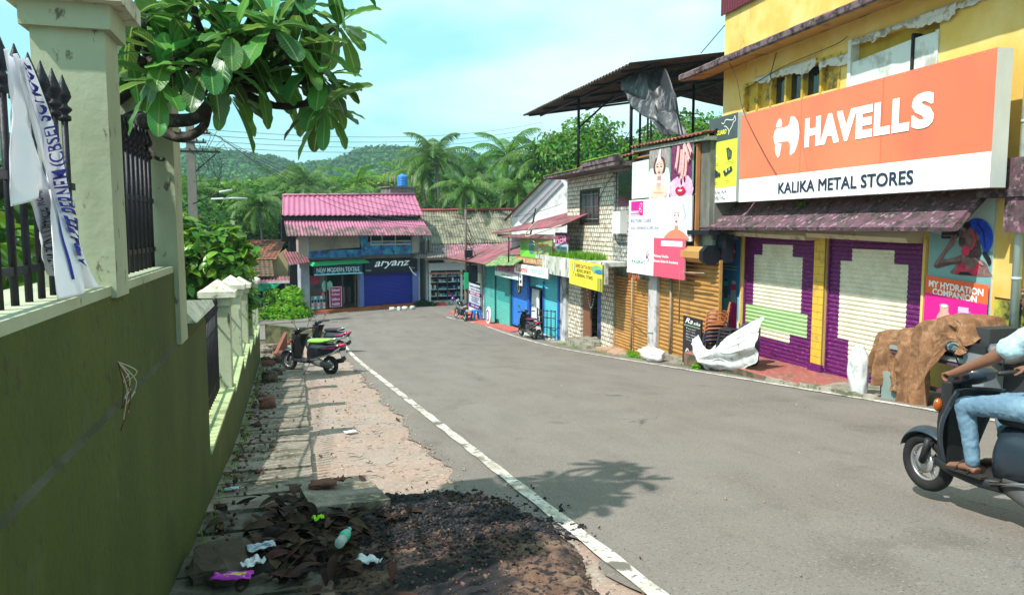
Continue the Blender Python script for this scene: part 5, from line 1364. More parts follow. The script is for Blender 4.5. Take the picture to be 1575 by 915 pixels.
a = Art(lambda x, y, l: P6(.48 + x, .10 + l, .40 + y), 3.1, .9); a.text('NEW MODERN TEXTILE', .42, .76, .07, .11, (70, 60, 50)); a.mb.build('faint_lettering', a.mats, b6)
mb = MB(); mb.fbox(F6, 4.35, 7.2, .02, .06, .62, .70); mb.fbox(F6, 4.35, 7.2, .02, .06, .82, .88)
for s in (4.35, 5.1, 6.0, 7.15): mb.fbox(F6, s, s + .06, .0, .05, .60, 1.2)
mb.build('balcony_rail', mat('grey_rail', (.40, .38, .36), .6), b6)
mb = MB(); b6x(-.15, .35, -.35, 1.15, -.1, .18); mb.fbox(F6, 7.15, 7.6, .0, .12, .1, 1.15); mb.build('corner_pier', mat('beige_pier', (.36, .29, .25), .85, .1, 2), b6)
# pink roof in two tiers
mb = MB(); corr(mb, P6(-1.15, .95, 1.22), P6(8.05, .95, 1.20), P6(7.95, -.05, 2.22), P6(-.85, -.05, 2.12), .19, .028, 0, 10, mfn=None)
nn = max(4, int((P6(8.05, 0, 0) - P6(-1.15, 0, 0)).length / .19)) * 6
cnt = nn * 10
for i in range(cnt):
    j, q = i // nn, i % nn; lim = 4.6 + 1.6 * noise.noise((q / nn * 12, 0, 0)) + (1.2 if q / nn < .18 else 0) + .5 * noise.noise((q / nn * 60, 1, 0))
    if j < lim: mb.m[i] = 1; mb.m[i + cnt] = 1
mb.build('lower_roof', [pink, pinkd], b6)
mb = MB(); corr(mb, P6(-1.0, .12, 2.30), P6(7.95, .12, 2.40), P6(8.75, -2.0, 3.72), P6(-.0, -2.0, 3.42), .30, .03, 0, 8); mb.build('upper_roof', [pink, pinkd], b6)
mb = MB(); corr(mb, P6(1.0, -4.4, 2.3), P6(9.7, -4.4, 2.4), P6(8.75, -2.0, 3.72), P6(-.0, -2.0, 3.42), .30, .03); mb.build('rear_roof', pink, b6)
mb = MB(); mb.tube([P6(-.0, -2.0, 3.46), P6(8.75, -2.0, 3.76)], .07, 8); mb.build('ridge_cap', pink, b6)
mb = MB(); mb.fbox(F6, -1.0, 7.6, -.2, .12, 2.08, 2.2); mb.fbox(F6, -.9, 7.6, -.3, -.2, .9, 2.3); mb.build('shadow_gap_fill', dark_in, b6)  # near-black strips stand in for the shade between and under the roof tiers
mb = MB(); corr(mb, P6(-1.15, 1.1, -.30), P6(.35, .45, -.22), P6(.25, .0, .35), P6(-1.15, .3, .38), .2, .03); mb.build('side_pink_sheet', pinksheet, b6)
mb = MB(); corr(mb, P6(.30, .75, -.42), P6(3.85, .75, -.33), P6(3.85, .05, -.16), P6(.30, .05, -.2), .13, .025); mb.build('green_awning', mat('green_sheet', (.04, .38, .14), .5, .1, 4), b6)
def nmt(a):
    for k in range(9): a.poly([(.11 * k, 0), (.11 * k + .06, .35 + .2 * (k % 2)), (.11 * k + .11, 0)], (60, 140, 165), 0)
    a.rect(0, 1, 0, .12, (150, 215, 225)); a.text('NEW MODERN TEXTILE', .05, .93, .30, .75, (220, 240, 245), .012)
board(b6, 'signboard', F6, .62, 3.60, -.96, -.42, .30, .38, (22, 62, 92), (40, 50, 60), nmt, label='dark blue sign reading NEW MODERN TEXTILE')
def ary(a):
    a.text('aryanz', .18, .86, .34, .88, (245, 245, 245), .012, .35, fn=lambda x, y: (x, y + .10 * math.sin(x * 25) * .3))
    a.line([(.84, .42), (.90, .0), (.98, -.28)], .06, (245, 245, 245)); a.text('RAJA', .02, .12, .18, .30, (170, 175, 190), .02); a.text('MENS', .86, .95, .26, .36, (150, 155, 170), .02)
board(b6, 'signboard', F6, 3.85, 7.45, -1.02, -.22, .14, .20, (14, 20, 40), (20, 20, 30), ary, label='black sign with white handwritten aryanz')
shutter(b6, 'roller_shutter', F6, 3.88, 7.18, -2.86, -.95, -.08, [mat('cobalt_shutter_paint', (.012, .018, .27), .5, .12, 3)], label='cobalt blue roller shutter')
mb = MB(); b6x(3.56, 3.86, -2.9, -.95, 0, .06); b6x(7.2, 7.6, -2.95, -.3, -.1, .07); pieces(mb, 'blue_pilaster', mat('blue_violet_pier', (.13, .16, .42), .7, .1, 3), b6)
# shop window, posters and dim doorway
mb = MB(); mb.fbox(F6, .55, 1.55, -.1, -.07, -2.9, -.98); mb.build('glass_pane', glass, b6)
mb = MB()
for s in (.52, 1.5, 2.5, 3.3): mb.fbox(F6, s, s + .06, -.12, .02, -2.95, -.95)
mb.build('door_frame', mat('brown_frame', (.09, .05, .04), .6, .2, 4), b6)
mb = MB(); a = Art(lambda x, y, l: P6(.62 + x, -.06 + l, -2.88 + y), .85, .75); a.rect(0, 1, 0, 1, (120, 170, 180))
cl = [(220, 225, 230), (50, 60, 80), (200, 90, 80), (90, 140, 150), (30, 40, 60), (225, 200, 180)]
for i in range(5):
    for j in range(4): a.ell(.1 + .2 * i, .13 + .25 * j, .07, cl[(i * 3 + j * 5) % 6], .08)
a.mb.build('garment_poster', a.mats, b6)
mb = MB(); a = Art(lambda x, y, l: P6(.62 + x, -.06 + l, -1.5 + y), .85, .5); a.rect(0, .55, .05, .95, (150, 20, 70)); a.poly([(.7, -1.2), (.9, -.6), (1.0, -1.5)], (200, 90, 110)); a.ell(1.0, -.2, .2, (120, 190, 170), .32); a.ell(1.35, -.25, .17, (120, 190, 170), .3); a.mb.build('hanging_wares', a.mats, b6)
def sch(a):
    for t, y in (('School', .76), ('College', .54), ('Uniform', .32), ('Available', .10)): a.text(t, .18, .82, y, y + .14, (245, 225, 235), .02)
    a.line([(.04, .03), (.96, .03), (.96, .97), (.04, .97)], .03, (240, 235, 240), True)
board(b6, 'poster', F6, 1.68, 2.45, -2.82, -1.65, -.02, .03, (150, 40, 105), (225, 225, 230), sch, label='magenta notice: School College Uniform Available')
mb = MB()
for k, (s, c_) in enumerate(((2.62, (150, 110, 95)), (2.78, (90, 60, 70)), (2.95, (70, 75, 95)), (3.42, (120, 70, 50)), (3.12, (160, 150, 140)))):
    pass
a = Art(lambda x, y, l: P6(2.55 + x, -.5 + l, -2.9 + y), 1.0, 1.9)
for k in range(7): a.poly([(.04 + .13 * k, .0), (.02 + .13 * k, .55 + .08 * (k % 3)), (.07 + .13 * k, .68), (.12 + .13 * k, .5), (.11 + .13 * k, 0)], cl[(k * 2) % 6] if k % 2 else (90, 50, 55), 2)
gm = MB(); 
for k in range(6):
    s = 2.62 + .13 * k; gm.loft([[P6(s + .06 * math.cos(t) * (1 - .3 * h), -.55 + .05 * math.sin(t), -2.75 + 1.0 * h) for t in [i * math.pi / 4 for i in range(8)]] for h in (0, .3, .6, .9, 1)], k % 4)
gm.build('hanging_clothes', [paint((90, 50, 60)), paint((70, 75, 100)), paint((150, 130, 120)), paint((40, 40, 50))], b6)
# orange step
mb = MB(); rings = []
for i in range(9):
    s = .2 + 7.2 * i / 8; zb = G(44) - .25
    rings.append([P6(s, -.1, zb), P6(s, .45, zb), P6(s, .45, -2.93 + .0 * i), P6(s, -.1, -2.92)])
mb.loft(rings, 0, True, False); mb.build('step', mat('orange_brick_step', (.40, .105, .03), .8, .2, 3, bump=.3, bscale=20), b6)
mb = MB(); mb.fbox(F6, .35, 1.5, .45, .7, G(44) - .2, -3.0); mb.build('lower_step', red_floor, b6)
mb = MB(); mb.hexa([P6(.05, .45, G(43) - .3), P6(.22, .45, G(43) - .3), P6(.22, .2, G(43) - .3), P6(.05, .2, G(43) - .3), P6(.05, .45, -2.75), P6(.2, .45, -2.75), P6(.2, .2, -2.75), P6(.05, .2, -2.75)]); mb.build('corner_stone', kerb_m, b6)

# water tank on its little tower behind the roof
wt = thing('water_tank', 'blue plastic water tank on a grey concrete platform behind the pink roof', 'water tank', P6(9.3, -4, -3))
mb = MB(); mb.fbox(F6, 8.2, 10.2, -5.2, -4, 3.2, 4.25); mb.fbox(F6, 8.25, 10.15, -5.1, -4.1, -3.2, 3.2)
mb.fbox(F6, 8.1, 10.3, -5.3, -3.9, 4.25, 4.33); mb.build('platform', conc_g, wt)
mb = MB(); pr = [(.05, 0), (.44, 0)]
for k in range(6): z = .05 + k * .13; pr += [(.44, z), (.47, z + .03), (.47, z + .08), (.44, z + .11)]
pr += [(.30, .92), (.18, .96), (.18, 1.02), (.02, 1.03)]
c_ = P6(9.45, -4.5, 4.33); mb.lathe(c_, [(r * .75, h * .85) for r, h in pr], 20); mb.build('tank', mat('blue_plastic', (.03, .20, .55), .4, .05, 3), wt)
mb = MB()
for s in (8.15, 8.7, 10.0): mb.tube([P6(s, -4.2, 4.2), P6(s, -4.2, 5.1)], .05, 6)
mb.build('pipe_stub', conc_g, wt)

# glass fronted shop with grey roofs
F5 = Fr((7.0, 45.4), (13.0, 46.2)); P5 = F5.P
b5 = thing('shelf_shop', 'small shop with lit shelves behind glass under grey corrugated cement roofs', 'shop', P5(2, 0, -3.2))
mb = MB()
mb.fbox(F5, .75, 8, -5, -4.8, -3.2, 2); mb.fbox(F5, 7.8, 8, -4.8, 0, -3.2, .6); mb.fbox(F5, 3.4, 8, -.2, 0, -3.2, .3); mb.fbox(F5, .72, .85, -4.8, -.25, -3.2, 1.0)
mb.build('wall', mat('grey_white_wall', (.42, .42, .42), .85, .1, 2), b5)
mb = MB(); mb.fbox(F5, .78, 3.4, -.15, .12, -.98, -.52); mb.build('fascia', mat('grey_metal_fascia', (.46, .48, .50), .6, .06, 3), b5)
mb = MB(); mb.fbox(F5, .78, 3.4, -1.3, -1.25, -3.1, -.6); mb.build('dark_room', dark_in, b5)
mb = MB(); mb.fbox(F5, .2, 3.5, -.2, .25, -3.35, -2.86); mb.build('counter_base', mat('whitewashed_plinth', (.42, .45, .42), .9, .15, 3, dirt=((.15, .17, .13), .38, 5)), b5)
mb = MB(); mb.fbox(F5, .80, .92, 0, .08, -2.86, -.98); mb.fbox(F5, 2.86, 2.98, 0, .08, -2.86, -.98); mb.build('white_post', mat('white_post', (.55, .58, .60), .6), b5)
sh_ = MB()
for z in (-2.62, -2.2, -1.75, -1.4): sh_.fbox(F5, .9, 3.4, -.6, -.2, z, z + .035)
shf = sh_.build('shelves', mat('pale_shelf', (.62, .66, .66), .5), b5)
mb = MB()
for s in (1.4, 2.05, 2.7): mb.fbox(F5, s, s + .05, -.2, -.12, -2.86, -1.05)
mb.build('blue_mullion', mat('navy_mullion', (.02, .05, .2), .5), b5)
gm = MB(); cols = [paint(c) for c in ((225, 230, 225), (60, 130, 190), (40, 45, 60), (120, 150, 90), (200, 190, 150), (150, 60, 60), (90, 170, 190))]
for z in (-2.585, -2.165, -1.715, -1.365):
    s = .95
    while s < 3.3:
        w_ = rng.uniform(.05, .16); h_ = rng.uniform(.08, .27); gm.fbox(F5, s, s + w_, -.55, -.28, z, z + h_, rng.randrange(7)); s += w_ + rng.uniform(.01, .07)
pieces(gm, 'goods', cols, shf)
mb = MB()
for k in range(16):
    s = .82 + k * .135; mb.add([P5(s, .14, -1.12), P5(s + .135, .14, -1.12), P5(s + .1, .17, -1.24), P5(s + .035, .17, -1.24)], [(0, 1, 2, 3)])
mb.fbox(F5, .8, 3.0, .11, .14, -1.14, -1.10); mb.build('scalloped_trim', mat('dusty_red_trim', (.42, .18, .14), .8), b5)
mb = MB(); corr(mb, P5(-.45, 1.0, -.16), P5(8.2, 1.0, -.05), P5(8.2, -1.6, .80), P5(.6, -1.6, .72), .17, .03)
nn = max(4, int((P5(8.2, 0, 0) - P5(-.45, 0, 0)).length / .17)) * 6; cnt = nn * 6
for i in range(cnt * 2):
    q = (i % cnt) % nn
    if q / nn > .24 + .05 * noise.noise((i // nn, 0, 0)): mb.m[i] = 1
mb.build('lower_roof', [mat('stained_grey_sheet', (.20, .165, .16), .9, .25, 3, dirts=[((.08, .06, .06), .42, 2)]), pinkd], b5)
mb = MB(); corr(mb, P5(.85, -1.1, .60), P5(9.2, -1.1, .72), P5(9.2, -4.2, 2.85), P5(1.55, -4.2, 2.72), .19, .035); mb.build('upper_roof', greyfc, b5)
mb = MB(); corr(mb, P5(1.55, -7.2, .7), P5(9.2, -7.2, .7), P5(9.2, -4.2, 2.85), P5(1.55, -4.2, 2.72), .19, .035); mb.build('rear_roof', greyfc, b5)
mb = MB(); mb.tube([P5(1.5, -4.2, 2.80), P5(9.2, -4.2, 2.93)], .08, 8); mb.build('ridge_cap', mat('red_ridge_tile', (.33, .06, .06), .8, .15, 5), b5)
mb = MB(); mb.fbox(F5, .86, 1.0, -1.2, .0, -.1, .9); mb.fbox(F5, .5, .56, -.3, .3, .2, .8); mb.fbox(F5, .3, 3.5, .55, .9, -.3, -.16); mb.build('timber_end', mat('old_timber', (.2, .16, .12), .9), b5)
mb = MB(); corr(mb, P5(8.8, -1.0, .6), P5(9.2, -1.0, .72), P5(9.2, -4.2, 2.85), P5(8.9, -4.2, 2.8), .19, .03); mb.build('edge_sheet', tin, b5)

# small tiled house on the far left with shed
F7 = Fr((-5.5, 50), (-.2, 50.5)); P7 = F7.P
b7 = thing('tiled_cottage', 'low cottage with clay tiled roofs and cream gable at the far end of the fence', 'house', (-2.5, 52, -3.3))
mb = MB(); mb.fbox(F7, 0, 5.0, -4, 0, -3.5, -.4)
mb.add([P7(3.9, .02, -1.6), P7(5.0, .02, -1.6), P7(5.0, .02, .1), P7(4.9, .02, .3), P7(3.9, .02, -.45)], [(0, 1, 2, 3, 4)])
mb.build('wall', mat('cream_wall', (.50, .40, .20), .85, .1, 2), b7)
tiled_roof(b7, 'upper_roof', P7(-1.5, .4, -.38), P7(4.25, .4, -.38), P7(5.15, -2, .86), P7(-1.5, -2, .86), rows=9, cols=22)
tiled_roof(b7, 'lower_roof', P7(-1.5, 1.9, -1.35), P7(4.0, 1.9, -1.35), P7(4.0, .35, -.42), P7(-1.5, .35, -.42), m=mat('old_grey_tile', (.13, .09, .06), .9, .25, 5, bump=.4, bscale=20), rows=7, cols=20)
mb = MB(); corr(mb, P7(1.2, 2.4, -1.72), P7(5.6, 2.4, -1.62), P7(5.6, 1.2, -1.38), P7(1.2, 1.2, -1.48), .2, .03); mb.build('pink_sheet_awning', pinksheet, b7)
mb = MB(); mb.fbox(F7, .8, 5.0, 2.38, 2.44, -1.76, -1.62); mb.build('white_gutter', mat('white_gutter', (.6, .6, .56), .6), b7)
mb = MB()
for s, z0, z1 in ((3.3, -3.4, -1.7), (4.6, -3.4, -1.7), (1.5, -3.4, -1.8)): mb.fbox(F7, s, s + .12, 2.0, 2.12, z0, z1)
pieces(mb, 'shed_post', mat('pale_post', (.4, .38, .3), .9), b7)
mb = MB(); mb.fbox(F7, 1.0, 5.2, .8, .9, -3.4, -1.5); mb.build('dark_shed_wall', mat('blue_black_boards', (.03, .045, .09), .9, .3, 2), b7)
mb = MB(); mb.sheet(lambda u, v: P7(1.9 + 2.5 * u, 2.5 + .12 * math.sin(u * 9), -1.78 - (.42 * math.sin(math.pi * min(1, u * 1.05)) ** .6) * v + .03 * math.sin(u * 21)), 30, 6, (0, -.004, 0))
mb.build('green_tarpaulin', mat('green_tarp', (.02, .42, .20), .5, .1, 5), label='green tarpaulin sagging under the gutter of the tiled cottage', cat='tarpaulin')

# culvert parapet at the end of the fence
mb = MB(); mb.hexa([(-1.2, 29.6, G(30) - .3), (.95, 28.6, G(29) - .3), (.95, 28.9, G(29) - .3), (-1.2, 29.9, G(30) - .3), (-1.2, 29.6, G(30) + .72), (.95, 28.6, G(29) + .42), (.95, 28.9, G(29) + .42), (-1.2, 29.9, G(30) + .72)])
mb.build('culvert_parapet', mat('mossy_culvert', (.12, .12, .06), .95, .3, 3, bump=.6, bscale=15, dirt=((.04, .045, .02), .5, 2)), label='low mossy concrete parapet crossing the end of the footpath', cat='parapet')

# ---------------------------------------------------------------- poles and wires
def curve_between(a, b, sag, n=14):
    a, b = Vector(a), Vector(b); return [a.lerp(b, i / n) - Vector((0, 0, sag * 4 * (i / n) * (1 - i / n))) for i in range(n + 1)]
pl = thing('utility_pole', 'concrete utility pole with crossarms and a tangle of wires behind the left bush', 'utility pole', (-4.3, 36, G(36)))
mb = MB(); mb.loft([[( -4.33 + .16 * k_ * c, 36 + .12 * k_ * s_, z) for c, s_ in ((1, 1), (-1, 1), (-1, -1), (1, -1))] for z, k_ in ((-3.2, 1.35), (6.6, 1.0))], 0, True, False); mb.build('post', mat('pole_concrete', (.17, .16, .14), .9, .15, 4), pl)
for z, l in ((5.75, 1.3), (4.95, 1.9), (5.35, 1.0)):
    mb = MB(); mb.box(-4.33 - l * .35, -4.33 + l * .65, 35.86, 35.93, z, z + .08); arm = mb.build('crossarm', iron, pl)
    for k in range(4):
        mb = MB(); mb.lathe((-4.33 - l * .3 + l * .28 * k, 35.9, z + .08), [(.03, 0), (.05, .03), (.03, .06), (.05, .09), (.03, .12), (.01, .14)], 8); mb.build('insulator', mat('brown_insulator', (.12, .06, .04), .3) if k == 0 and z > 5.7 else bpy.data.materials['brown_insulator'], arm)
mb = MB(); mb.tube([(-4.3, 35.9, 4.0), (-3.3, 35.9, 4.9)], .03, 6); mb.build('brace', iron, pl)
mb = MB(); r_ = random.Random(3)
for k in range(16):
    p = Vector((-4.3 + r_.uniform(-.2, 1.3), 35.85, r_.uniform(4.4, 5.9))); q = Vector((-4.3 + r_.uniform(-.2, 1.6), 35.8, r_.uniform(3.2, 5.4)))
    m_ = (p + q) / 2 + Vector((r_.uniform(-.4, .6), 0, r_.uniform(-.6, .1)))
    mb.tube(spline([p, m_, q], 5, False), .010, 4)
mb.build('tangled_wires', iron, pl)
mb = MB(); mb.tube([(-4.3, 35.8, 2.7), (-3.5, 35.4, 3.05), (-3.1, 35.2, 3.2)], .025, 6); mb.loft([[(-3.15 + t * .9, 35.2 + .09 * math.cos(a), 3.2 + .22 * t - .06 * t + .05 * math.sin(a)) for a in [i * math.pi / 4 for i in range(8)]] for t in (0, .15, .6)], 1); mb.tube([(-3.5, 35.3, 2.9), (-2.5, 35.2, 2.95), (-2.0, 35.2, 2.93)], .045, 6, 1)
mb.build('lamp_arm', [iron, mat('lamp_shell', (.5, .52, .52), .5)], pl)
pr_ = thing('street_pole', 'rusty iron street pole with a black meter box beside the parked motorcycle', 'pole', (8.05, 36.1, G(36)))
mb = MB(); mb.tube([(8.05, 36.1, -3.0), (8.05, 36.1, -.9)], .085, 10); mb.tube([(8.05, 36.1, -.9), (8.05, 36.1, 2.55)], .06, 8); mb.build('shaft', mat('rusty_iron_pole', (.14, .11, .09), .8, .2, 6), pr_)
mb = MB(); mb.box(8.12, 8.6, 35.9, 36.3, -1.0, -.2); mb.box(7.92, 8.12, 35.85, 36.0, -1.35, -.55, 1); mb.box(8.0, 8.35, 35.9, 36.2, .2, .55); pieces(mb, 'meter_box', [iron, mat('green_cover', (.03, .32, .16), .5)], pr_)
mb = MB()
for k in range(7): mb.tube(spline([(8.05, 36.1, -.2 + .2 * k), (8.3 + .1 * (k % 3), 35.95, .1 + .2 * k - .2), (8.1, 36.0, .5 + .22 * k)], 4, False), .015, 4)
mb.tube([(7.75, 36.1, 2.1), (8.35, 36.1, 2.1)], .03, 6)
mb.build('tangled_wires', iron, pr_)
wire_m = mat('cable_black', (.05, .05, .055), .6)
_nth = ['highest', 'second', 'third', 'fourth', 'lowest']
def cable(a, b, sag, lab, r=.012, group='overhead cables between the poles and roofs'):
    mb = MB(); mb.tube(curve_between(a, b, sag), r, 4, 0, False); mb.build('cable', wire_m, label=lab, cat='cable', group=group)
cl_ = 'thin black overhead cable sagging from the utility pole across the road'
for k in range(5): cable((-3.6 + .35 * k * .8, 35.9, 5.9 - .18 * k), (8.05, 36.1, 2.5 - .16 * k), .75 + .12 * k, _nth[k] + ' of the thin cables sagging from the utility pole across the road', .011)
cl2 = 'thin black overhead cable running high across the sky behind the leaves'
for k in range(4): cable((-4.4, 36, 6.0 - .25 * k), (22, 66, 11.2 - .4 * k), .8, _nth[k] + ' of the cables running high across the sky behind the leaves', .011)
cl3 = 'thin black service cable from the iron street pole to the tiled house'
for k in range(3): cable((8.05, 36.1, 2.35 - .5 * k), (9.0, 24.9, 2.5 - .5 * k), .35, _nth[k] + ' service cable from the iron street pole to the tiled house', .009)
cl4 = 'thin black cable crossing before the grey roof towards the pink roof'
for k in range(3): cable((8.05, 36.1, 2.2 - .5 * k), (4.0, 43.4, 2.2 - .1 * k), .25, _nth[k] + ' of the cables from the iron street pole to the pink roof', .009)
# ================================================================ SCOOTERS, MOTORCYCLE, RIDER
rubber = mat('tyre_rubber', (.018, .018, .019), .8, .2, 20, bump=.3, bscale=60)
alloy = mat('alloy_rim', (.42, .42, .43), .35, .1, 8, metal=.7)
blk_pl = mat('black_plastic', (.022, .023, .026), .5, .15, 10)
seat_v = mat('seat_vinyl', (.02, .02, .024), .6, .15, 10, bump=.3, bscale=50)
chrome = mat('chrome', (.6, .6, .62), .15, .03, 4, metal=1)
red_l = mat('red_lens', (.45, .01, .06), .12, .05, 4, spec=.7, coat=.5)
amber_l = mat('amber_lens', (.38, .075, .006), .15, .05, 4, spec=.7, coat=.5)
clear_l = mat('clear_lens', (.45, .52, .6), .08, .05, 4, spec=.8, coat=.7)
plate_m = mat('plate_white', (.6, .6, .58), .6, .05, 6)
mir_m = mat('mirror_glass', (.5, .56, .6), .03, .02, 4, metal=1)
def sring(x, cz, ry, rz, n=20, p=2.6, cy=0, tilt=0):
    o = []
    for k in range(n):
        a = 2 * math.pi * k / n; c, s = math.cos(a), math.sin(a)
        y = ry * math.copysign(abs(c) ** (2 / p), c); z = rz * math.copysign(abs(s) ** (2 / p), s)
        o.append((x + z * tilt, cy + y, cz + z))
    return o
def wheel(par, x, z, Rr, r, nsp=5, axis_y=0):
    mb = MB(); mb.torus((x, axis_y, z), Rr - r, r, 'y', 32, 10, 0, 1.05); t = mb.build('wheel', rubber, par, local=True)
    mb = MB(); mb.torus((x, axis_y, z), Rr - 2 * r + .004, .012, 'y', 32, 8, 0, 2.6)
    mb.lathe((x, axis_y, z), [(.05, -.05), (.055, -.02), (.055, .02), (.05, .05)], 14, 'y')
    for k in range(nsp):
        a = 2 * math.pi * k / nsp + .3; c, s = math.cos(a), math.sin(a)
        for o in (-.12, .12):
            a2 = a + o; mb.tube([(x + .045 * math.cos(a + o * 2), axis_y, z + .045 * math.sin(a + o * 2)), (x + (Rr - 2 * r) * math.cos(a2), axis_y, z + (Rr - 2 * r) * math.sin(a2))], [.012, .008], 6)
    mb.build('rim', alloy, t, local=True)
    mb = MB(); mb.lathe((x, axis_y + .035, z), [(.03, 0), (.085, .001), (.085, .005), (.03, .006)], 20, 'y'); mb.build('brake_disc', steel, t, local=True)
    return t
def make_scooter(label, cat, group, body, accent, seatm, loc, rot, grp=None, seat_label=None, stand=True):
    t = thing('scooter', label, cat, loc, rot, group)
    B = lambda mb, n, m, par=t, **k: mb.build(n, m, par, local=True, **k)
    wheel(t, .63, .23, .23, .048); wheel(t, -.61, .22, .22, .05)
    # fork and front fender
    mb = MB()
    for y in (-.062, .062): mb.tube([(.63, y, .23), (.54, y * 1.1, .42)], .018, 8); mb.tube([(.60, y * 1.5, .25), (.55, y * 1.4, .44)], .024, 8)
    mb.tube([(.54, 0, .42), (.36, 0, .92)], .03, 8); B(mb, 'fork', blk_pl)
    mb = MB()
    def fen(u, v):
        a = R(18 + 150 * v); rr = .262 + .02 * math.sin(v * 3.1); y = (u - .5) * 2
        return (.63 + rr * math.cos(a) - .02 * y * y, y * (.052 + .032 * math.sin(v * math.pi)), .23 + (rr - .035 * y * y) * math.sin(a) + .0)
    mb.sheet(fen, 8, 18, (0, 0, -.006)); B(mb, 'front_fender', body)
    # leg shield: bulged apron with side wings
    mb = MB()
    def apr(u, v):
        y = (u - .5) * 2; z = .30 + .58 * v
        w = .115 + .085 * math.sin(min(1, v * 1.25) * math.pi * .62) + .015 * v
        x = .505 - .20 * v + .07 * math.sin(v * 2.6) - .13 * abs(y) ** 2.2
        return (x, y * w, z)
    mb.sheet(apr, 16, 16, (-.03, 0, 0)); ap = B(mb, 'front_apron', body)
    mb = MB(); mb.sheet(lambda u, v: tuple(Vector(apr(.5 + (u - .5) * .24, .55 + .4 * v)) + Vector((.006, 0, 0))), 6, 8, (-.004, 0, 0)); B(mb, 'badge_panel', accent, ap)
    for s in (-1, 1):
        mb = MB(); mb.ball((.445, s * .125, .73), (.03, .035, .05), 0, 10, 8); B(mb, 'indicator', amber_l, ap)
    # handlebar cowl with headlight
    mb = MB(); mb.loft([sring(.13, 1.0, .04, .025), sring(.17, 1.0, .11, .05, tilt=-.2), sring(.24, .985, .15, .075, tilt=-.3), sring(.32, .965, .125, .08, tilt=-.4), sring(.385, .945, .07, .055, tilt=-.4), sring(.40, .94, .03, .03, tilt=-.4)])
    hb = B(mb, 'handlebar_cowl', body)
    mb = MB(); mb.loft([sring(.33, .955, .10, .055, tilt=-.5), sring(.385, .945, .085, .05, tilt=-.5), sring(.408, .94, .04, .03, tilt=-.5)]); B(mb, 'headlight', clear_l, hb)
    for s in (-1, 1):
        mb = MB(); mb.tube([(.22, s * .1, .99), (.18, s * .25, 1.0), (.13, s * .36, 1.0)], [.018, .02, .02], 8)
        mb.tube([(.24, s * .14, .99), (.25, s * .24, .985), (.2, s * .34, .985)], .007, 6); B(mb, 'grip', blk_pl, hb)
        mb = MB(); mb.tube([(.2, s * .17, 1.0), (.22, s * .22, 1.12), (.21, s * .27, 1.18)], .006, 6)
        mb.ball((.21, s * .28, 1.21), (.014, .06, .04), 0, 14, 8); mi_ = B(mb, 'mirror', blk_pl, hb)
        mb = MB(); mb.ball((.199, s * .28, 1.21), (.006, .053, .034), 0, 14, 6); B(mb, 'mirror_glass', mir_m, hb)
    # inner box, floor, under-seat front
    mb = MB(); mb.loft([[(.44, y, z) for y, z in ((-.11, .32), (.11, .32), (.13, .6), (.10, .9), (-.10, .9), (-.13, .6))], [(.36, y, z) for y, z in ((-.10, .32), (.10, .32), (.11, .6), (.09, .9), (-.09, .9), (-.11, .6))]][::-1], 0, True, False); B(mb, 'inner_panel', blk_pl)
    mb = MB(); mb.loft([sring(.46, .30, .12, .035, p=5), sring(.30, .275, .15, .035, p=5), sring(.05, .27, .16, .04, p=5), sring(-.10, .29, .15, .05, p=5)]); B(mb, 'floorboard', blk_pl)
    # body shell
    mb = MB(); mb.loft([sring(.00, .44, .10, .15), sring(-.06, .50, .145, .20), sring(-.20, .53, .165, .195), sring(-.42, .56, .175, .155), sring(-.65, .605, .165, .115), sring(-.85, .655, .125, .085), sring(-1.0, .70, .07, .05), sring(-1.04, .715, .03, .025)])
    bd_ = B(mb, 'body_shell', body)
    for s in (-1, 1):
        mb = MB(); pts = [(-.05, .30), (-.25, .36), (-.50, .43), (-.75, .52), (-.97, .66)]
        mb.tube([(x, s * (.158 if x > -.7 else .158 - (abs(x) - .7) * .33), z) for x, z in pts], .012, 6); B(mb, 'trim_strip', chrome, bd_)
        mb = MB(); mb.sheet(lambda u, v: (-.50 - .36 * u, s * (.1795 - .045 * u * u - .02 * v), .60 + .045 * u + (.02 + .045 * u) * (v - .3)), 8, 3, (0, -s * .004, 0)); B(mb, 'side_graphic', accent, bd_)
    # seat
    mb = MB(); mb.loft([sring(.0, .735, .07, .035), sring(-.05, .745, .115, .05), sring(-.2, .755, .135, .055), sring(-.38, .765, .14, .055), sring(-.55, .785, .125, .05), sring(-.70, .80, .095, .042), sring(-.76, .80, .05, .03)]); B(mb, 'seat', seatm, label=seat_label)
    mb = MB()
    for s in (-1, 1): mb.tube([(-.50, s * .13, .745), (-.66, s * .135, .80), (-.82, s * .10, .855), (-.92, s * .03, .87), (-.93, 0, .872)], .014, 8)
    B(mb, 'grab_rail', chrome)
    mb = MB(); mb.loft([sring(-.93, .70, .115, .045), sring(-1.02, .715, .085, .04), sring(-1.055, .72, .03, .02)]); B(mb, 'tail_light', red_l)
    mb = MB()
    for y0 in (-.052,): 
        mb.hexa([(-.97, -.06, .62), (-.97, .06, .62), (-.93, .06, .62), (-.93, -.06, .62), (-.97, -.06, .66), (-.97, .06, .66), (-.9, .06, .66), (-.9, -.06, .66)])
    mb.hexa([(-1.02, -.07, .36), (-1.02, .07, .36), (-1.01, .07, .36), (-1.01, -.07, .36), (-.93, -.06, .64), (-.93, .06, .64), (-.92, .06, .64), (-.92, -.06, .64)]); mf = B(mb, 'mud_flap', blk_pl)
    mb = MB(); mb.hexa([(-1.02, -.09, .46), (-1.02, .09, .46), (-1.005, .09, .46), (-1.005, -.09, .46), (-.985, -.09, .58), (-.985, .09, .58), (-.97, .09, .58), (-.97, -.09, .58)]); B(mb, 'number_plate', plate_m, mf)
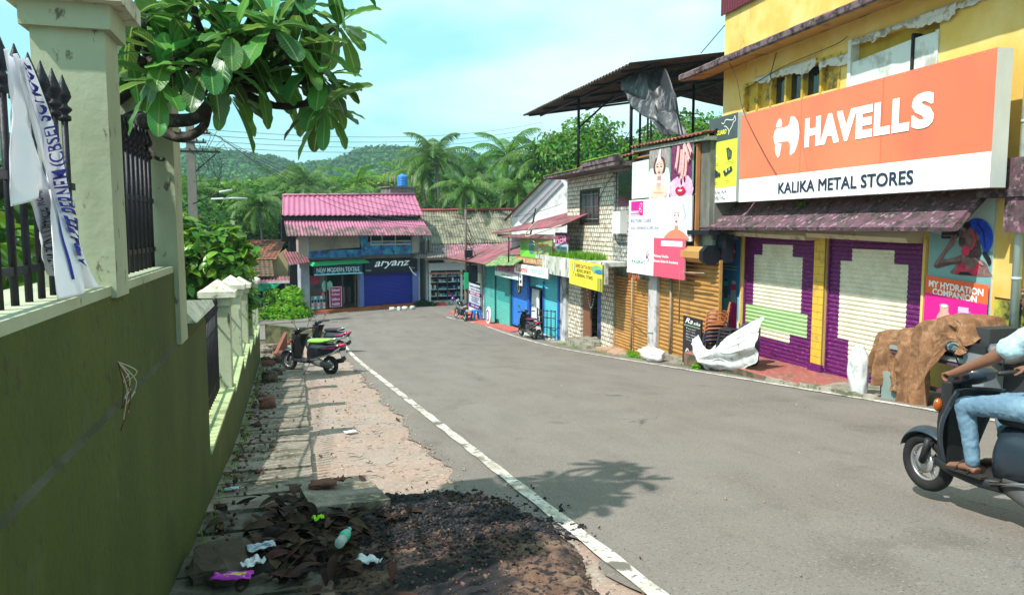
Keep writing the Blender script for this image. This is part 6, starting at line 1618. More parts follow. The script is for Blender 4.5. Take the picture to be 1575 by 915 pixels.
    # engine and exhaust
    mb = MB(); mb.loft([sring(-.10, .30, .07, .07, cy=.05), sring(-.3, .27, .10, .09, cy=.05), sring(-.55, .24, .06, .075, cy=.11), sring(-.72, .23, .04, .05, cy=.12)]); B(mb, 'engine', mat('engine_grey', (.10, .10, .10), .5, .2, 10) if 'engine_grey' not in bpy.data.materials else bpy.data.materials['engine_grey'])
    mb = MB(); mb.tube([(-.2, -.12, .24), (-.4, -.14, .22), (-.5, -.145, .25)], [.018, .02, .045], 8); mb.tube([(-.5, -.145, .25), (-.86, -.145, .33)], [.055, .055], 12); ex = B(mb, 'exhaust', blk_pl)
    mb = MB(); mb.sheet(lambda u, v: (-.52 - .3 * u, -.2 - .003, .262 + .07 * u + .05 * (v - .5)), 4, 2, (0, .004, 0)); B(mb, 'heat_shield', chrome, ex)
    if stand:
        mb = MB(); mb.tube([(-.1, .10, .26), (-.02, .22, .01), (.02, .23, .0)], .012, 6); B(mb, 'side_stand', steel)
    return t
black_p = mat('gloss_black_paint', (.012, .013, .018), .25, .15, 5, spec=.6, coat=.6)
mag = mat('magenta_graphic', (.42, .015, .16), .35, .1, 5)
maroon_p = mat('maroon_paint', (.20, .012, .07), .28, .1, 5, spec=.6, coat=.6)
blue_gloss = mat('blue_black_paint', (.018, .030, .045), .42, .2, 4, spec=.5, coat=.35)
green_cov = mat('green_seat_cover', (.24, .50, .09), .7, .1, 8, bump=.6, bscale=18)
def gy(x, y, l=.012): return (x, y, G(y) + l)
make_scooter('black scooter with a light green seat cover parked nose to the wall', 'scooter', None, black_p, mag, green_cov, (.26, 18.9, G(18.9) + .012), R(137), seat_label='light green wrinkled seat cover').scale = (1.06,) * 3
make_scooter('black scooter with plain dark seat parked behind the green seated one', 'scooter', None, black_p, mag, seat_v, (.86, 25.2, G(25.2) + .012), R(138))
make_scooter('maroon backed scooter parked tail outwards before the blue shutters', 'scooter', None, black_p, maroon_p, mat('maroon_seat', (.16, .012, .06), .35, .1, 6, coat=.4), (8.42, 27.0, G(27.0) + .02), R(96))
rs = make_scooter('dark scooter being ridden along the road by a man in a pale blue shirt', 'scooter', None, blue_gloss, blk_pl, seat_v, (4.68, 3.92, rz(4.68, 3.92) + .012), R(90), stand=False)

# motorcycle seen from behind beside the pole
mt = thing('motorcycle', 'black motorcycle with silver side panels parked beside the iron street pole', 'motorcycle', (7.75, 35.9, G(35.9) + .012), R(97))
B = lambda mb, n, m, par=mt: mb.build(n, m, par, local=True)
for x in (.65, -.62):
    mb = MB(); mb.torus((x, 0, .30), .25, .045, 'y', 28, 8); w_ = B(mb, 'wheel', rubber)
    mb = MB(); mb.torus((x, 0, .30), .205, .012, 'y', 28, 6, 0, 2); 
    for k in range(6): a = k * math.pi / 3; mb.tube([(x, 0, .3), (x + .2 * math.cos(a), 0, .3 + .2 * math.sin(a))], .012, 5)
    B(mb, 'rim', alloy, w_)
mb = MB()
for y in (-.08, .08): mb.tube([(.65, y, .3), (.40, y, .98)], .02, 8)
B(mb, 'fork', alloy)
mb = MB(); mb.loft([sring(.38, .82, .05, .06), sring(.30, .84, .12, .11), sring(.1, .83, .14, .11), sring(-.08, .77, .09, .06)]); B(mb, 'fuel_tank', black_p)
mb = MB(); mb.loft([sring(.0, .78, .08, .04), sring(-.3, .77, .12, .05), sring(-.6, .83, .11, .045), sring(-.8, .86, .06, .03)]); B(mb, 'seat', seat_v)
mb = MB(); mb.loft([sring(-.1, .62, .10, .1), sring(-.45, .66, .11, .08), sring(-.85, .78, .07, .05)]); B(mb, 'tail_panel', mat('silver_paint', (.45, .48, .5), .35, .05, 5, metal=.5))
mb = MB(); mb.loft([sring(.32, .42, .1, .06), sring(.2, .42, .13, .16), sring(-.1, .40, .13, .15), sring(-.2, .38, .08, .08)]); mb.tube([(.25, -.14, .4), (.1, -.16, .22), (-.3, -.17, .25), (-.8, -.17, .36)], [.02, .02, .04, .045], 8); B(mb, 'engine', blk_pl)
mb = MB(); mb.tube([(.30, -.38, 1.05), (.34, -.2, 1.06), (.36, 0, 1.0), (.34, .2, 1.06), (.30, .38, 1.05)], .015, 8); hb = B(mb, 'handlebar', blk_pl)
for s in (-1, 1):
    mb = MB(); mb.tube([(.33, s * .25, 1.06), (.35, s * .32, 1.2)], .006, 5); mb.ball((.35, s * .34, 1.23), (.014, .06, .045)); B(mb, 'mirror', blk_pl, hb)
mb = MB(); mb.ball((.42, 0, .95), (.08, .09, .09)); B(mb, 'headlight', clear_l)
mb = MB(); mb.ball((-.88, 0, .78), (.03, .07, .035)); B(mb, 'tail_light', red_l)
mb = MB(); mb.box(-.97, -.955, -.10, .10, .52, .64); B(mb, 'number_plate', plate_m)
mb = MB(); mb.tube([(-.6, 0, .3), (-.1, 0, .4)], .04, 8); mb.tube([(-.7, .12, .72), (-.6, .1, .32)], .025, 8); mb.tube([(-.7, -.12, .72), (-.6, -.1, .32)], .025, 8); B(mb, 'swingarm', blk_pl)
mb = MB(); mb.tube([(-.05, .1, .3), (.0, .28, .0)], .012, 6); B(mb, 'side_stand', steel)
mb = MB(); mb.ball((.20, .35, 1.05), (.11, .1, .12), 0, 14, 10); mb.build('helmet', mat('violet_helmet', (.12, .02, .32), .3, .1, 4, coat=.5), mt, local=True)

# ---------------------------------------------------------------- the rider
skin = mat('brown_skin', (.20, .095, .06), .55, .1, 8, bump=.1, bscale=80)
def remesh(o, vox, smooth=4, tex=None):
    m = o.modifiers.new('remesh', 'REMESH'); m.mode = 'VOXEL'; m.voxel_size = vox; m.use_smooth_shade = True
    s = o.modifiers.new('smooth', 'SMOOTH'); s.iterations = smooth; s.factor = .5
def limb(mb, pts, rad, n=14): 
    mb.tube(pts, rad, n); 
    for p, r in ((pts[0], rad[0]), (pts[-1], rad[-1])): mb.ball(p, r * .98, 0, n, 8)
pr = thing('person', 'man in pale blue short sleeved shirt and faded jeans riding the dark scooter', 'person', tuple(rs.location), R(90))
Bp = lambda mb, n, m, par=pr: mb.build(n, m, par, local=True)
mb = MB()
hip = (-.38, 0, .86); chest = (-.33, 0, 1.22); neck = (-.27, 0, 1.42)
mb.ball((-.19, 0, 1.60), (.098, .078, .125), 0, 20, 16); mb.ball((-.152, 0, 1.545), (.072, .062, .075), 0, 16, 12)     # skull, jaw
mb.ball((-.078, 0, 1.59), (.026, .017, .03), 0, 10, 8); mb.ball((-.088, 0, 1.535), (.022, .028, .014), 0, 10, 8); mb.ball((-.10, 0, 1.50), (.03, .03, .02), 0, 10, 8)
for s in (-1, 1): mb.ball((-.195, s * .079, 1.585), (.022, .012, .034), 0, 10, 8); mb.ball((-.105, s * .033, 1.625), (.022, .026, .012), 0, 10, 6)
limb(mb, [(-.29, 0, 1.38), (-.23, 0, 1.50)], [.062, .058])
mb.tube([hip, (-.36, 0, 1.05), chest, (-.31, 0, 1.36)], [.12, .12, .125, .07], 16, flat=.72)
for s in (-1, 1):
    sh = (-.30, s * .19, 1.36); el = (-.10, s * .29, 1.17); wr = (.135, s * .335, 1.035)
    if s > 0: el = (-.11, s * .28, 1.18)
    limb(mb, [sh, el], [.055, .042]); limb(mb, [el, wr], [.042, .027])
    # palm and curled fingers round the grip
    g0 = Vector((.155, s * .31, 1.012))
    mb.ball((.152, s * .325, 1.028), (.042, .040, .024), 0, 12, 8)
    for k in range(4):
        y = s * (.295 + .021 * k); L_ = [.9, 1, .97, .8][k]
        mb.tube([(.165, y, 1.035), (.192 * 1 + .005 * L_, y, 1.022), (.195, y, .996), (.175, y, .978), (.155, y, .982)], [.0105, .0105, .0098, .009, .0075], 8)
    mb.tube([(.135, s * .30, 1.025), (.13, s * .268, 1.01), (.15, s * .252, .99), (.168, s * .25, .985)], [.013, .012, .011, .009], 8)
    # legs under the jeans and feet
    limb(mb, [(-.34, s * .10, .85), (.16, s * .175, .79), (.11, s * .15, .40)], [.07, .055, .038])
    mb.tube([(.06, s * .15, .345), (.12, s * .15, .36), (.20, s * .155, .345), (.28, s * .16, .33)], [.036, .042, .038, .028], 12, flat=.75)
    for k in range(5): mb.tube([(.27, s * (.135 + .013 * k), .332), (.31 - .006 * k, s * (.135 + .0135 * k), .322)], [.010 if k else .014, .007 if k else .011], 6)
body = Bp(mb, 'body', skin); remesh(body, .0065, 3)
mb = MB()     # shirt
mb.tube([(-.39, 0, .80), (-.385, 0, .90), (-.37, 0, 1.05), (-.335, 0, 1.22), (-.305, 0, 1.35), (-.28, 0, 1.425)], [.195, .192, .185, .20, .165, .085], 22, flat=.80, up=(0, 1, 0))
mb.loft([[(-.39 + .20 * math.cos(a) * .92, .20 * math.sin(a), z) for a in [i * math.pi / 10 for i in range(20)]] for z in (.79, .84)])
for s in (-1, 1): limb(mb, [(-.305, s * .165, 1.355), (-.195, s * .255, 1.255)], [.083, .074])
shirt = Bp(mb, 'shirt', mat('pale_blue_shirt', (.36, .52, .58), .8, .12, 9, bump=.5, bscale=14, dirts=[((.52, .66, .70), .42, 14, (1, 1, 1), .15)])); remesh(shirt, .010, 4)
d_ = shirt.modifiers.new('folds', 'DISPLACE'); tx = bpy.data.textures.new('folds', 'CLOUDS'); tx.noise_scale = .10; tx.noise_type = 'HARD_NOISE'; d_.texture = tx; d_.strength = .026; d_.mid_level = .5
mb = MB()
mb.ball((-.38, 0, .855), (.175, .165, .105), 0, 18, 12)
for s in (-1, 1):
    limb(mb, [(-.34, s * .10, .86), (-.08, s * .145, .84), (.17, s * .175, .79)], [.098, .084, .069], 16); limb(mb, [(.17, s * .175, .79), (.13, s * .165, .60), (.10, s * .155, .41)], [.069, .058, .052], 16)
jeans = Bp(mb, 'jeans', mat('faded_denim', (.13, .235, .33), .9, .12, 7, bump=.5, bscale=160, dirts=[((.22, .34, .43), .42, 3.5, (1, 1, 1), .5), ((.085, .16, .25), .3, 6, (1, 1, 1), .4)])); remesh(jeans, .010, 3)
d_ = jeans.modifiers.new('folds', 'DISPLACE'); tx = bpy.data.textures.new('folds2', 'CLOUDS'); tx.noise_scale = .05; tx.noise_type = 'HARD_NOISE'; d_.texture = tx; d_.strength = .012; d_.mid_level = .5
mb = MB()
mb.ball((-.215, 0, 1.635), (.108, .090, .105), 0, 20, 14); mb.ball((-.24, 0, 1.58), (.075, .082, .09), 0, 16, 12)
for s in (-1, 1): pass
hair = Bp(mb, 'hair', mat('black_hair', (.012, .010, .010), .6, .3, 30, bump=.6, bscale=80)); remesh(hair, .008, 2)
mb = MB(); mb.tube([(-.088, -.022, 1.552), (-.078, 0, 1.556), (-.088, .022, 1.552)], .007, 6); Bp(mb, 'moustache', bpy.data.materials['black_hair'])
for s in (-1, 1):
    mb = MB(); mb.ball((-.104, s * .032, 1.602), (.010, .013, .008), 0, 10, 6); mb.ball((-.096, s * .032, 1.602), (.004, .006, .006), 1, 8, 6); Bp(mb, 'eye', [mat('eye_white', (.6, .58, .55), .3), mat('iris', (.02, .01, .01), .2)] if s < 0 else [bpy.data.materials['eye_white'], bpy.data.materials['iris']])
    mb = MB(); mb.loft([[(x, s * .155 + .05 * c * w_, .318 + h) for c, h in ((-1, -.008), (1, -.008), (1, .008), (-1, .008))] for x, w_ in ((.0, .7), (.1, .85), (.22, 1), (.31, .75))], 0, True, False)
    mb.tube([(.20, s * .155 - .048, .325), (.17, s * .155, .395), (.20, s * .155 + .048, .325)], .010, 6); mb.tube([(.10, s * .155 - .045, .325), (.09, s * .155, .40), (.10, s * .155 + .045, .325)], .009, 6)
    Bp(mb, 'sandal', mat('dark_sandal', (.03, .025, .022), .7) if s < 0 else bpy.data.materials['dark_sandal'])

# ================================================================ SMALL THINGS BY THE SHOPS
def sack(name, c, r, m, label, cat, seed, amp=.16, group=None, nn=34, squash=0):
    mb = MB()
    def fn(u, v):
        a = u * 2 * math.pi; ph = -math.pi / 2 + math.pi * v
        d = Vector((math.cos(a) * math.cos(ph), math.sin(a) * math.cos(ph), math.sin(ph)))
        k = 1 + amp * noise.noise(d * 1.7 + Vector((seed, 0, 0))) * 2 + amp * .6 * noise.noise(d * 5 + Vector((0, seed, 0))) - amp * .5 * abs(noise.noise(d * 3.1 + Vector((0, 0, seed))))
        p = Vector((d.x * r[0], d.y * r[1], d.z * r[2])) * k
        p.z = max(p.z, -r[2] * .82); return Vector(c) + Vector((0, 0, r[2] * .82)) + p
    mb.sheet(fn, nn, nn // 2); return mb.build(name, m, label=label, cat=cat, group=group)
white_pl = mat('white_woven_plastic', (.70, .72, .73), .5, .05, 5, bump=.5, bscale=16, trans=.15, dirts=[((.42, .42, .40), .33, 4)])
sack('rubbish_bag', (8.72, 17.5, G(17.5) + .03), (.22, .30, .17), mat('cream_bag', (.62, .55, .44), .6, .1, 6, bump=.5, bscale=15), 'crumpled cream plastic bag behind the white one by the brown shutters', 'bag', 3.1)
sack('rubbish_bag', (8.62, 16.9, G(16.9) + .03), (.24, .33, .18), white_pl, 'crumpled white plastic bag lying at the foot of the brown shutters', 'bag', 5.7)
# standing white sack
mb = MB()
def sk(u, v):
    a = u * 2 * math.pi; r = (.105 + .045 * math.sin(v * math.pi * .9)) * (1 - .35 * sm((v - .7) / .3)); rr = r * (1 + .16 * math.sin(a * 3 + v * 4) * v + .12 * noise.noise((math.cos(a) * 2, math.sin(a) * 2, v * 4)))
    return (8.52 + rr * math.cos(a) * .9, 9.68 + rr * math.sin(a) * 1.15 + .06 * v, -.97 + .80 * v + .05 * noise.noise((math.cos(a) * 2, math.sin(a) * 2, 9)))
mb.sheet(sk, 48, 30); mb.build('white_sack', white_pl, label='tall white plastic sack standing against the brown burlap cover', cat='sack')

# stack of brown plastic chairs
ch_m = mat('brown_plastic_chair', (.36, .115, .045), .4, .08, 4, spec=.5)
st = thing('chair_stack', 'stack of reddish brown plastic armchairs half wrapped in a white sheet', 'chairs', (8.9, 14.35, G(14.3) + .02), R(178))
st['category'] = 'chair stack'
def chair_parts(par, m, z):
    q = []
    mb = MB(); mb.sheet(lambda u, v: (-.21 + .42 * v, (u - .5) * (.44 - .05 * v), z + .43 - .015 * math.sin(v * math.pi) - .012 * math.sin(u * math.pi)), 8, 8, (0, 0, -.014)); q.append(mb.build('seat', m, par, local=True))
    mb = MB()
    for k in range(9):                                  # slatted back
        if k in (0, 8): w0 = .028
        else: w0 = .016
        y = -.19 + .38 * k / 8
        mb.tube([(-.20, y, z + .45), (-.25, y * .98, z + .65), (-.29, y * .92, z + .84)], w0 * .5, 6, flat=.6)
    for t, zz in ((.0, .46), (.35, .58), (.62, .70), (1.0, .85)): mb.tube([(-.205 - .085 * t, -.20, z + zz), (-.215 - .085 * t, 0, z + zz + .015), (-.205 - .085 * t, .20, z + zz)], .018 if t in (0, 1) else .012, 6)
    q.append(mb.build('backrest', m, par, local=True))
    for s in (-1, 1):
        mb = MB(); mb.tube([(-.24, s * .21, z + .64), (-.10, s * .245, z + .655), (.12, s * .25, z + .64), (.19, s * .24, z + .60), (.20, s * .235, z + .43)], [.02, .024, .026, .024, .018], 8, flat=.7); q.append(mb.build('armrest', m, par, local=True))
        mb = MB(); mb.loft([[(.20 + .03 * t + dx, s * (.215 + .03 * t) + dy, z + .43 * (1 - t) + .01) for dx, dy in ((-.03, -.012), (.012, -.012), (.012, .012), (-.03, .012))] for t in (0, .5, 1)][::-1], 0, True, False); q.append(mb.build('leg', m, par, local=True))
        mb = MB(); mb.loft([[(-.21 - .06 * t + dx, s * (.20 + .03 * t) + dy, z + .45 * (1 - t) + .01) for dx, dy in ((-.012, -.012), (.03, -.012), (.03, .012), (-.012, .012))] for t in (0, .5, 1)][::-1], 0, True, False); q.append(mb.build('leg', m, par, local=True))
    return q
bpy.data.objects.remove(st)
navy = mat('navy_plastic_chair', (.02, .025, .07), .4, .08, 4, spec=.5)
for k in range(8):
    c = thing('plastic_chair', 'reddish brown plastic armchair in the stack beside the blue bottle poster' if k > 2 else 'navy plastic armchair low in the chair stack behind the white sheet', 'chair', (8.92 + .012 * k, 14.72, G(14.7) + .03 + .085 * k), R(150), 'plastic chairs stacked beside the blue poster')
    if k in (0, 3): parts = chair_parts(c, navy if k == 0 else ch_m, 0)
    else:
        for p in parts: d = p.copy(); COL.objects.link(d); d.parent = c
    if 2 < k < 7: c['label'] = ['', '', '', 'sixth', 'fourth', 'third', 'second'][k] + ' reddish brown plastic armchair counted down the stack'
    if k < 3: c['label'] = ['lowest', 'second lowest', 'third lowest'][k] + ' armchair of the stack, mostly hidden behind the white sheet'
    if k == 3: c['label'] = 'fifth reddish brown plastic armchair counted down the stack'
    if k == 7: c['label'] = 'topmost reddish brown plastic armchair of the stack, its slatted back showing whole'
# black stools
for k in range(4):
    c = thing('plastic_stool', 'black plastic stool in the short stack between chairs and white sheet', 'stool', (8.72, 13.72, G(13.7) + .03 + .22 + .075 * k), R(20), 'stacked black stools')
    if k == 0:
        mb = MB(); mb.loft([[(a * x, b * x, z) for a, b in ((-.15, -.15), (.15, -.15), (.15, .15), (-.15, .15))] for x, z in ((1, .43), (1.03, .45), (.95, .465))], 0, True, False); p1 = mb.build('seat', blk_pl, c, local=True); sp = [p1]
        for sx in (-1, 1):
            for sy in (-1, 1):
                mb = MB(); mb.loft([[(sx * (.13 + .05 * t) + dx, sy * (.13 + .05 * t) + dy, .44 * (1 - t) + .005) for dx, dy in ((-.02, -.02), (.02, -.02), (.02, .02), (-.02, .02))] for t in (0, 1)][::-1], 0, True, False); sp.append(mb.build('leg', blk_pl, c, local=True))
    else:
        for p in sp: d = p.copy(); COL.objects.link(d); d.parent = c
    if k < 3: c['label'] = ['lowest', 'second lowest', 'third lowest'][k] + ' black plastic stool of the short stack'
    if k == 3: c['label'] = 'topmost black plastic stool, with yellow box seen between its legs'
mb = MB(); mb.box(8.62, 8.8, 13.6, 13.8, -1.05, -.68); mb.build('yellow_box', mat('yellow_print', (.6, .62, .08), .5, .2, 6), label='yellow box showing under the black stools', cat='box')
mb = MB(); mb.lathe((8.95, 13.3, -1.1), [(.18, 0), (.19, .3), (.20, .72), (.17, .80), (.1, .83)], 20); mb.build('round_drum', mat('dark_violet_plastic', (.06, .045, .11), .4), label='dark rounded plastic tub behind the upper corner of the white sheet', cat='tub')
# white sheet thrown over the stacks
top = spline([(14.98, -.74), (14.70, -.86), (14.36, -.98), (13.9, -.74), (13.2, -.36), (12.52, -.02)], 6, False)
bot = spline([(14.96, -1.02), (14.68, -1.24), (14.34, -1.40), (13.95, -1.42), (13.2, -1.26), (12.52, -.92)], 6, False)
def shf_(u, v):
    i = u * (len(top) - 1); a = int(min(i, len(top) - 2)); t = i - a
    T = Vector(top[a]).lerp(Vector(top[a + 1]), t); Bt = Vector(bot[a]).lerp(Vector(bot[a + 1]), t)
    p = T.lerp(Bt, v)
    cx = (u - .5) * 2
    bulge = .22 * math.sin(math.pi * min(1, v * 1.05)) * (1 - cx * cx * .5)
    fold = .028 * math.sin((v * 1.5 - u * 1.1) * 10 + 2 * noise.noise((u * 3, v * 3, 0))) * (.3 + v) + .04 * noise.noise((u * 4, v * 4, 5))
    crease = -.020 * max(0, 1 - abs(noise.noise((u * 6 - v * 3, v * 3 + u * 2, 8))) * 7)
    return Vector((8.62 - bulge + fold + crease + .12 * (1 - v) * abs(cx) ** 3, p[0] + .02 * noise.noise((u * 8, v * 6, 3)), p[1] + .015 * math.sin(u * 30) * v))
mb = MB(); mb.sheet(shf_, 110, 80, (.004, 0, 0)); mb.build('white_sheet', mat('white_tarpaulin', (.70, .73, .74), .5, .05, 3, bump=.5, bscale=14, trans=.1, dirts=[((.42, .42, .40), .36, 2.2, (1, 1, 1), .25), ((.3, .27, .22), .24, 8)]), label='large white plastic sheet wrapped in folds round the stacked chairs', cat='sheet')
# leaning black board with white script
lb = thing('leaning_board', 'black board with white script leaning against the brown shutter beside the chairs', 'sign', (8.95, 15.6, -1.5))
fr8 = Fr((8.96, 16.05), (8.90, 15.1))
def lbd(a):
    a.text('Ra', .12, .55, .86, .97, (235, 235, 235), .01, .4); a.text('sika', .58, .95, .86, .93, (235, 235, 235), .01, .4)
    a.rect(.06, .94, .80, .83, (120, 150, 110))
    for k, y in enumerate((.74, .68, .62, .56, .50)): a.text(('Facial', 'Hair Spa', 'Bridal', 'Nail Art', 'Threading')[k], .2, .7, y, y + .03, (200, 200, 205))
    a.ell(.3, .2, .12, (190, 190, 195), .16); a.ell(.32, .2, .08, (60, 50, 55), .11)
board(lb, 'panel', fr8, 0, .95, -1.56, -.42, 0, .03, (48, 40, 44), (20, 20, 22), lbd)

# burlap covered table with goods at the near corner
tb = thing('market_table', 'iron framed trestle table hidden under brown sacking beside the hydration poster', 'table', (9.0, 8.7, G(8.7)))
mb = MB(); mb.box(8.62, 9.3, 7.75, 9.4, -.14, -.08)
tt = mb.build('tabletop', mat('grey_table', (.25, .28, .26), .7), tb)
for x in (8.66, 9.25):
    for y in (7.8, 9.34):
        mb = MB(); mb.box(x - .025, x + .025, y - .025, y + .025, G(8.6) + .0, -.14); mb.build('leg', mat('purple_iron', (.10, .05, .09), .6) if 'purple_iron' not in bpy.data.materials else bpy.data.materials['purple_iron'], tb)
mb = MB(); mb.box(8.64, 8.70, 7.8, 9.34, -.62, -.57); mb.box(8.64, 8.68, 7.8, 9.34, -.2, -.14); mb.build('cross_rail', bpy.data.materials['purple_iron'], tb)
burlap = mat('burlap', (.27, .135, .065), .95, .18, 3, bump=1.0, bscale=90, dirts=[((.15, .075, .04), .45, 2.5, (1, 1, 1), .25), ((.36, .20, .11), .38, 7, (1, 1, 1), .2), ((.16, .08, .045), .3, 40, (1, 1, 1), .2)])
def drape(name, y0, y1, xf, zt, zb, label, seed, m=burlap, slope=0.0, rag=.05, xb=9.3):
    mb = MB()
    def fn(u, v):
        y = y0 + (y1 - y0) * u
        hump = zt(u)
        drop = zb(u) + rag * noise.noise((u * 14, seed, 0)) + rag * .6 * noise.noise((u * 40, seed, 3))
        if v < .35:
            t = v / .35; x = xb + (xf + .06 - xb) * t; z = hump + .03 * math.sin(t * 3) + .05 * noise.noise((x * 5, y * 5, seed))
        else:
            t = (v - .35) / .65; x = xf + .06 * (1 - min(1, t * 5)) - .05 * t; z = hump - (hump - drop) * t - .0
            a = .05 * t + .02
            x += a * math.sin(u * 19 + seed + 2.5 * noise.noise((u * 4, t * 2, seed))) + .10 * min(1, t * 2.5) * noise.noise((u * 8 + .8 * t, t * 1.1, seed)) + .035 * min(1, t * 3) * noise.noise((u * 21 - t, t * 2.0, seed + 2)) - .020 * max(0, 1 - abs(noise.noise((u * 5 - t * 3, t * 3 + u * 3, seed + 4))) * 7)
        y += .05 * noise.noise((u * 6, v * 6, seed + 5)) - slope * max(0, v - .35)
        return Vector((x, y, z))
    mb.sheet(fn, 110, 80, (.006, 0, -.004))
    return mb.build(name, m, label=label, cat='cloth')
drape('burlap_cover', 9.52, 8.55, 8.62, lambda u: .06 + .16 * u, lambda u: -.70 - .10 * u, 'short piece of brown sacking with frayed hem on the table end nearest the white sack', 1.3)
drape('burlap_cover', 8.85, 7.72, 8.52, lambda u: (.18 + .28 * math.sin(min(1, u * 1.15) * 2.0)) * (1 - .6 * sm((u - .85) / .15)) , lambda u: -.98 + 1.0 * sm((u - .42) / .3), 'long rumpled brown sacking hanging to the ground from the taller pile', 6.1, slope=-.06, rag=.03)
mb = MB(); mb.box(8.72, 9.28, 7.6, 8.5, -.08, .36); mb.box(8.75, 9.25, 8.6, 9.3, -.08, .0); mb.build('stacked_crates', mat('dark_crate', (.04, .045, .05), .7), label='dark crates piled on the trestle table under the sacking', cat='crates')
mb = MB(); mb.box(8.60, 8.92, 8.95, 9.3, -.92, -.5); mb.build('glass_crate', mat('grey_green_crate', (.22, .30, .28), .3), label='grey green crate on the ground beneath the trestle table', cat='crate')
mb = MB(); mb.box(8.9, 9.4, 6.9, 7.7, -.75, -.10); mb.box(8.8, 9.45, 6.8, 7.75, -.10, -.04); mb.build('dark_counter', mat('black_counter', (.03, .03, .035), .6), label='low black counter behind the rider at the wall', cat='counter')
mb = MB(); mb.lathe((8.75, 7.35, -.04), [(.10, 0), (.20, .06), (.23, .16), (.20, .22), (.18, .22)], 20); mb.build('steel_pot', mat('dull_steel', (.32, .32, .33), .4, .1, 5, metal=.6), label='dull steel pot on the black counter behind the rider', cat='pot')
mb = MB(); mb.box(8.55, 8.9, 7.5, 7.85, .05, .16); mb.box(8.56, 8.89, 7.51, 7.84, -.74, .05, 1); mb.build('storage_box', [blk_pl, mat('grey_box', (.2, .22, .24), .6)], label='grey storage box with black lid standing at the end of the sacking', cat='box')

# blue stool, round leaning board, jugs, crate, pots
sx_ = thing('plastic_stool', 'blue plastic stool standing in front of the pale nail salon poster', 'stool', (8.45, 35.6, -2.83), R(10))
mb = MB(); mb.loft([[(a * x, b * x, z) for a, b in ((-.17, -.17), (.17, -.17), (.17, .17), (-.17, .17))] for x, z in ((1.1, .40), (1.1, .44), (1, .46))], 0, True, False); mb.build('seat', blue_s, sx_, local=True)
for a in (-1, 1):
    for b in (-1, 1):
        mb = MB(); mb.loft([[(a * (.14 + .06 * t) + dx, b * (.14 + .06 * t) + dy, .41 * (1 - t)) for dx, dy in ((-.04, -.04), (.04, -.04), (.04, .04), (-.04, .04))] for t in (0, 1)][::-1], 0, True, False); mb.build('leg', blue_s, sx_, local=True)
mb = MB(); mb.loft([[(8.52 + .10 * t + .0, 33.6 + r * math.cos(a) * .9, -2.42 + r * math.sin(a)) for a in [i * math.pi / 12 for i in range(24)]] for t, r in ((0, .40), (.5, .42), (1, .40))][::-1], 0)
mb.torus((8.515, 33.6, -2.42), .24, .035, 'x', 24, 6, 1, .5); mb.build('round_sign', [mat('white_disc', (.72, .72, .74), .5), mat('violet_ring', (.12, .08, .3), .5)], label='white round board with a dark ring leaning on the teal shutter', cat='sign')
jm = mat('white_jug', (.62, .64, .62), .5)
jb = None
for k, (x, y) in enumerate(((5.15, 42.45), (5.55, 42.6), (5.95, 42.75), (6.4, 42.95))):
    mb = MB(); mb.loft([sring(-.14, .12, .10, .10, 12), sring(.1, .12, .11, .11, 12), sring(.16, .12, .08, .08, 12)]); mb.tube([(.16, 0, .14), (.22, 0, .15)], .03, 8)
    o = mb.build('plastic_jug', jm, local=True, label=['first', 'second', 'third', 'fourth'][k] + ' white jerrycan along the step, counted from the textile window', cat='jerrycan', group='white jerrycans along the orange step'); o.location = (x, y, G(y) + .02); o.rotation_euler = (0, 0, k * 1.3)
mb = MB(); mb.box(8.15, 8.75, 44.95, 45.25, -3.15, -2.92); mb.build('red_crate', mat('dark_red_crate', (.25, .03, .03), .7, .2, 6), label='dark red crate at the foot of the glass fronted shop', cat='crate')

# ================================================================ RUBBLE AND LITTER ON THE LEFT
rock_m = mat('laterite_rock', (.20, .085, .06), .95, .3, 5, bump=.8, bscale=20, dirt=((.10, .05, .04), .45, 5))
dark_rock = mat('dark_rock', (.075, .058, .042), .95, .3, 5, bump=.8, bscale=20)
def rock(c, r, m, label, seed, cat='stone', group=None, name='stone'):
    mb = MB()
    def fn(u, v):
        a = u * 2 * math.pi; ph = -math.pi / 2 + math.pi * v; d = Vector((math.cos(a) * math.cos(ph), math.sin(a) * math.cos(ph), math.sin(ph)))
        k = 1 + .35 * noise.noise(d * 1.3 + Vector((seed, 0, 0))) + .2 * noise.noise(d * 3 + Vector((0, seed, 0)))
        q = Vector([math.copysign(abs(x) ** .7, x) for x in d]); return Vector(c) + Vector((q.x * r[0], q.y * r[1], q.z * r[2])) * k
    mb.sheet(fn, 16, 10, sm=False); return mb.build(name, m, label=label, cat=cat, group=group)
z = lambda y, h=.1: G(y) + .07 + h * .7
rock((-.62, 16.6, z(16.6, .13)), (.17, .2, .13), dark_rock, 'larger dark broken brick against the low wall before the scooter', 1)
rock((-.52, 18.0, z(18, .1)), (.14, .16, .1), dark_rock, 'smaller dark stone just behind the larger one by the low wall', 2)
rock((-.50, 12.3, z(12.3, .1)), (.14, .13, .10), rock_m, 'reddish laterite lump lying alone on the footpath by the fence', 3)
for k in range(14):
    y = 20.5 + k * .55 + rng.uniform(-.2, .2); x = fx(y) + rng.uniform(.1, .85)
    rock((x, y, z(y, .06)), (rng.uniform(.08, .2), rng.uniform(.08, .2), rng.uniform(.05, .12)), rock_m if k % 2 else dark_rock, ['nearest', 'second', 'third', 'fourth', 'fifth', 'sixth', 'seventh', 'eighth', 'ninth', 'tenth', 'eleventh', 'twelfth', 'thirteenth', 'farthest'][k] + ' stone of the rubble strip going away beyond the scooters', 10 + k, group='rubble stones beyond the scooters')
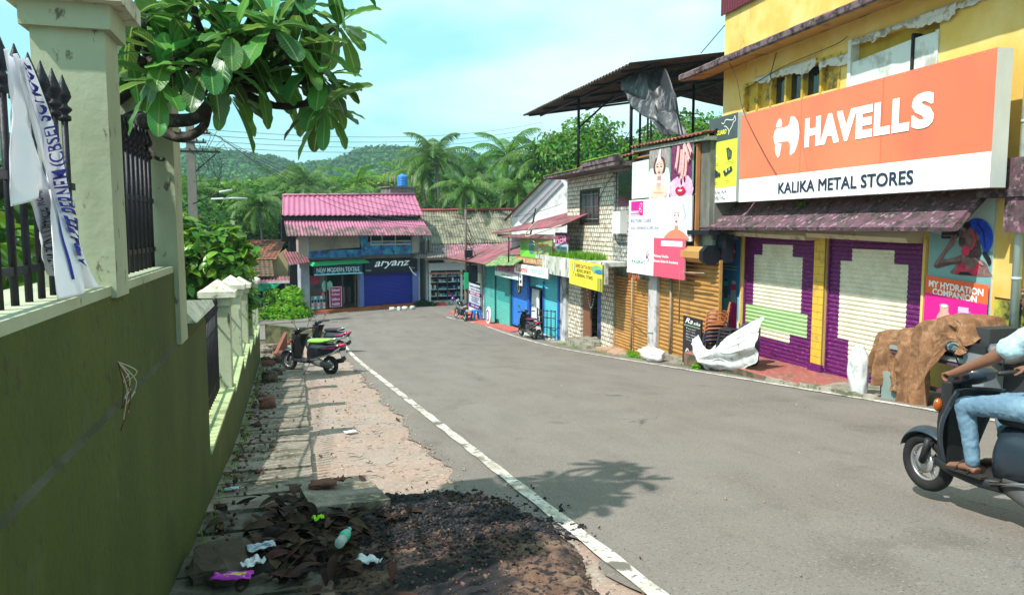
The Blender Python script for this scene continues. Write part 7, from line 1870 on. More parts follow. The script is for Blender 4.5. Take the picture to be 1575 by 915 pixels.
mb = MB(); mb.hexa([(-.75, 24.2, G(24) + .05), (-.65, 24.2, G(24) + .05), (-.35, 25.6, G(25.6) + .05), (-.45, 25.6, G(25.6) + .05), (-.75, 24.2, G(24) + .12), (-.65, 24.2, G(24) + .12), (-.35, 25.6, G(25.6) + .7), (-.45, 25.6, G(25.6) + .7)]); mb.build('plank', mat('red_brown_plank', (.22, .08, .05), .9, .2, 5), label='reddish plank propped in the rubble by the end of the fence', cat='plank')
# tilted concrete slab
mb = MB(); n_ = 10
def slabf(u, v): return (-.02 + .60 * u + .08 * v, 6.36 - .78 * v + .14 * u + .015 * noise.noise((u * 8, v * 8, 0)), G(6.2) + .15 + .10 * v + .012 * noise.noise((u * 6, v * 6, 4)) - .05 * u)
mb.sheet(slabf, 12, 16, (0, 0, -.10), 0, False); mb.build('concrete_slab', slab_m, label='loose tilted concrete slab lying at the edge of the dark debris', cat='slab')
rock((.16, 6.25, G(6.25) + .20), (.11, .08, .025), rock_m, 'small heap of red rubble on the tilted concrete slab', 44, cat='rubble')
# broken asphalt mound with loose chips
deb_m = mat('broken_asphalt_soil', (.19, .11, .075), .97, .25, 3, bump=1.0, bscale=22, dist=.02,
            dirts=[((.10, .055, .04), .52, 2.2, (1, 1, 1), .3), ((.26, .18, .13), .34, 5, (1, 1, 1), .2), ((.018, .017, .02), .50, 1.3, (1, 1, 1), .12), ((.02, .018, .02), .42, 18, (1, 1, 1), .08)])
mb = MB()
def debf(u, v):
    x = -.02 + 1.95 * u; y = 2.8 + 4.0 * v
    edge = min(u, 1 - u, v * 1.4, (1 - v)) * 5
    right_lim = 1.95 - .10 * math.sin(y * 5) - (.9 * sm((y - 5.3) / 1.3)) - .5 * sm((4.2 - y))
    e = sm((right_lim - x) / .28) * sm(edge)
    h = .052 + .035 * noise.noise((x * 2.4, y * 2.4, 0)) + .025 * noise.noise((x * 7, y * 7, 2)) + .02 * noise.noise((x * 19, y * 19, 5))
    band = math.exp(-((y - (5.75 - .55 * x)) / .35) ** 2) * .035
    return (x, y, G(y) - .05 + (h + band + .05) * e)
mb.sheet(debf, 110, 200); mb.build('debris_mound', deb_m, kind='structure')
def scatter(name, n, posf, sizef, m, label, cat, flat=.6, kind='stuff', seed=5):
    r_ = np.random.default_rng(seed); V = []; Fc = []
    base = np.array([(1, 0, 0), (0, 1, 0), (-1, 0, 0), (0, -1, 0), (0, 0, 1), (0, 0, -1)], float)
    tri = np.array([(0, 1, 4, 4), (1, 2, 4, 4), (2, 3, 4, 4), (3, 0, 4, 4)])
    cube = np.array([(-1, -1, -1), (1, -1, -1), (1, 1, -1), (-1, 1, -1), (-1, -1, 1), (1, -1, 1), (1, 1, 1), (-1, 1, 1)], float)
    cf = np.array([(0, 3, 2, 1), (4, 5, 6, 7), (0, 1, 5, 4), (1, 2, 6, 5), (2, 3, 7, 6), (3, 0, 4, 7)])
    for i in range(n):
        p = posf(r_); 
        if p is None: continue
        s = sizef(r_); q = cube * (np.array([1, r_.uniform(.5, 1), flat * r_.uniform(.5, 1.2)]) * s * .5)
        q = q * r_.uniform(.6, 1.15, (8, 1)) + r_.normal(0, s * .06, (8, 3))
        ax = Matrix.Rotation(r_.uniform(0, 6.28), 3, 'Z') @ Matrix.Rotation(r_.normal(0, .5), 3, 'X') @ Matrix.Rotation(r_.normal(0, .5), 3, 'Y')
        q = q @ np.array(ax).T + np.array(p)
        Fc.append(cf + len(V) * 8); V.append(q)
    V = np.concatenate(V); Fc = np.concatenate(Fc)
    return mesh_np(name, V, Fc, m, label=label, cat=cat, kind=kind)
tar = mat('asphalt_chips', (.022, .021, .025), .75, .3, 8, island=.6, bump=.4, bscale=60)
redch = mat('red_soil_crumbs', (.13, .075, .055), .95, .3, 8, island=.5)
palech = mat('pale_gravel', (.36, .28, .22), .9, .2, 8, island=.4)
def dpos(bx, by, sx, sy):
    def f(r):
        x, y = r.normal(bx, sx), r.normal(by, sy)
        if x < -.6 or x > 2.05 or y < 3.0 or y > 7.2: return None
        u, v = (x + .02) / 1.95, (y - 2.8) / 4.0
        z = debf(u, v)[2] if 0 < u < 1 and 0 < v < 1 else G(y) + .03
        return (x, y, max(z, G(y) + .01) + .004)
    return f
scatter('asphalt_chips', 3600, dpos(.95, 5.35, .40, .42), lambda r: r.gamma(2.0, .0062) + .004, tar, 'black broken asphalt chips heaped beside the road edge', 'rubble', seed=5)
def bandpos(r):
    t = r.uniform(0, 1); x = .35 + 1.55 * t + r.normal(0, .05); y = 6.45 - 1.75 * t + .1 * math.sin(t * 9) + r.normal(0, .09)
    return dpos(x, y, .01, .01)(r)
scatter('asphalt_chips', 1500, bandpos, lambda r: r.gamma(2.0, .0072) + .004, tar, 'ridge of black asphalt chips along the broken road edge', 'rubble', seed=15)
scatter('soil_crumbs', 800, dpos(1.0, 4.5, .5, .5), lambda r: r.gamma(2, .0045) + .004, redch, 'red soil crumbs over the debris in front', 'rubble', seed=6)
def vpos(r):
    y = r.uniform(6, 27); x = .12 + (road_l(y) + .12 - .12) * r.beta(1.2, 1.2) if r.uniform() < .6 else road_l(y) + r.normal(0, .07)
    return (x, y, G(y) + .02)
scatter('verge_gravel', 1500, vpos, lambda r: r.gamma(1.5, .006) + .004, palech, 'loose pale and dark gravel along the broken verge', 'gravel', seed=7)
scatter('path_rubble', 800, lambda r: (lambda y: (fx(y) + .03 + abs(r.normal(0, .22)), y, G(y) + .085))(r.uniform(4.5, 28)), lambda r: r.gamma(2.0, .010) + .006, mat('brown_crumbs', (.11, .06, .045), .95, .3, 8, island=.6), 'brown crumbs and grit gathered along the foot of the wall', 'rubble', seed=8)
scatter('road_grit', 260, lambda r: (lambda y: (r.uniform(1.9, 8.5), y, rz(5, y) + .006))(r.uniform(3, 22)), lambda r: r.gamma(1.5, .004) + .004, palech, 'scattered grit on the asphalt', 'grit', seed=9)
# dry dark leaves
def leafpile(name, n, posf, m, label, L0=.16, seed=3):
    r_ = np.random.default_rng(seed); V = []; Fc = []
    for i in range(n):
        p = posf(r_)
        if p is None: continue
        L_ = L0 * r_.uniform(.5, 1.2); W = L_ * r_.uniform(.09, .26); curl = r_.uniform(-.35, .6)
        rows = 6; pts = []
        for k in range(rows):
            t = k / (rows - 1); w_ = W * math.sin(math.pi * min(.98, t + .04)) ** .7
            zc = curl * L_ * .35 * math.sin(t * 3.1) ; pts += [(t * L_ - L_ / 2, -w_, zc + abs(curl) * w_ * .8), (t * L_ - L_ / 2, 0, zc), (t * L_ - L_ / 2, w_, zc + abs(curl) * w_ * .8)]
        q = np.array(pts); ax = Matrix.Rotation(r_.uniform(0, 6.28), 3, 'Z') @ Matrix.Rotation(r_.normal(0, .22), 3, 'X') @ Matrix.Rotation(r_.normal(0, .2), 3, 'Y')
        q = q @ np.array(ax).T + np.array(p)
        b = len(V) * rows * 3; f = []
        for k in range(rows - 1):
            for c in (0, 1): f.append((b + k * 3 + c, b + k * 3 + c + 1, b + (k + 1) * 3 + c + 1, b + (k + 1) * 3 + c))
        V.append(q); Fc.append(np.array(f))
    return mesh_np(name, np.concatenate(V), np.concatenate(Fc), m, label=label, cat='leaves', kind='stuff', smooth=True)
dead = mat('dead_leaf', (.042, .024, .015), .8, .35, 14, island=.95, spec=.15, bump=.4, bscale=50)
leafpile('leaf_litter', 380, lambda r: (lambda x, y: (x, y, G(y) + .08 + abs(r.normal(0, .03))) if x > -.68 and y > 2.6 else None)(r.normal(.02, .24), r.normal(5.35, .55)), dead, 'dark rotting frangipani leaves heaped on the broken footpath', .21)
leafpile('leaf_litter', 170, lambda r: (lambda y: (fx(y) + .06 + abs(r.normal(0, .28)), y, G(y) + .095))(r.uniform(5.5, 24)), mat('dead_leaf_brown', (.075, .038, .025), .7, .3, 8, island=.8), 'brown dry leaves scattered down the footpath', .10, 4)
leafpile('leaf_litter', 60, lambda r: (lambda y: (.15 + abs(r.normal(0, .45)), y, G(y) + .03))(r.uniform(7, 19)), bpy.data.materials['dead_leaf_brown'], 'reddish dead leaves on the pale verge', .10, 5)
rock((-.50, 4.75, G(4.75) + .10), (.17, .30, .08), dark_rock, 'broken dark slab block against the foot of the tall green wall', 91, cat='slab')
# litter
btl = thing('plastic_bottle', 'clear plastic bottle with green label lying among the dark leaves', 'bottle', (.25, 4.77, G(4.77) + .19), R(70))
mb = MB(); mb.lathe((0, 0, 0), [(.0, -.11), (.030, -.108), (.033, -.09), (.031, -.03), (.034, -.01), (.034, .03), (.030, .06), (.014, .09), (.012, .105)], 16, 'x'); mb.build('bottle', mat('clear_pet', (.55, .62, .6), .12, .03, 4, trans=.5, spec=.8), btl, local=True)
mb = MB(); mb.lathe((0, 0, 0), [(.034, -.028), (.0350, -.025), (.0350, .028), (.034, .03)], 16, 'x'); mb.build('label', paint((60, 190, 160)), btl, local=True)
mb = MB(); mb.lathe((0, 0, 0), [(.015, .10), (.015, .125), (.002, .126)], 12, 'x'); mb.build('cap', paint((70, 200, 190)), btl, local=True)
def crumple(name, c, w, h, m, label, cat, rot=0, seed=0, amp=.02, art=None):
    mb = MB(); ca, sa = math.cos(rot), math.sin(rot)
    def fn(u, v):
        x, y = (u - .5) * w, (v - .5) * h
        return (c[0] + x * ca - y * sa, c[1] + x * sa + y * ca, c[2] + amp * (1 + noise.noise((u * 3 + seed, v * 3, 0)) * 1.6 + noise.noise((u * 8, v * 8, seed)) * .7))
    mb.sheet(fn, 12, 10, (0, 0, -.002)); 
    mats = [m]
    if art:
        mats.append(art); n = 120
        for i in range(n):
            if (i // 12) in (3, 4, 6) and 2 < i % 12 < 10: mb.m[i] = 1
    return mb.build(name, mats, label=label, cat=cat)
wp = mat('litter_white', (.66, .70, .74), .5, .05, 6)
crumple('paper_packet', (-.26, 4.83, G(4.8) + .16), .17, .10, mat('litter_blue_grey', (.42, .50, .58), .5, .1, 6), 'pale blue grey carton flattened on the dark leaves', 'packet', .2, 1, .012, paint((110, 120, 150)))
crumple('paper_packet', (-.30, 4.58, G(4.6) + .14), .13, .09, wp, 'crumpled white wrapper below the pale blue carton', 'wrapper', .7, 2, .022)
crumple('paper_packet', (.37, 4.36, G(4.4) + .15), .15, .075, wp, 'small white box lying to the side of the plastic bottle', 'packet', -.5, 3, .02)
crumple('paper_packet', (.10, 5.29, G(5.3) + .17), .07, .06, paint((150, 225, 30)), 'lime green wrapper beside the dark leaves', 'wrapper', .5, 4, .02)
crumple('paper_packet', (-.40, 4.42, G(4.4) + .13), .22, .10, paint((190, 60, 190)), 'magenta and yellow snack packet at the bottom edge of the litter', 'packet', -.2, 5, .015, paint((235, 215, 90)))
crumple('paper_packet', (-.60, 6.85, G(6.9) + .09), .12, .07, paint((150, 190, 205)), 'flat pale blue scrap by the foot of the green wall', 'scrap', .1, 6, .006)
crumple('paper_packet', (.62, 9.7, G(9.7) + .02), .16, .10, wp, 'white scrap of plastic lying on the pink verge', 'scrap', .3, 7, .012)
crumple('cloth_rag', (.30, 6.32, G(6.3) + .19), .10, .07, rock_m, 'reddish rag on the slab', 'rag', .3, 8, .02)
mb = MB(); mb.tube(spline([(.30, 5.2, G(5) + .13), (.42, 4.8, G(5) + .17), (.62, 4.7, G(5) + .12), (.85, 4.75, G(5) + .14), (.95, 4.5, G(5) + .12), (.85, 4.35, G(5) + .14)], 6, False), .004, 5); mb.build('twig', dead, label='thin dark wiry twig lying across the debris', cat='twig')
# ================================================================ VEGETATION
def leaf_mat(name, col, isl=.45, tr=.35, rough=.45, var=.25, sc=.35, coords='Object'):
    return mat(name, col, rough, var, sc, trans=tr, island=isl, spec=.35)
lf_bright = leaf_mat('bright_leaf', (.070, .21, .015))
lf_mid = leaf_mat('mid_leaf', (.040, .135, .015))
lf_dark = leaf_mat('deep_leaf', (.022, .082, .016))
lf_yel = leaf_mat('yellow_green_leaf', (.16, .26, .03))
lf_palm = leaf_mat('palm_leaf', (.060, .150, .022), .45)
lf_olive = leaf_mat('dry_olive_leaf', (.15, .17, .05), .4)
bark = mat('bark', (.14, .11, .08), .95, .3, 4, bump=.7, bscale=20)
palm_bark = mat('palm_bark', (.20, .18, .15), .95, .25, 5, bump=.6, bscale=20, stretch=(1, 1, 4))

def leaves_np(centers, normals, L, W, r_, fold=.25):
    """one rhombic leaf of two quads per centre"""
    n = len(centers)
    nrm = normals / np.linalg.norm(normals, axis=1, keepdims=True)
    rnd = r_.normal(size=(n, 3)); ax = np.cross(nrm, rnd); ax /= np.linalg.norm(ax, axis=1, keepdims=True) + 1e-9
    sd = np.cross(nrm, ax); L = L[:, None]; W = W[:, None]
    a = centers - ax * L * .5; b = centers + ax * L * .5 - nrm * L * .12
    m1 = centers + ax * L * .05
    s1 = m1 + sd * W * .5 + nrm * W * fold; s2 = m1 - sd * W * .5 + nrm * W * fold
    V = np.stack([a, s1, b, s2], 1).reshape(-1, 3)
    Fc = np.arange(n * 4).reshape(n, 4)
    return V, Fc

def crown_np(seed, R0, H, nclump, per, leaf, flat=.75, up=.35, drop=0.0):
    """clumps of leaves spread through an uneven crown; origin at the crown's underside"""
    r_ = np.random.default_rng(seed); C_ = []; N_ = []; S = []
    for k in range(nclump):
        d = r_.normal(size=3); d /= np.linalg.norm(d); d[2] = abs(d[2]) * 1.15 - .28
        rad = r_.uniform(.55, 1.0) ** .5
        c = np.array([d[0] * R0 * rad, d[1] * R0 * rad, H * .45 + d[2] * H * .55 * rad])
        cr = R0 * r_.uniform(.16, .34)
        n = int(per * r_.uniform(.6, 1.3))
        q = r_.normal(size=(n, 3)); q /= np.linalg.norm(q, axis=1, keepdims=True)
        rr = r_.uniform(.35, 1, (n, 1)) ** .5
        p = c + q * rr * cr * np.array([1.15, 1.15, flat])
        C_.append(p); N_.append(q * .8 + np.array([0, 0, up * 2]) + r_.normal(size=(n, 3)) * .45); S.append(np.full(n, 1.0))
    Cc = np.concatenate(C_); Nn = np.concatenate(N_); n = len(Cc)
    L = leaf * r_.uniform(.6, 1.3, n); W = L * r_.uniform(.4, .65, n)
    return leaves_np(Cc, Nn, L, W, r_)

def trunk_mb(h, r, R0, H, seed, lean=0):
    mb = MB(); q = random.Random(seed)
    pts = [(lean * t * t * h, .1 * math.sin(t * 3) * h * .1, h * t) for t in (0, .25, .5, .75, 1)]
    mb.tube(pts, [r * 1.3, r, r * .9, r * .8, r * .7], 10)
    for k in range(6):
        a = q.uniform(0, 6.28); l = R0 * q.uniform(.5, .8); b = pts[3 + (k % 2)]
        mb.tube([b, (b[0] + math.cos(a) * l * .4, b[1] + math.sin(a) * l * .4, b[2] + H * .25), (b[0] + math.cos(a) * l, b[1] + math.sin(a) * l, b[2] + H * q.uniform(.4, .7))], [r * .5, r * .3, r * .1], 6)
    return mb

def make_tree(name, label, cat, loc, R0, H, th, nclump, per, leaf, m, seed, group=None, tr=.18, flat=.75):
    t = thing(name, label, cat, loc, 0, group)
    trunk_mb(th + H * .3, tr, R0, H, seed).build('trunk', bark, t, local=True)
    V, Fc = crown_np(seed, R0, H, nclump, per, leaf, flat)
    V[:, 2] += th
    mesh_np('crown', V, Fc, m, t)
    return t

def palm_np(seed, nf=24, Lf=4.2, th=9.0, lean=.12, wilt=.5):
    r_ = np.random.default_rng(seed)
    V = []; Fc = []; stems = MB(); nv = 0
    top = Vector((lean * th, 0, th))
    for k in range(nf):
        az = k * 2.399 + r_.uniform(-.25, .25)
        t0 = k / nf; el = R(82 - 105 * t0 ** .9 + r_.uniform(-8, 8)); L_ = Lf * r_.uniform(.8, 1.1) * (.78 + .22 * math.sin(t0 * 3))
        d = Vector((math.cos(az), math.sin(az), 0)); p = top.copy(); pts = []; n = 16; e = el
        for i in range(n + 1):
            pts.append(p.copy()); dirv = d * math.cos(e) + Vector((0, 0, 1)) * math.sin(e); p = p + dirv * (L_ / n); e -= R(5.2 + 3.0 * wilt * i / n * 2) * (1.0 if e > R(-80) else .1)
        stems.tube([pts[i] for i in range(0, n + 1, 2)], [.045 * (1 - i / (n / 2 + 1)) + .008 for i in range(n // 2 + 1)], 4, 0, False)
        side = d.cross(Vector((0, 0, 1))).normalized()
        m = 22
        for j in range(m):
            t = .12 + .88 * j / m; i = min(n - 1, int(t * n)); f = t * n - i; q = pts[i].lerp(pts[i + 1], f); tg = (pts[i + 1] - pts[i]).normalized(); upv = side.cross(tg)
            ll = .78 * math.sin(math.pi * min(1, t * .9 + .12)) ** .6 * Lf / 4.2 * r_.uniform(.8, 1.1)
            for s in (-1, 1):
                dr = (side * s * .78 + tg * .55 - Vector((0, 0, 1)) * (.30 + .5 * wilt) + upv * .12).normalized()
                q2 = q + dr * ll * .55; q3 = q2 + (dr - Vector((0, 0, .75))).normalized() * ll * .5; w = .062 * Lf / 4.2
                tw = tg * w
                V += [q - tw, q + tw, q2 + tw * .9, q2 - tw * .9, q3 + tw * .15, q3 - tw * .15]
                Fc += [(nv, nv + 1, nv + 2, nv + 3), (nv + 3, nv + 2, nv + 4, nv + 5)]; nv += 6
    return np.array([tuple(v) for v in V]), np.array(Fc), stems, top

def make_palm(label, loc, seed, group, rot=0, scale=1, th=9.0, lean=.1, m=None, nf=24, wilt=.5):
    t = thing('coconut_palm', label, 'palm tree', loc, rot, group, scale)
    V, Fc, st, top = palm_np(seed, nf, 4.2, th, lean, wilt)
    tk = MB(); tk.tube([(lean * th * (k / 8) ** 1.6, .15 * math.sin(k * .5), th * k / 8) for k in range(9)], [.2, .15, .14, .13, .13, .12, .12, .11, .13], 10); tk.build('trunk', palm_bark, t, local=True)
    cr = mesh_np('crown', V, Fc, m or lf_palm, t)
    st.build('frond_ribs', lf_yel, cr, local=True)
    nt_ = MB()
    for k in range(7): a = k * .9; nt_.ball((top.x + .25 * math.cos(a), top.y + .25 * math.sin(a), top.z - .28 - .1 * (k % 2)), (.12, .12, .15), 0, 8, 6)
    nt_.build('coconuts', mat('coconut_green', (.14, .16, .03), .6) if 'coconut_green' not in bpy.data.materials else bpy.data.materials['coconut_green'], t, local=True)
    return t

def at(u, d):
    """ground point at bearing of picture column u, d metres away"""
    a = math.atan((u - 787.5) / F) + YAW
    return (d * math.sin(a), d * math.cos(a))
def top_z(v, d): return EYE + (349 - v) / F * d

# broadleaf trees: five prototypes, then copies
GT = 'broadleaf trees beyond the shops'
protos = []
specs = [(3.6, 4.6, 2.6, 46, 210, .30, lf_mid), (4.2, 5.4, 3.0, 54, 210, .30, lf_bright), (3.0, 4.0, 2.2, 40, 210, .26, lf_dark), (3.4, 5.0, 2.6, 42, 220, .28, lf_yel), (4.6, 5.0, 3.0, 58, 210, .32, lf_mid)]
kindlab = ['mid green rounded tree', 'bright green spreading tree', 'dark green dense tree', 'yellow green airy tree', 'broad green spreading tree']
used = {}
def place_tree(u, d, vtop, kind, where, sx=1.0, rot=None):
    x, y = at(u, d); R0, H, th, nc, per, lf, m = specs[kind]
    zb = G(y) - .5 if y > 30 else G(y)
    hh = top_z(vtop, d) - zb; s = hh / (th + H * 1.02)
    lab = kindlab[kind] + ' ' + where
    rot = rng.uniform(0, 6.28) if rot is None else rot
    if kind not in used:
        t = make_tree('broadleaf_tree', lab, 'tree', (x, y, zb), R0, H, th, nc, per, lf, m, 11 + kind, GT)
        t.scale = (s * sx, s * sx, s); t.rotation_euler = (0, 0, rot); used[kind] = t
    else:
        t = dup(used[kind], (x, y, zb), rot, lab, GT, (s * sx, s * sx, s))
    return t
W_ = 'beyond the shops'
for (u, d, v, k, where, sx) in [
    (310, 58, 262, 1, 'just behind the utility pole', 1.2), (352, 66, 256, 0, 'between the utility pole and the cottage roof', 1.2), (405, 70, 262, 1, 'rising straight behind the tiled cottage', 1.15),
    (436, 66, 292, 2, 'close behind the cottage and pink roof', 1.2), (470, 72, 268, 0, 'above the near corner of the pink roof', 1.1), (512, 78, 258, 1, 'over the middle of the pink roof, left part', 1.2),
    (455, 86, 258, 4, 'farther back, above the cottage gable', 1.3), (560, 80, 262, 4, 'over the middle of the pink roof, right part', 1.1), (520, 66, 282, 2, 'showing low over the pink ridge', 1.3), (600, 74, 250, 3, 'with dry yellowish crown left of the water tank', 1.2),
    (622, 86, 246, 3, 'with dry crown directly behind the water tank', 1.2), (590, 64, 285, 2, 'low behind the pink ridge near the water tank', 1.3), (655, 70, 290, 0, 'between water tank and grey roof', 1.2), (700, 62, 288, 2, 'low over the grey roof', 1.3),
    (745, 66, 276, 2, 'behind the middle of the grey roof', 1.3), (735, 56, 296, 1, 'small and bright, just over the grey ridge', .9), (790, 64, 262, 0, 'between grey roof and white gable', 1.2), (830, 70, 258, 2, 'behind the verge of the white gable', 1.2),
    (650, 92, 262, 4, 'far back between the palms', 1.3), (720, 96, 258, 1, 'far back under the tallest palms', 1.3), (780, 94, 250, 4, 'far back before the hill', 1.3), (850, 90, 245, 0, 'far back behind the white gable', 1.2),
    (905, 60, 182, 1, 'tall and rounded, under the rooftop canopy', .72), (932, 64, 212, 0, 'lower right shoulder beside the tall rounded tree', .9), (880, 62, 222, 2, 'dark, left foot of the tall rounded tree', .9),
    (1075, 62, 176, 0, 'behind the yellow shop and canopy post', .8), (1100, 58, 186, 1, 'against the yellow wall edge', .8), (1005, 66, 206, 3, 'small feathery, seen through the canopy posts', .6), (985, 74, 214, 2, 'low between the canopy posts', .8),
    (330, 90, 268, 4, 'farther back near the hill on the left', 1.4), (390, 96, 262, 0, 'farther back under the left hill', 1.4), (280, 52, 300, 2, 'seen past the wall end', 1.2), (300, 80, 270, 0, 'far behind the wall end', 1.3), (262, 64, 285, 1, 'half hidden by the sage pillar', 1.2), (215, 44, 262, 0, 'inside the compound beyond the second sage pillar', 1.2), (120, 40, 270, 4, 'inside the compound behind the first sage pillar', 1.2), (20, 46, 258, 1, 'far inside the compound beyond the railing', 1.2), (-120, 42, 262, 0, 'deep in the compound past the picture edge', 1.2), (-320, 38, 262, 4, 'deepest in the compound past the picture edge', 1.2), (170, 62, 262, 2, 'dark, behind the compound trees', 1.4), (425, 66, 330, 2, 'low and dark right over the cottage ridge', 1.4), (385, 67, 322, 2, 'low and dark behind the cottage tiles', 1.4)]:
    place_tree(u, d, v + (19 if u < 862 else 0), k, where, sx)

# coconut palms
GP = 'coconut palms above the roofs'
pp = {}
def place_palm(u, d, v, kind, where, lean_rot=0.0, size=1.0):
    x, y = at(u, d); zb = G(y)
    th = 9.0; full = th + 1.9; s = (top_z(v, d) - zb) / full
    # keep crown size near its real one and set height by the trunk root below ground level of the valley
    s = size; zb2 = top_z(v, d) - full * s
    s *= .86; zb2 = min(top_z(v, d) - full * s, zb)
    lab = ['green coconut palm', 'fresh light green coconut palm', 'drooping coconut palm'][kind] + ' ' + where
    if top_z(v, d) - full * s > zb: s = (top_z(v, d) - zb) / full; zb2 = zb
    if kind not in pp:
        pp[kind] = make_palm(lab, (x, y, zb2), 21 + kind, GP, lean_rot, s, th, [.06, .10, .03][kind], [lf_palm, lf_bright, lf_palm][kind], [18, 16, 20][kind], [.45, .35, .8][kind])
    else: dup(pp[kind], (x, y, zb2), lean_rot, lab, GP, s)
for (u, d, v, k, where, rr, sz) in [
    (683, 60, 208, 0, 'with wide crown rising over the grey roof ridge', 2.9, 1.0), (765, 62, 202, 1, 'tallest in the middle with upright fronds', .4, .85), (826, 60, 214, 0, 'leaning beside the verge of the white gable', 5.0, .85),
    (716, 52, 262, 2, 'low, its fronds hanging over the grey ridge', 1.2, .75), (655, 66, 238, 2, 'behind the water tank', 4.2, .9), (800, 56, 268, 2, 'low beside the white gable', 2.2, .8),
    (405, 52, 275, 2, 'whose fronds droop over the tiled cottage', 3.9, .85), (475, 62, 240, 0, 'left of the pink roof ridge', 1.7, .85), (535, 66, 242, 1, 'over the pink roof with dense fronds', .2, .95), (575, 60, 268, 2, 'low behind the pink ridge', 3.2, .9),
    (500, 58, 268, 2, 'low at the first third of the pink ridge', 5.2, .85), (640, 80, 232, 1, 'far behind the dry crowned trees', 2.5, .9), (340, 60, 258, 2, 'behind the street lamp arm', 1.1, .85), (430, 76, 244, 0, 'far above the cottage gable', .9, .9), (740, 78, 240, 0, 'far back between two taller palms', 3.6, .9), (860, 58, 262, 1, 'half hidden by the clay roof', 2.1, .8), (302, 56, 262, 0, 'close to the utility pole', 4.4, .8), (610, 58, 276, 0, 'right before the water tank', 1.9, .8)]:
    place_palm(u, d, v + (16 if u < 645 else 0), k, where, rr, sz * .92)

# far wooded hills
hill_m = mat('hill_green', (.022, .070, .022), .95, .3, .02, bump=.6, bscale=.15, coords='Object')
mb = MB()
def ridge(a):          # a bearing in picture columns -> top row
    pts = [(-900, 300), (-200, 262), (100, 250), (280, 256), (330, 254), (400, 259), (470, 274), (520, 266), (560, 253), (600, 249), (660, 249), (740, 256), (820, 261), (870, 266), (960, 262), (1100, 268), (1600, 280), (2600, 320)]
    for (x0, y0), (x1, y1) in zip(pts, pts[1:]):
        if x0 <= a <= x1: t = (a - x0) / (x1 - x0); t = t * t * (3 - 2 * t); return y0 + (y1 - y0) * t
    return 320
def hillf(u, v):
    a = -900 + 3400 * u; bx, by = at(a, 1.0); d0, d1 = 170, 520
    d = d0 + (d1 - d0) * v + (260 * max(0, v - .8) if v > .8 else 0)
    top = top_z(ridge(a), 440)
    q = min(1, v / .77)
    h = -3.5 + (top + 3.5) * (sm(q) ** 1.15) if v <= .8 else (top) * (1 - (v - .8) / .2 * .5)
    h += 2.2 * noise.noise((bx * d * .012, by * d * .012, 0)) * q + 1.1 * noise.noise((bx * d * .04, by * d * .04, 3)) * q
    L_ = math.hypot(bx, by)
    return Vector((bx * d, by * d, h))
mb.sheet(hillf, 220, 60)
mb.build('hill', hill_m, kind='structure')
def forest(name, n, m, seed, crown, nl, v0, v1, label):
    r_ = np.random.default_rng(seed); C_ = []; N_ = []; 
    us = r_.uniform(.23, .64, n); vs = v0 + (v1 - v0) * r_.uniform(0, 1, n) ** .8
    for u, v in zip(us, vs):
        p = np.array(hillf(u, v)); d = math.hypot(p[0], p[1])
        R0 = crown * r_.uniform(.6, 1.3); q = r_.normal(size=(nl, 3)); q[:, 2] = abs(q[:, 2]) * .9 - .1; q /= np.linalg.norm(q, axis=1, keepdims=True)
        rr = r_.uniform(.75, 1.05, (nl, 1))
        C_.append(p + q * rr * R0 * np.array([1, 1, .8]) + np.array([0, 0, R0 * .35])); N_.append(q + r_.normal(size=(nl, 3)) * .35)
    Cc = np.concatenate(C_); Nn = np.concatenate(N_); k = len(Cc); L = r_.uniform(.9, 2.0, k) * crown / 3.2
    V, Fc = leaves_np(Cc, Nn, L, L * .8, r_, .15)
    return mesh_np(name, V, Fc, m, kind='stuff', label=label, cat='forest')
far_m = leaf_mat('far_forest_leaf', (.030, .110, .020), .5, .2, .8, .35, .02)
far_m2 = leaf_mat('far_forest_leaf_light', (.060, .155, .028), .5, .2, .8, .35, .02)
forest('forest', 2600, far_m, 51, 4.2, 46, .30, .80, 'dense dark green forest covering the far hills')
forest('forest', 1500, far_m2, 52, 3.6, 46, .30, .79, 'lighter green treetops mixed into the far hill forest')

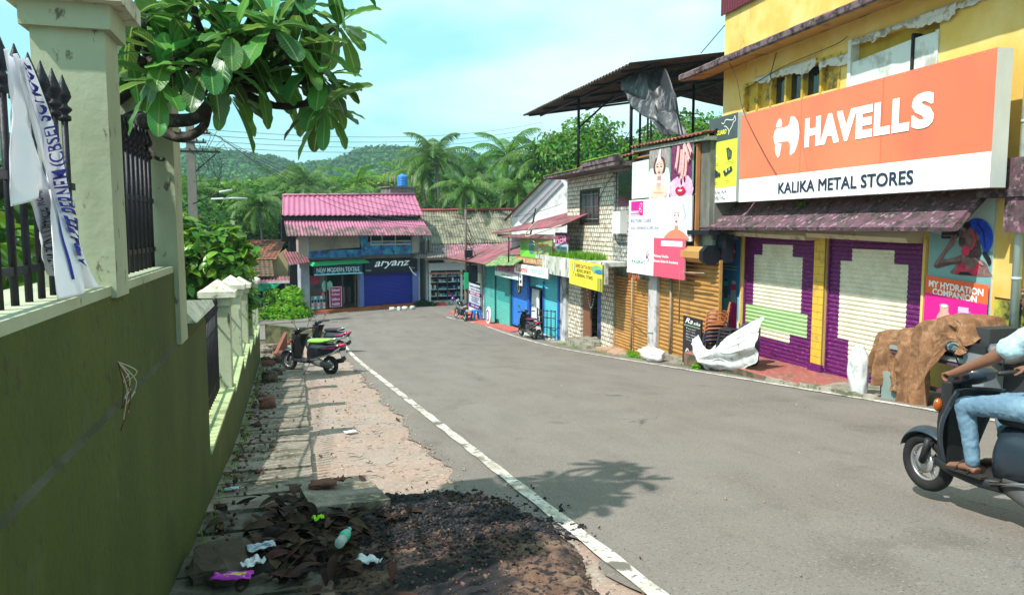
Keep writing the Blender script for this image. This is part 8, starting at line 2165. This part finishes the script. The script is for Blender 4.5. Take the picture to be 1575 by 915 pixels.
# big leaved bush behind the lower fence
def big_leaf_bush(name, label, cat, loc, blobs, n, Lf, m, seed, trunk=True):
    r_ = np.random.default_rng(seed); t = thing(name, label, cat, loc)
    C_ = []; N_ = []
    for (x, y, z_, r) in blobs:
        k = int(n * r * r / sum(b[3] ** 2 for b in blobs)); q = r_.normal(size=(k, 3)); q /= np.linalg.norm(q, axis=1, keepdims=True)
        C_.append(np.array([x, y, z_]) + q * (r_.uniform(.3, 1, (k, 1)) ** .45) * r * np.array([1, 1, .85])); N_.append(q * .7 + np.array([0, 0, .8]) + r_.normal(size=(k, 3)) * .45)
    Cc = np.concatenate(C_); Nn = np.concatenate(N_); k = len(Cc); nrm = Nn / np.linalg.norm(Nn, axis=1, keepdims=True)
    rnd = r_.normal(size=(k, 3)); ax = np.cross(nrm, rnd); ax /= np.linalg.norm(ax, axis=1, keepdims=True); sd = np.cross(nrm, ax)
    L = (Lf * r_.uniform(.55, 1.2, k))[:, None]; W = L * .24; V = []
    rows = 6
    for i in range(rows):
        tt = i / (rows - 1); w = W * (math.sin(math.pi * min(.97, tt * .92 + .05)) ** .75); ctr = Cc + ax * L * (tt - .5) - nrm * L * .30 * (tt - .3) ** 2
        V += [ctr - sd * w + nrm * w * .35, ctr, ctr + sd * w + nrm * w * .35]
    V = np.stack(V, 1).reshape(-1, 3); F_ = []
    for i in range(rows - 1):
        for c in (0, 1): F_.append((i * 3 + c, i * 3 + c + 1, (i + 1) * 3 + c + 1, (i + 1) * 3 + c))
    F_ = np.array(F_); Fc = (np.arange(k)[:, None, None] * rows * 3 + F_[None]).reshape(-1, 4)
    mesh_np('foliage', V, Fc, m, t, smooth=True)
    if trunk:
        mb = MB(); q = random.Random(seed)
        for (x, y, z_, r) in blobs: mb.tube([(0, 0, -.2), (x * .4, y * .4, z_ * .5), (x, y, z_)], [.07, .05, .02], 7)
        mb.build('stem', bark, t, local=True)
    return t
lf_bush = leaf_mat('glossy_bush_leaf', (.095, .24, .022), .5, .35, .3, .25, 1.2)
zf = G(14)
big_leaf_bush('garden_bush', 'big leaved bright green bush behind the lower fence pillars', 'bush', (-1.95, 17.0, G(17) - .2),
              [(-.1, 0, 3.2, .55), (.3, -.1, 2.8, .6), (-.5, .2, 3.5, .5), (.55, .2, 3.35, .40), (.65, -.1, 2.6, .45), (-.5, -.1, 2.6, .7), (.1, .3, 2.2, .7), (-.9, .3, 3.0, .7), (.45, .3, 1.7, .55), (-.3, 0, 1.4, .8), (-1.1, 0, 2.1, .8), (.95, .1, 3.0, .26), (.85, .1, 2.05, .35)], 2600, .30, lf_bush, 61)
# foliage seen through the railings
big_leaf_bush('shrub', 'green shrub inside the compound seen through the railing at the picture edge', 'shrub', (-2.0, 4.3, .2), [(0, 0, 1.3, .6), (-.5, .6, 1.7, .6), (-.2, -.6, .9, .6), (-.7, -.2, 2.0, .55), (-1.0, .8, 2.3, .6), (.15, .9, 1.2, .5), (-.4, 1.2, .9, .6)], 1100, .24, lf_bush, 62)
big_leaf_bush('shrub', 'darker leafy shrub farther inside the compound', 'shrub', (-3.6, 7.6, -.3), [(0, 0, 1.2, .9), (-.9, .6, 1.8, 1.0), (.4, 1.2, 1.5, .8), (-.3, 0, 2.4, .9), (.9, 2.2, 1.4, .8), (.6, .9, 2.3, .6)], 1600, .26, leaf_mat('dark_bush_leaf', (.035, .11, .018), .5), 63)
# bright weed bank at the end of the fence
x0, y0 = at(438, 40)
V, Fc = None, None
def weed_bank(label, loc, blobs, n, L0, m, seed):
    r_ = np.random.default_rng(seed); C_ = []; N_ = []
    for (x, y, z_, r) in blobs:
        k = int(n * r * r / sum(b[3] ** 2 for b in blobs)); q = r_.normal(size=(k, 3)); q /= np.linalg.norm(q, axis=1, keepdims=True); q[:, 2] = abs(q[:, 2])
        C_.append(np.array([x, y, z_]) + q * (r_.uniform(.4, 1, (k, 1)) ** .4) * r * np.array([1, 1, .9]) * (1 + .25 * np.sin(q[:, :1] * 9 + q[:, 1:2] * 7))); N_.append(q * .6 + np.array([0, 0, .9]) + r_.normal(size=(k, 3)) * .4)
    Cc = np.concatenate(C_); Nn = np.concatenate(N_); k = len(Cc); L = L0 * r_.uniform(.6, 1.4, k)
    V, Fc = leaves_np(Cc, Nn, L, L * .75, r_, .3); t = thing('weed_bank', label, 'weeds', loc); t['kind'] = 'stuff'
    mesh_np('leaves', V, Fc, m, t)
lf_weed = leaf_mat('weed_leaf', (.13, .34, .020), .35, .4)
weed_bank('bright green creeper bank between the fence end and the lavender shop wall', (x0, y0, G(y0) - .1), [(0, 0, 0, .75), (.5, .3, .0, .65), (-.7, .2, .1, .7), (.2, 1.2, .5, .75), (-.5, 1.6, .8, .7), (.7, 1.0, .1, .6), (.3, 2.0, 1.0, .6)], 8000, .13, lf_weed, 71)
xx, yy_ = P6(7.75, .5, 0).x, P6(7.75, .5, 0).y
weed_bank('dark potted plants at the foot of the cobalt shutter pier', (xx, yy_, G(yy_)), [(0, 0, .1, .32), (-.4, -.1, .1, .28), (.35, -.1, 0, .3)], 900, .09, lf_dark, 72)
weed_bank('bright tuft of grass at the edge of the shop apron', (8.72, 18.3, G(18.3)), [(0, 0, 0, .16), (.1, .4, 0, .14), (0, -.35, 0, .12)], 420, .06, lf_weed, 73)
weed_bank('small green weed below the white sheet', (8.5, 14.6, G(14.6)), [(0, 0, 0, .12), (.06, .1, .05, .1)], 160, .07, lf_weed, 74)
weed_bank('green weeds growing on top of the purple awning', P(3.6, .3, 2.1), [(0, 0, 0, .07), (0, .12, 0, .05)], 140, .04, lf_weed, 75)
grass_tuft(None, 'grass', lambda i: (lambda y: (8.62 + rng.uniform(-.05, .25), y, G(y) + .01))(rng.choice([13.6, 15.2, 18.0, 20.4, 22.5, 24.0]) + rng.gauss(0, .25)), .10, 900, grass_m, .004, 'sparse grass along the edge of the shop apron', 'grass', 'stuff')
grass_tuft(None, 'grass', lambda i: (lambda y: (fx(y) + .05 + abs(rng.gauss(0, .05)), y, G(y) + .08))(rng.uniform(5, 24)), .08, 500, grass_m, .003, 'thin grass at the foot of the low wall', 'grass', 'stuff')

# ---------------------------------------------------------------- frangipani overhead
def veined(name, col, back):
    m = bpy.data.materials.new(name); m.use_nodes = True; nt = m.node_tree; N = nt.nodes; L = nt.links; bs = N['Principled BSDF']
    at_ = N.new('ShaderNodeAttribute'); at_.attribute_name = 'leafuv'; sp = N.new('ShaderNodeSeparateXYZ'); L.new(at_.outputs['Vector'], sp.inputs[0])
    # side veins: stripes slanting from the midrib
    ab = N.new('ShaderNodeMath'); ab.operation = 'ABSOLUTE'; L.new(sp.outputs[0], ab.inputs[0])
    ma = N.new('ShaderNodeMath'); ma.operation = 'MULTIPLY_ADD'; L.new(ab.outputs[0], ma.inputs[0]); ma.inputs[1].default_value = -.16; L.new(sp.outputs[1], ma.inputs[2])
    mu = N.new('ShaderNodeMath'); mu.operation = 'MULTIPLY'; L.new(ma.outputs[0], mu.inputs[0]); mu.inputs[1].default_value = 95
    sn = N.new('ShaderNodeMath'); sn.operation = 'SINE'; L.new(mu.outputs[0], sn.inputs[0])
    r1 = N.new('ShaderNodeMapRange'); L.new(sn.outputs[0], r1.inputs[0]); r1.inputs[1].default_value = .72; r1.inputs[2].default_value = 1.0
    r2 = N.new('ShaderNodeMapRange'); L.new(ab.outputs[0], r2.inputs[0]); r2.inputs[1].default_value = .10; r2.inputs[2].default_value = .03
    mxx = N.new('ShaderNodeMath'); mxx.operation = 'MAXIMUM'; m6 = N.new('ShaderNodeMath'); m6.operation = 'MULTIPLY'; m6.inputs[1].default_value = .35; L.new(r1.outputs[0], m6.inputs[0]); L.new(m6.outputs[0], mxx.inputs[0]); L.new(r2.outputs[0], mxx.inputs[1])
    g = N.new('ShaderNodeNewGeometry'); hs = N.new('ShaderNodeHueSaturation'); hs.inputs['Color'].default_value = (*col, 1)
    mr = N.new('ShaderNodeMapRange'); L.new(g.outputs['Random Per Island'], mr.inputs[0]); mr.inputs[3].default_value = .35; mr.inputs[4].default_value = 2.0; L.new(mr.outputs[0], hs.inputs['Value'])
    mh = N.new('ShaderNodeMath'); mh.operation = 'MULTIPLY'; mh.inputs[1].default_value = 5.37; L.new(g.outputs['Random Per Island'], mh.inputs[0]); fr = N.new('ShaderNodeMath'); fr.operation = 'FRACT'; L.new(mh.outputs[0], fr.inputs[0])
    mr3 = N.new('ShaderNodeMapRange'); L.new(fr.outputs[0], mr3.inputs[0]); mr3.inputs[3].default_value = .47; mr3.inputs[4].default_value = .54; L.new(mr3.outputs[0], hs.inputs['Hue'])
    mx = N.new('ShaderNodeMix'); mx.data_type = 'RGBA'; L.new(mxx.outputs[0], mx.inputs[0]); L.new(hs.outputs[0], mx.inputs[6]); mx.inputs[7].default_value = (.20, .34, .10, 1)
    L.new(mx.outputs[2], bs.inputs['Base Color']); bs.inputs['Roughness'].default_value = .32; bs.inputs['Specular IOR Level'].default_value = .5
    bp = N.new('ShaderNodeBump'); bp.inputs['Strength'].default_value = .4; bp.inputs['Distance'].default_value = .004; L.new(mxx.outputs[0], bp.inputs['Height']); L.new(bp.outputs[0], bs.inputs['Normal'])
    tr = N.new('ShaderNodeBsdfTranslucent'); h2 = N.new('ShaderNodeHueSaturation'); L.new(mx.outputs[2], h2.inputs['Color']); h2.inputs['Hue'].default_value = .455; h2.inputs['Value'].default_value = 2.4; L.new(h2.outputs[0], tr.inputs[0])
    ms = N.new('ShaderNodeMixShader'); ms.inputs[0].default_value = .30; L.new(bs.outputs[0], ms.inputs[1]); L.new(tr.outputs[0], ms.inputs[2]); L.new(ms.outputs[0], N['Material Output'].inputs[0])
    return m
frang = veined('frangipani_leaf', (.034, .14, .026), None)
fb = mat('frangipani_bark', (.030, .025, .022), .9, .3, 12, bump=1.0, bscale=45, dirt=((.09, .075, .065), .36, 14))
ft = thing('frangipani_tree', 'frangipani tree inside the wall with long leaves overhanging the footpath', 'tree', (-1.9, 4.6, G(4.6)))
r_ = random.Random(9)
def upx(u, v, d):
    """a point d metres from the eye"""
    x = (u - 787.5) / F; y = (457.5 - v) / F
    f = math.cos(PIT) - y * math.sin(PIT); z_ = math.sin(PIT) + y * math.cos(PIT)
    return Vector((x * math.cos(YAW) + f * math.sin(YAW), -x * math.sin(YAW) + f * math.cos(YAW), z_)) * d + Vector((0, 0, EYE))
# rosette centres, outward axis, number of leaves
ros = [(upx(262, 92, 3.95), (-.1, -.3, 1), 18, .30), (upx(455, 78, 4.4), (.5, -.2, .8), 20, .36), (upx(492, 120, 4.5), (.8, -.1, .15), 17, .34), (upx(322, 108, 4.0), (.1, -.3, .7), 17, .31),
       (upx(385, 25, 4.4), (.2, -.2, .9), 16, .33), (upx(212, 28, 3.9), (-.3, -.2, .8), 15, .31), (upx(318, 55, 4.3), (.1, .1, 1), 16, .33), (upx(395, 120, 4.35), (.3, -.2, .6), 16, .33),
       (upx(300, 10, 4.1), (0, -.2, .9), 15, .32), (upx(455, 10, 4.6), (.3, 0, .9), 15, .34), (upx(250, 60, 4.7), (-.3, .1, .8), 15, .32), (upx(372, 75, 4.8), (.2, .3, .9), 16, .34), (upx(350, 150, 4.6), (.4, .1, .35), 15, .31),
       (upx(520, 40, 5.0), (.7, .2, .5), 12, .34), (upx(498, 165, 4.45), (.5, -.1, -.3), 13, .33), (upx(250, 130, 3.9), (-.1, -.3, .4), 13, .32), (upx(355, 60, 4.0), (.1, -.4, .8), 15, .34), (upx(420, 45, 4.1), (.2, -.4, .7), 15, .34), (upx(425, 110, 4.7), (.3, 0, .5), 14, .34), (upx(285, 60, 4.3), (0, 0, .9), 14, .33), (upx(200, 75, 4.4), (-.5, .1, .6), 12, .30), (upx(500, -30, 4.5), (.4, 0, .9), 12, .34), (upx(340, -40, 4.3), (.1, 0, .9), 15, .34), (upx(220, -40, 4.2), (-.2, 0, .9), 13, .32), (upx(430, -60, 4.9), (.2, 0, .9), 13, .34)]
V = []; Fc = []; UV = []; nv = 0
for (c, ax, n, L0) in ros:
    ax = Vector(ax).normalized(); t1 = ax.orthogonal().normalized(); t2 = ax.cross(t1)
    for k in range(n):
        az = k * 2.399 + r_.uniform(-.3, .3); t0 = k / n
        th = R(22 + 106 * t0 ** .75 + r_.uniform(-12, 12)); L_ = L0 * 1.06 * r_.uniform(.82, 1.12) * (.68 + .32 * min(1, t0 * 2.2)); W = L_ * r_.uniform(.135, .185)
        out = t1 * math.cos(az) + t2 * math.sin(az); d = (ax * math.cos(th) + out * math.sin(th)).normalized()
        p = c + out * .02 + ax * .03 * (1 - t0); rows = 14; dd = d.copy(); g_ = r_.uniform(.015, .07) * (1 + 1.8 * t0)
        curl = r_.uniform(.10, .40); tw = r_.uniform(-.3, .3); pt = 0
        for i in range(rows):
            t = 1 - (1 - i / (rows - 1)) ** 1.45
            w = W * ((.10 + .90 * math.sin(t / .66 * math.pi / 2) ** 1.5) if t < .66 else math.sqrt(max(.0009, 1 - ((t - .66) / .34) ** 2)))
            p = p + dd * L_ * (t - pt); dd = (dd - Vector((0, 0, 1)) * g_ * 10 * (t - pt)).normalized(); pt = t
            side = dd.cross(Vector((0, 0, 1)))
            if side.length < .15: side = out.cross(ax)
            side.normalize(); up_ = side.cross(dd).normalized()
            side = (side * math.cos(tw * t) + up_ * math.sin(tw * t)); up_ = side.cross(dd).normalized()
            wav = .10 * w * math.sin(t * 24 + k)
            for s in (-1, -.5, 0, .5, 1):
                q = p + side * s * w + up_ * (abs(s) * w * curl + wav * abs(s)); V.append(tuple(q)); UV.append((s, t, 0))
        for i in range(rows - 1):
            for s in range(4): Fc.append((nv + i * 5 + s, nv + i * 5 + s + 1, nv + (i + 1) * 5 + s + 1, nv + (i + 1) * 5 + s))
        nv += rows * 5
V = np.array(V) - np.array(ft.location)
cr = mesh_np('crown', V, np.array(Fc), frang, ft, smooth=True)
at2 = cr.data.attributes.new('leafuv', 'FLOAT_VECTOR', 'POINT'); at2.data.foreach_set('vector', np.array(UV, dtype=np.float32).ravel())
# branches: trunk behind the wall, crooked limbs reaching each rosette
mb = MB()
base = Vector((-1.9, 4.6, G(4.6))); fork = Vector((-1.75, 4.6, 1.75)); hubA = upx(190, 190, 4.6); hubB = upx(262, 205, 4.45); hubC = upx(300, 175, 4.4)
mb.tube([base, Vector((-1.95, 4.65, .8)), fork], [.14, .12, .10], 12)
mb.tube(spline([fork, hubA, upx(222, 188, 4.5), upx(250, 186, 4.45), upx(300, 182, 4.4), upx(330, 150, 4.35)], 5, False), [.055 - .0009 * i for i in range(26)], 10)
mb.tube(spline([upx(235, 186, 4.5), upx(252, 203, 4.45), upx(282, 212, 4.4), upx(312, 196, 4.4), upx(322, 165, 4.4), upx(345, 125, 4.4), upx(395, 118, 4.4)], 5, False), [.034 - .0005 * i for i in range(31)], 9)
mb.tube(spline([fork, upx(195, 140, 4.6), upx(225, 95, 4.5), upx(262, 105, 4.2), upx(262, 92, 3.95)], 5, False), [.05 - .0014 * i for i in range(21)], 9)
mb.tube(spline([upx(195, 190, 4.55), upx(228, 225, 4.5), upx(240, 243, 4.45), upx(252, 245, 4.42)], 4, False), [.018] * 4 + [.012] * 9, 7)
hub = upx(330, 120, 4.4)
for (c, ax, n, L0) in ros:
    a = hub if c.x > -.75 else upx(225, 95, 4.5)
    m_ = (a + c) / 2 + Vector((r_.uniform(-.06, .06), r_.uniform(-.06, .06), -.07)); mb.tube(spline([a, m_, c - Vector(ax).normalized() * .06, c], 4, False), [.024, .023, .022, .022, .021, .021, .020, .020, .019, .019, .018, .018, .012], 8)
mb.build('trunk', fb, ft)
# ---------------------------------------------------------------- humid air between here and the hills
hz = bpy.data.materials.new('humid_air'); hz.use_nodes = True
nt = hz.node_tree; nt.nodes.clear()
o_ = nt.nodes.new('ShaderNodeOutputMaterial'); pv = nt.nodes.new('ShaderNodeVolumePrincipled')
pv.inputs['Color'].default_value = (.60, .88, .95, 1); pv.inputs['Density'].default_value = .0006; pv.inputs['Anisotropy'].default_value = .3
nt.links.new(pv.outputs[0], o_.inputs['Volume'])
mb = MB(); mb.box(-3200, 3200, -900, 3200, -6, 75)
mb.build('haze', hz, kind='stuff', label='humid bluish air lying before the wooded hills', cat='haze', origin=(0, 0, -6))
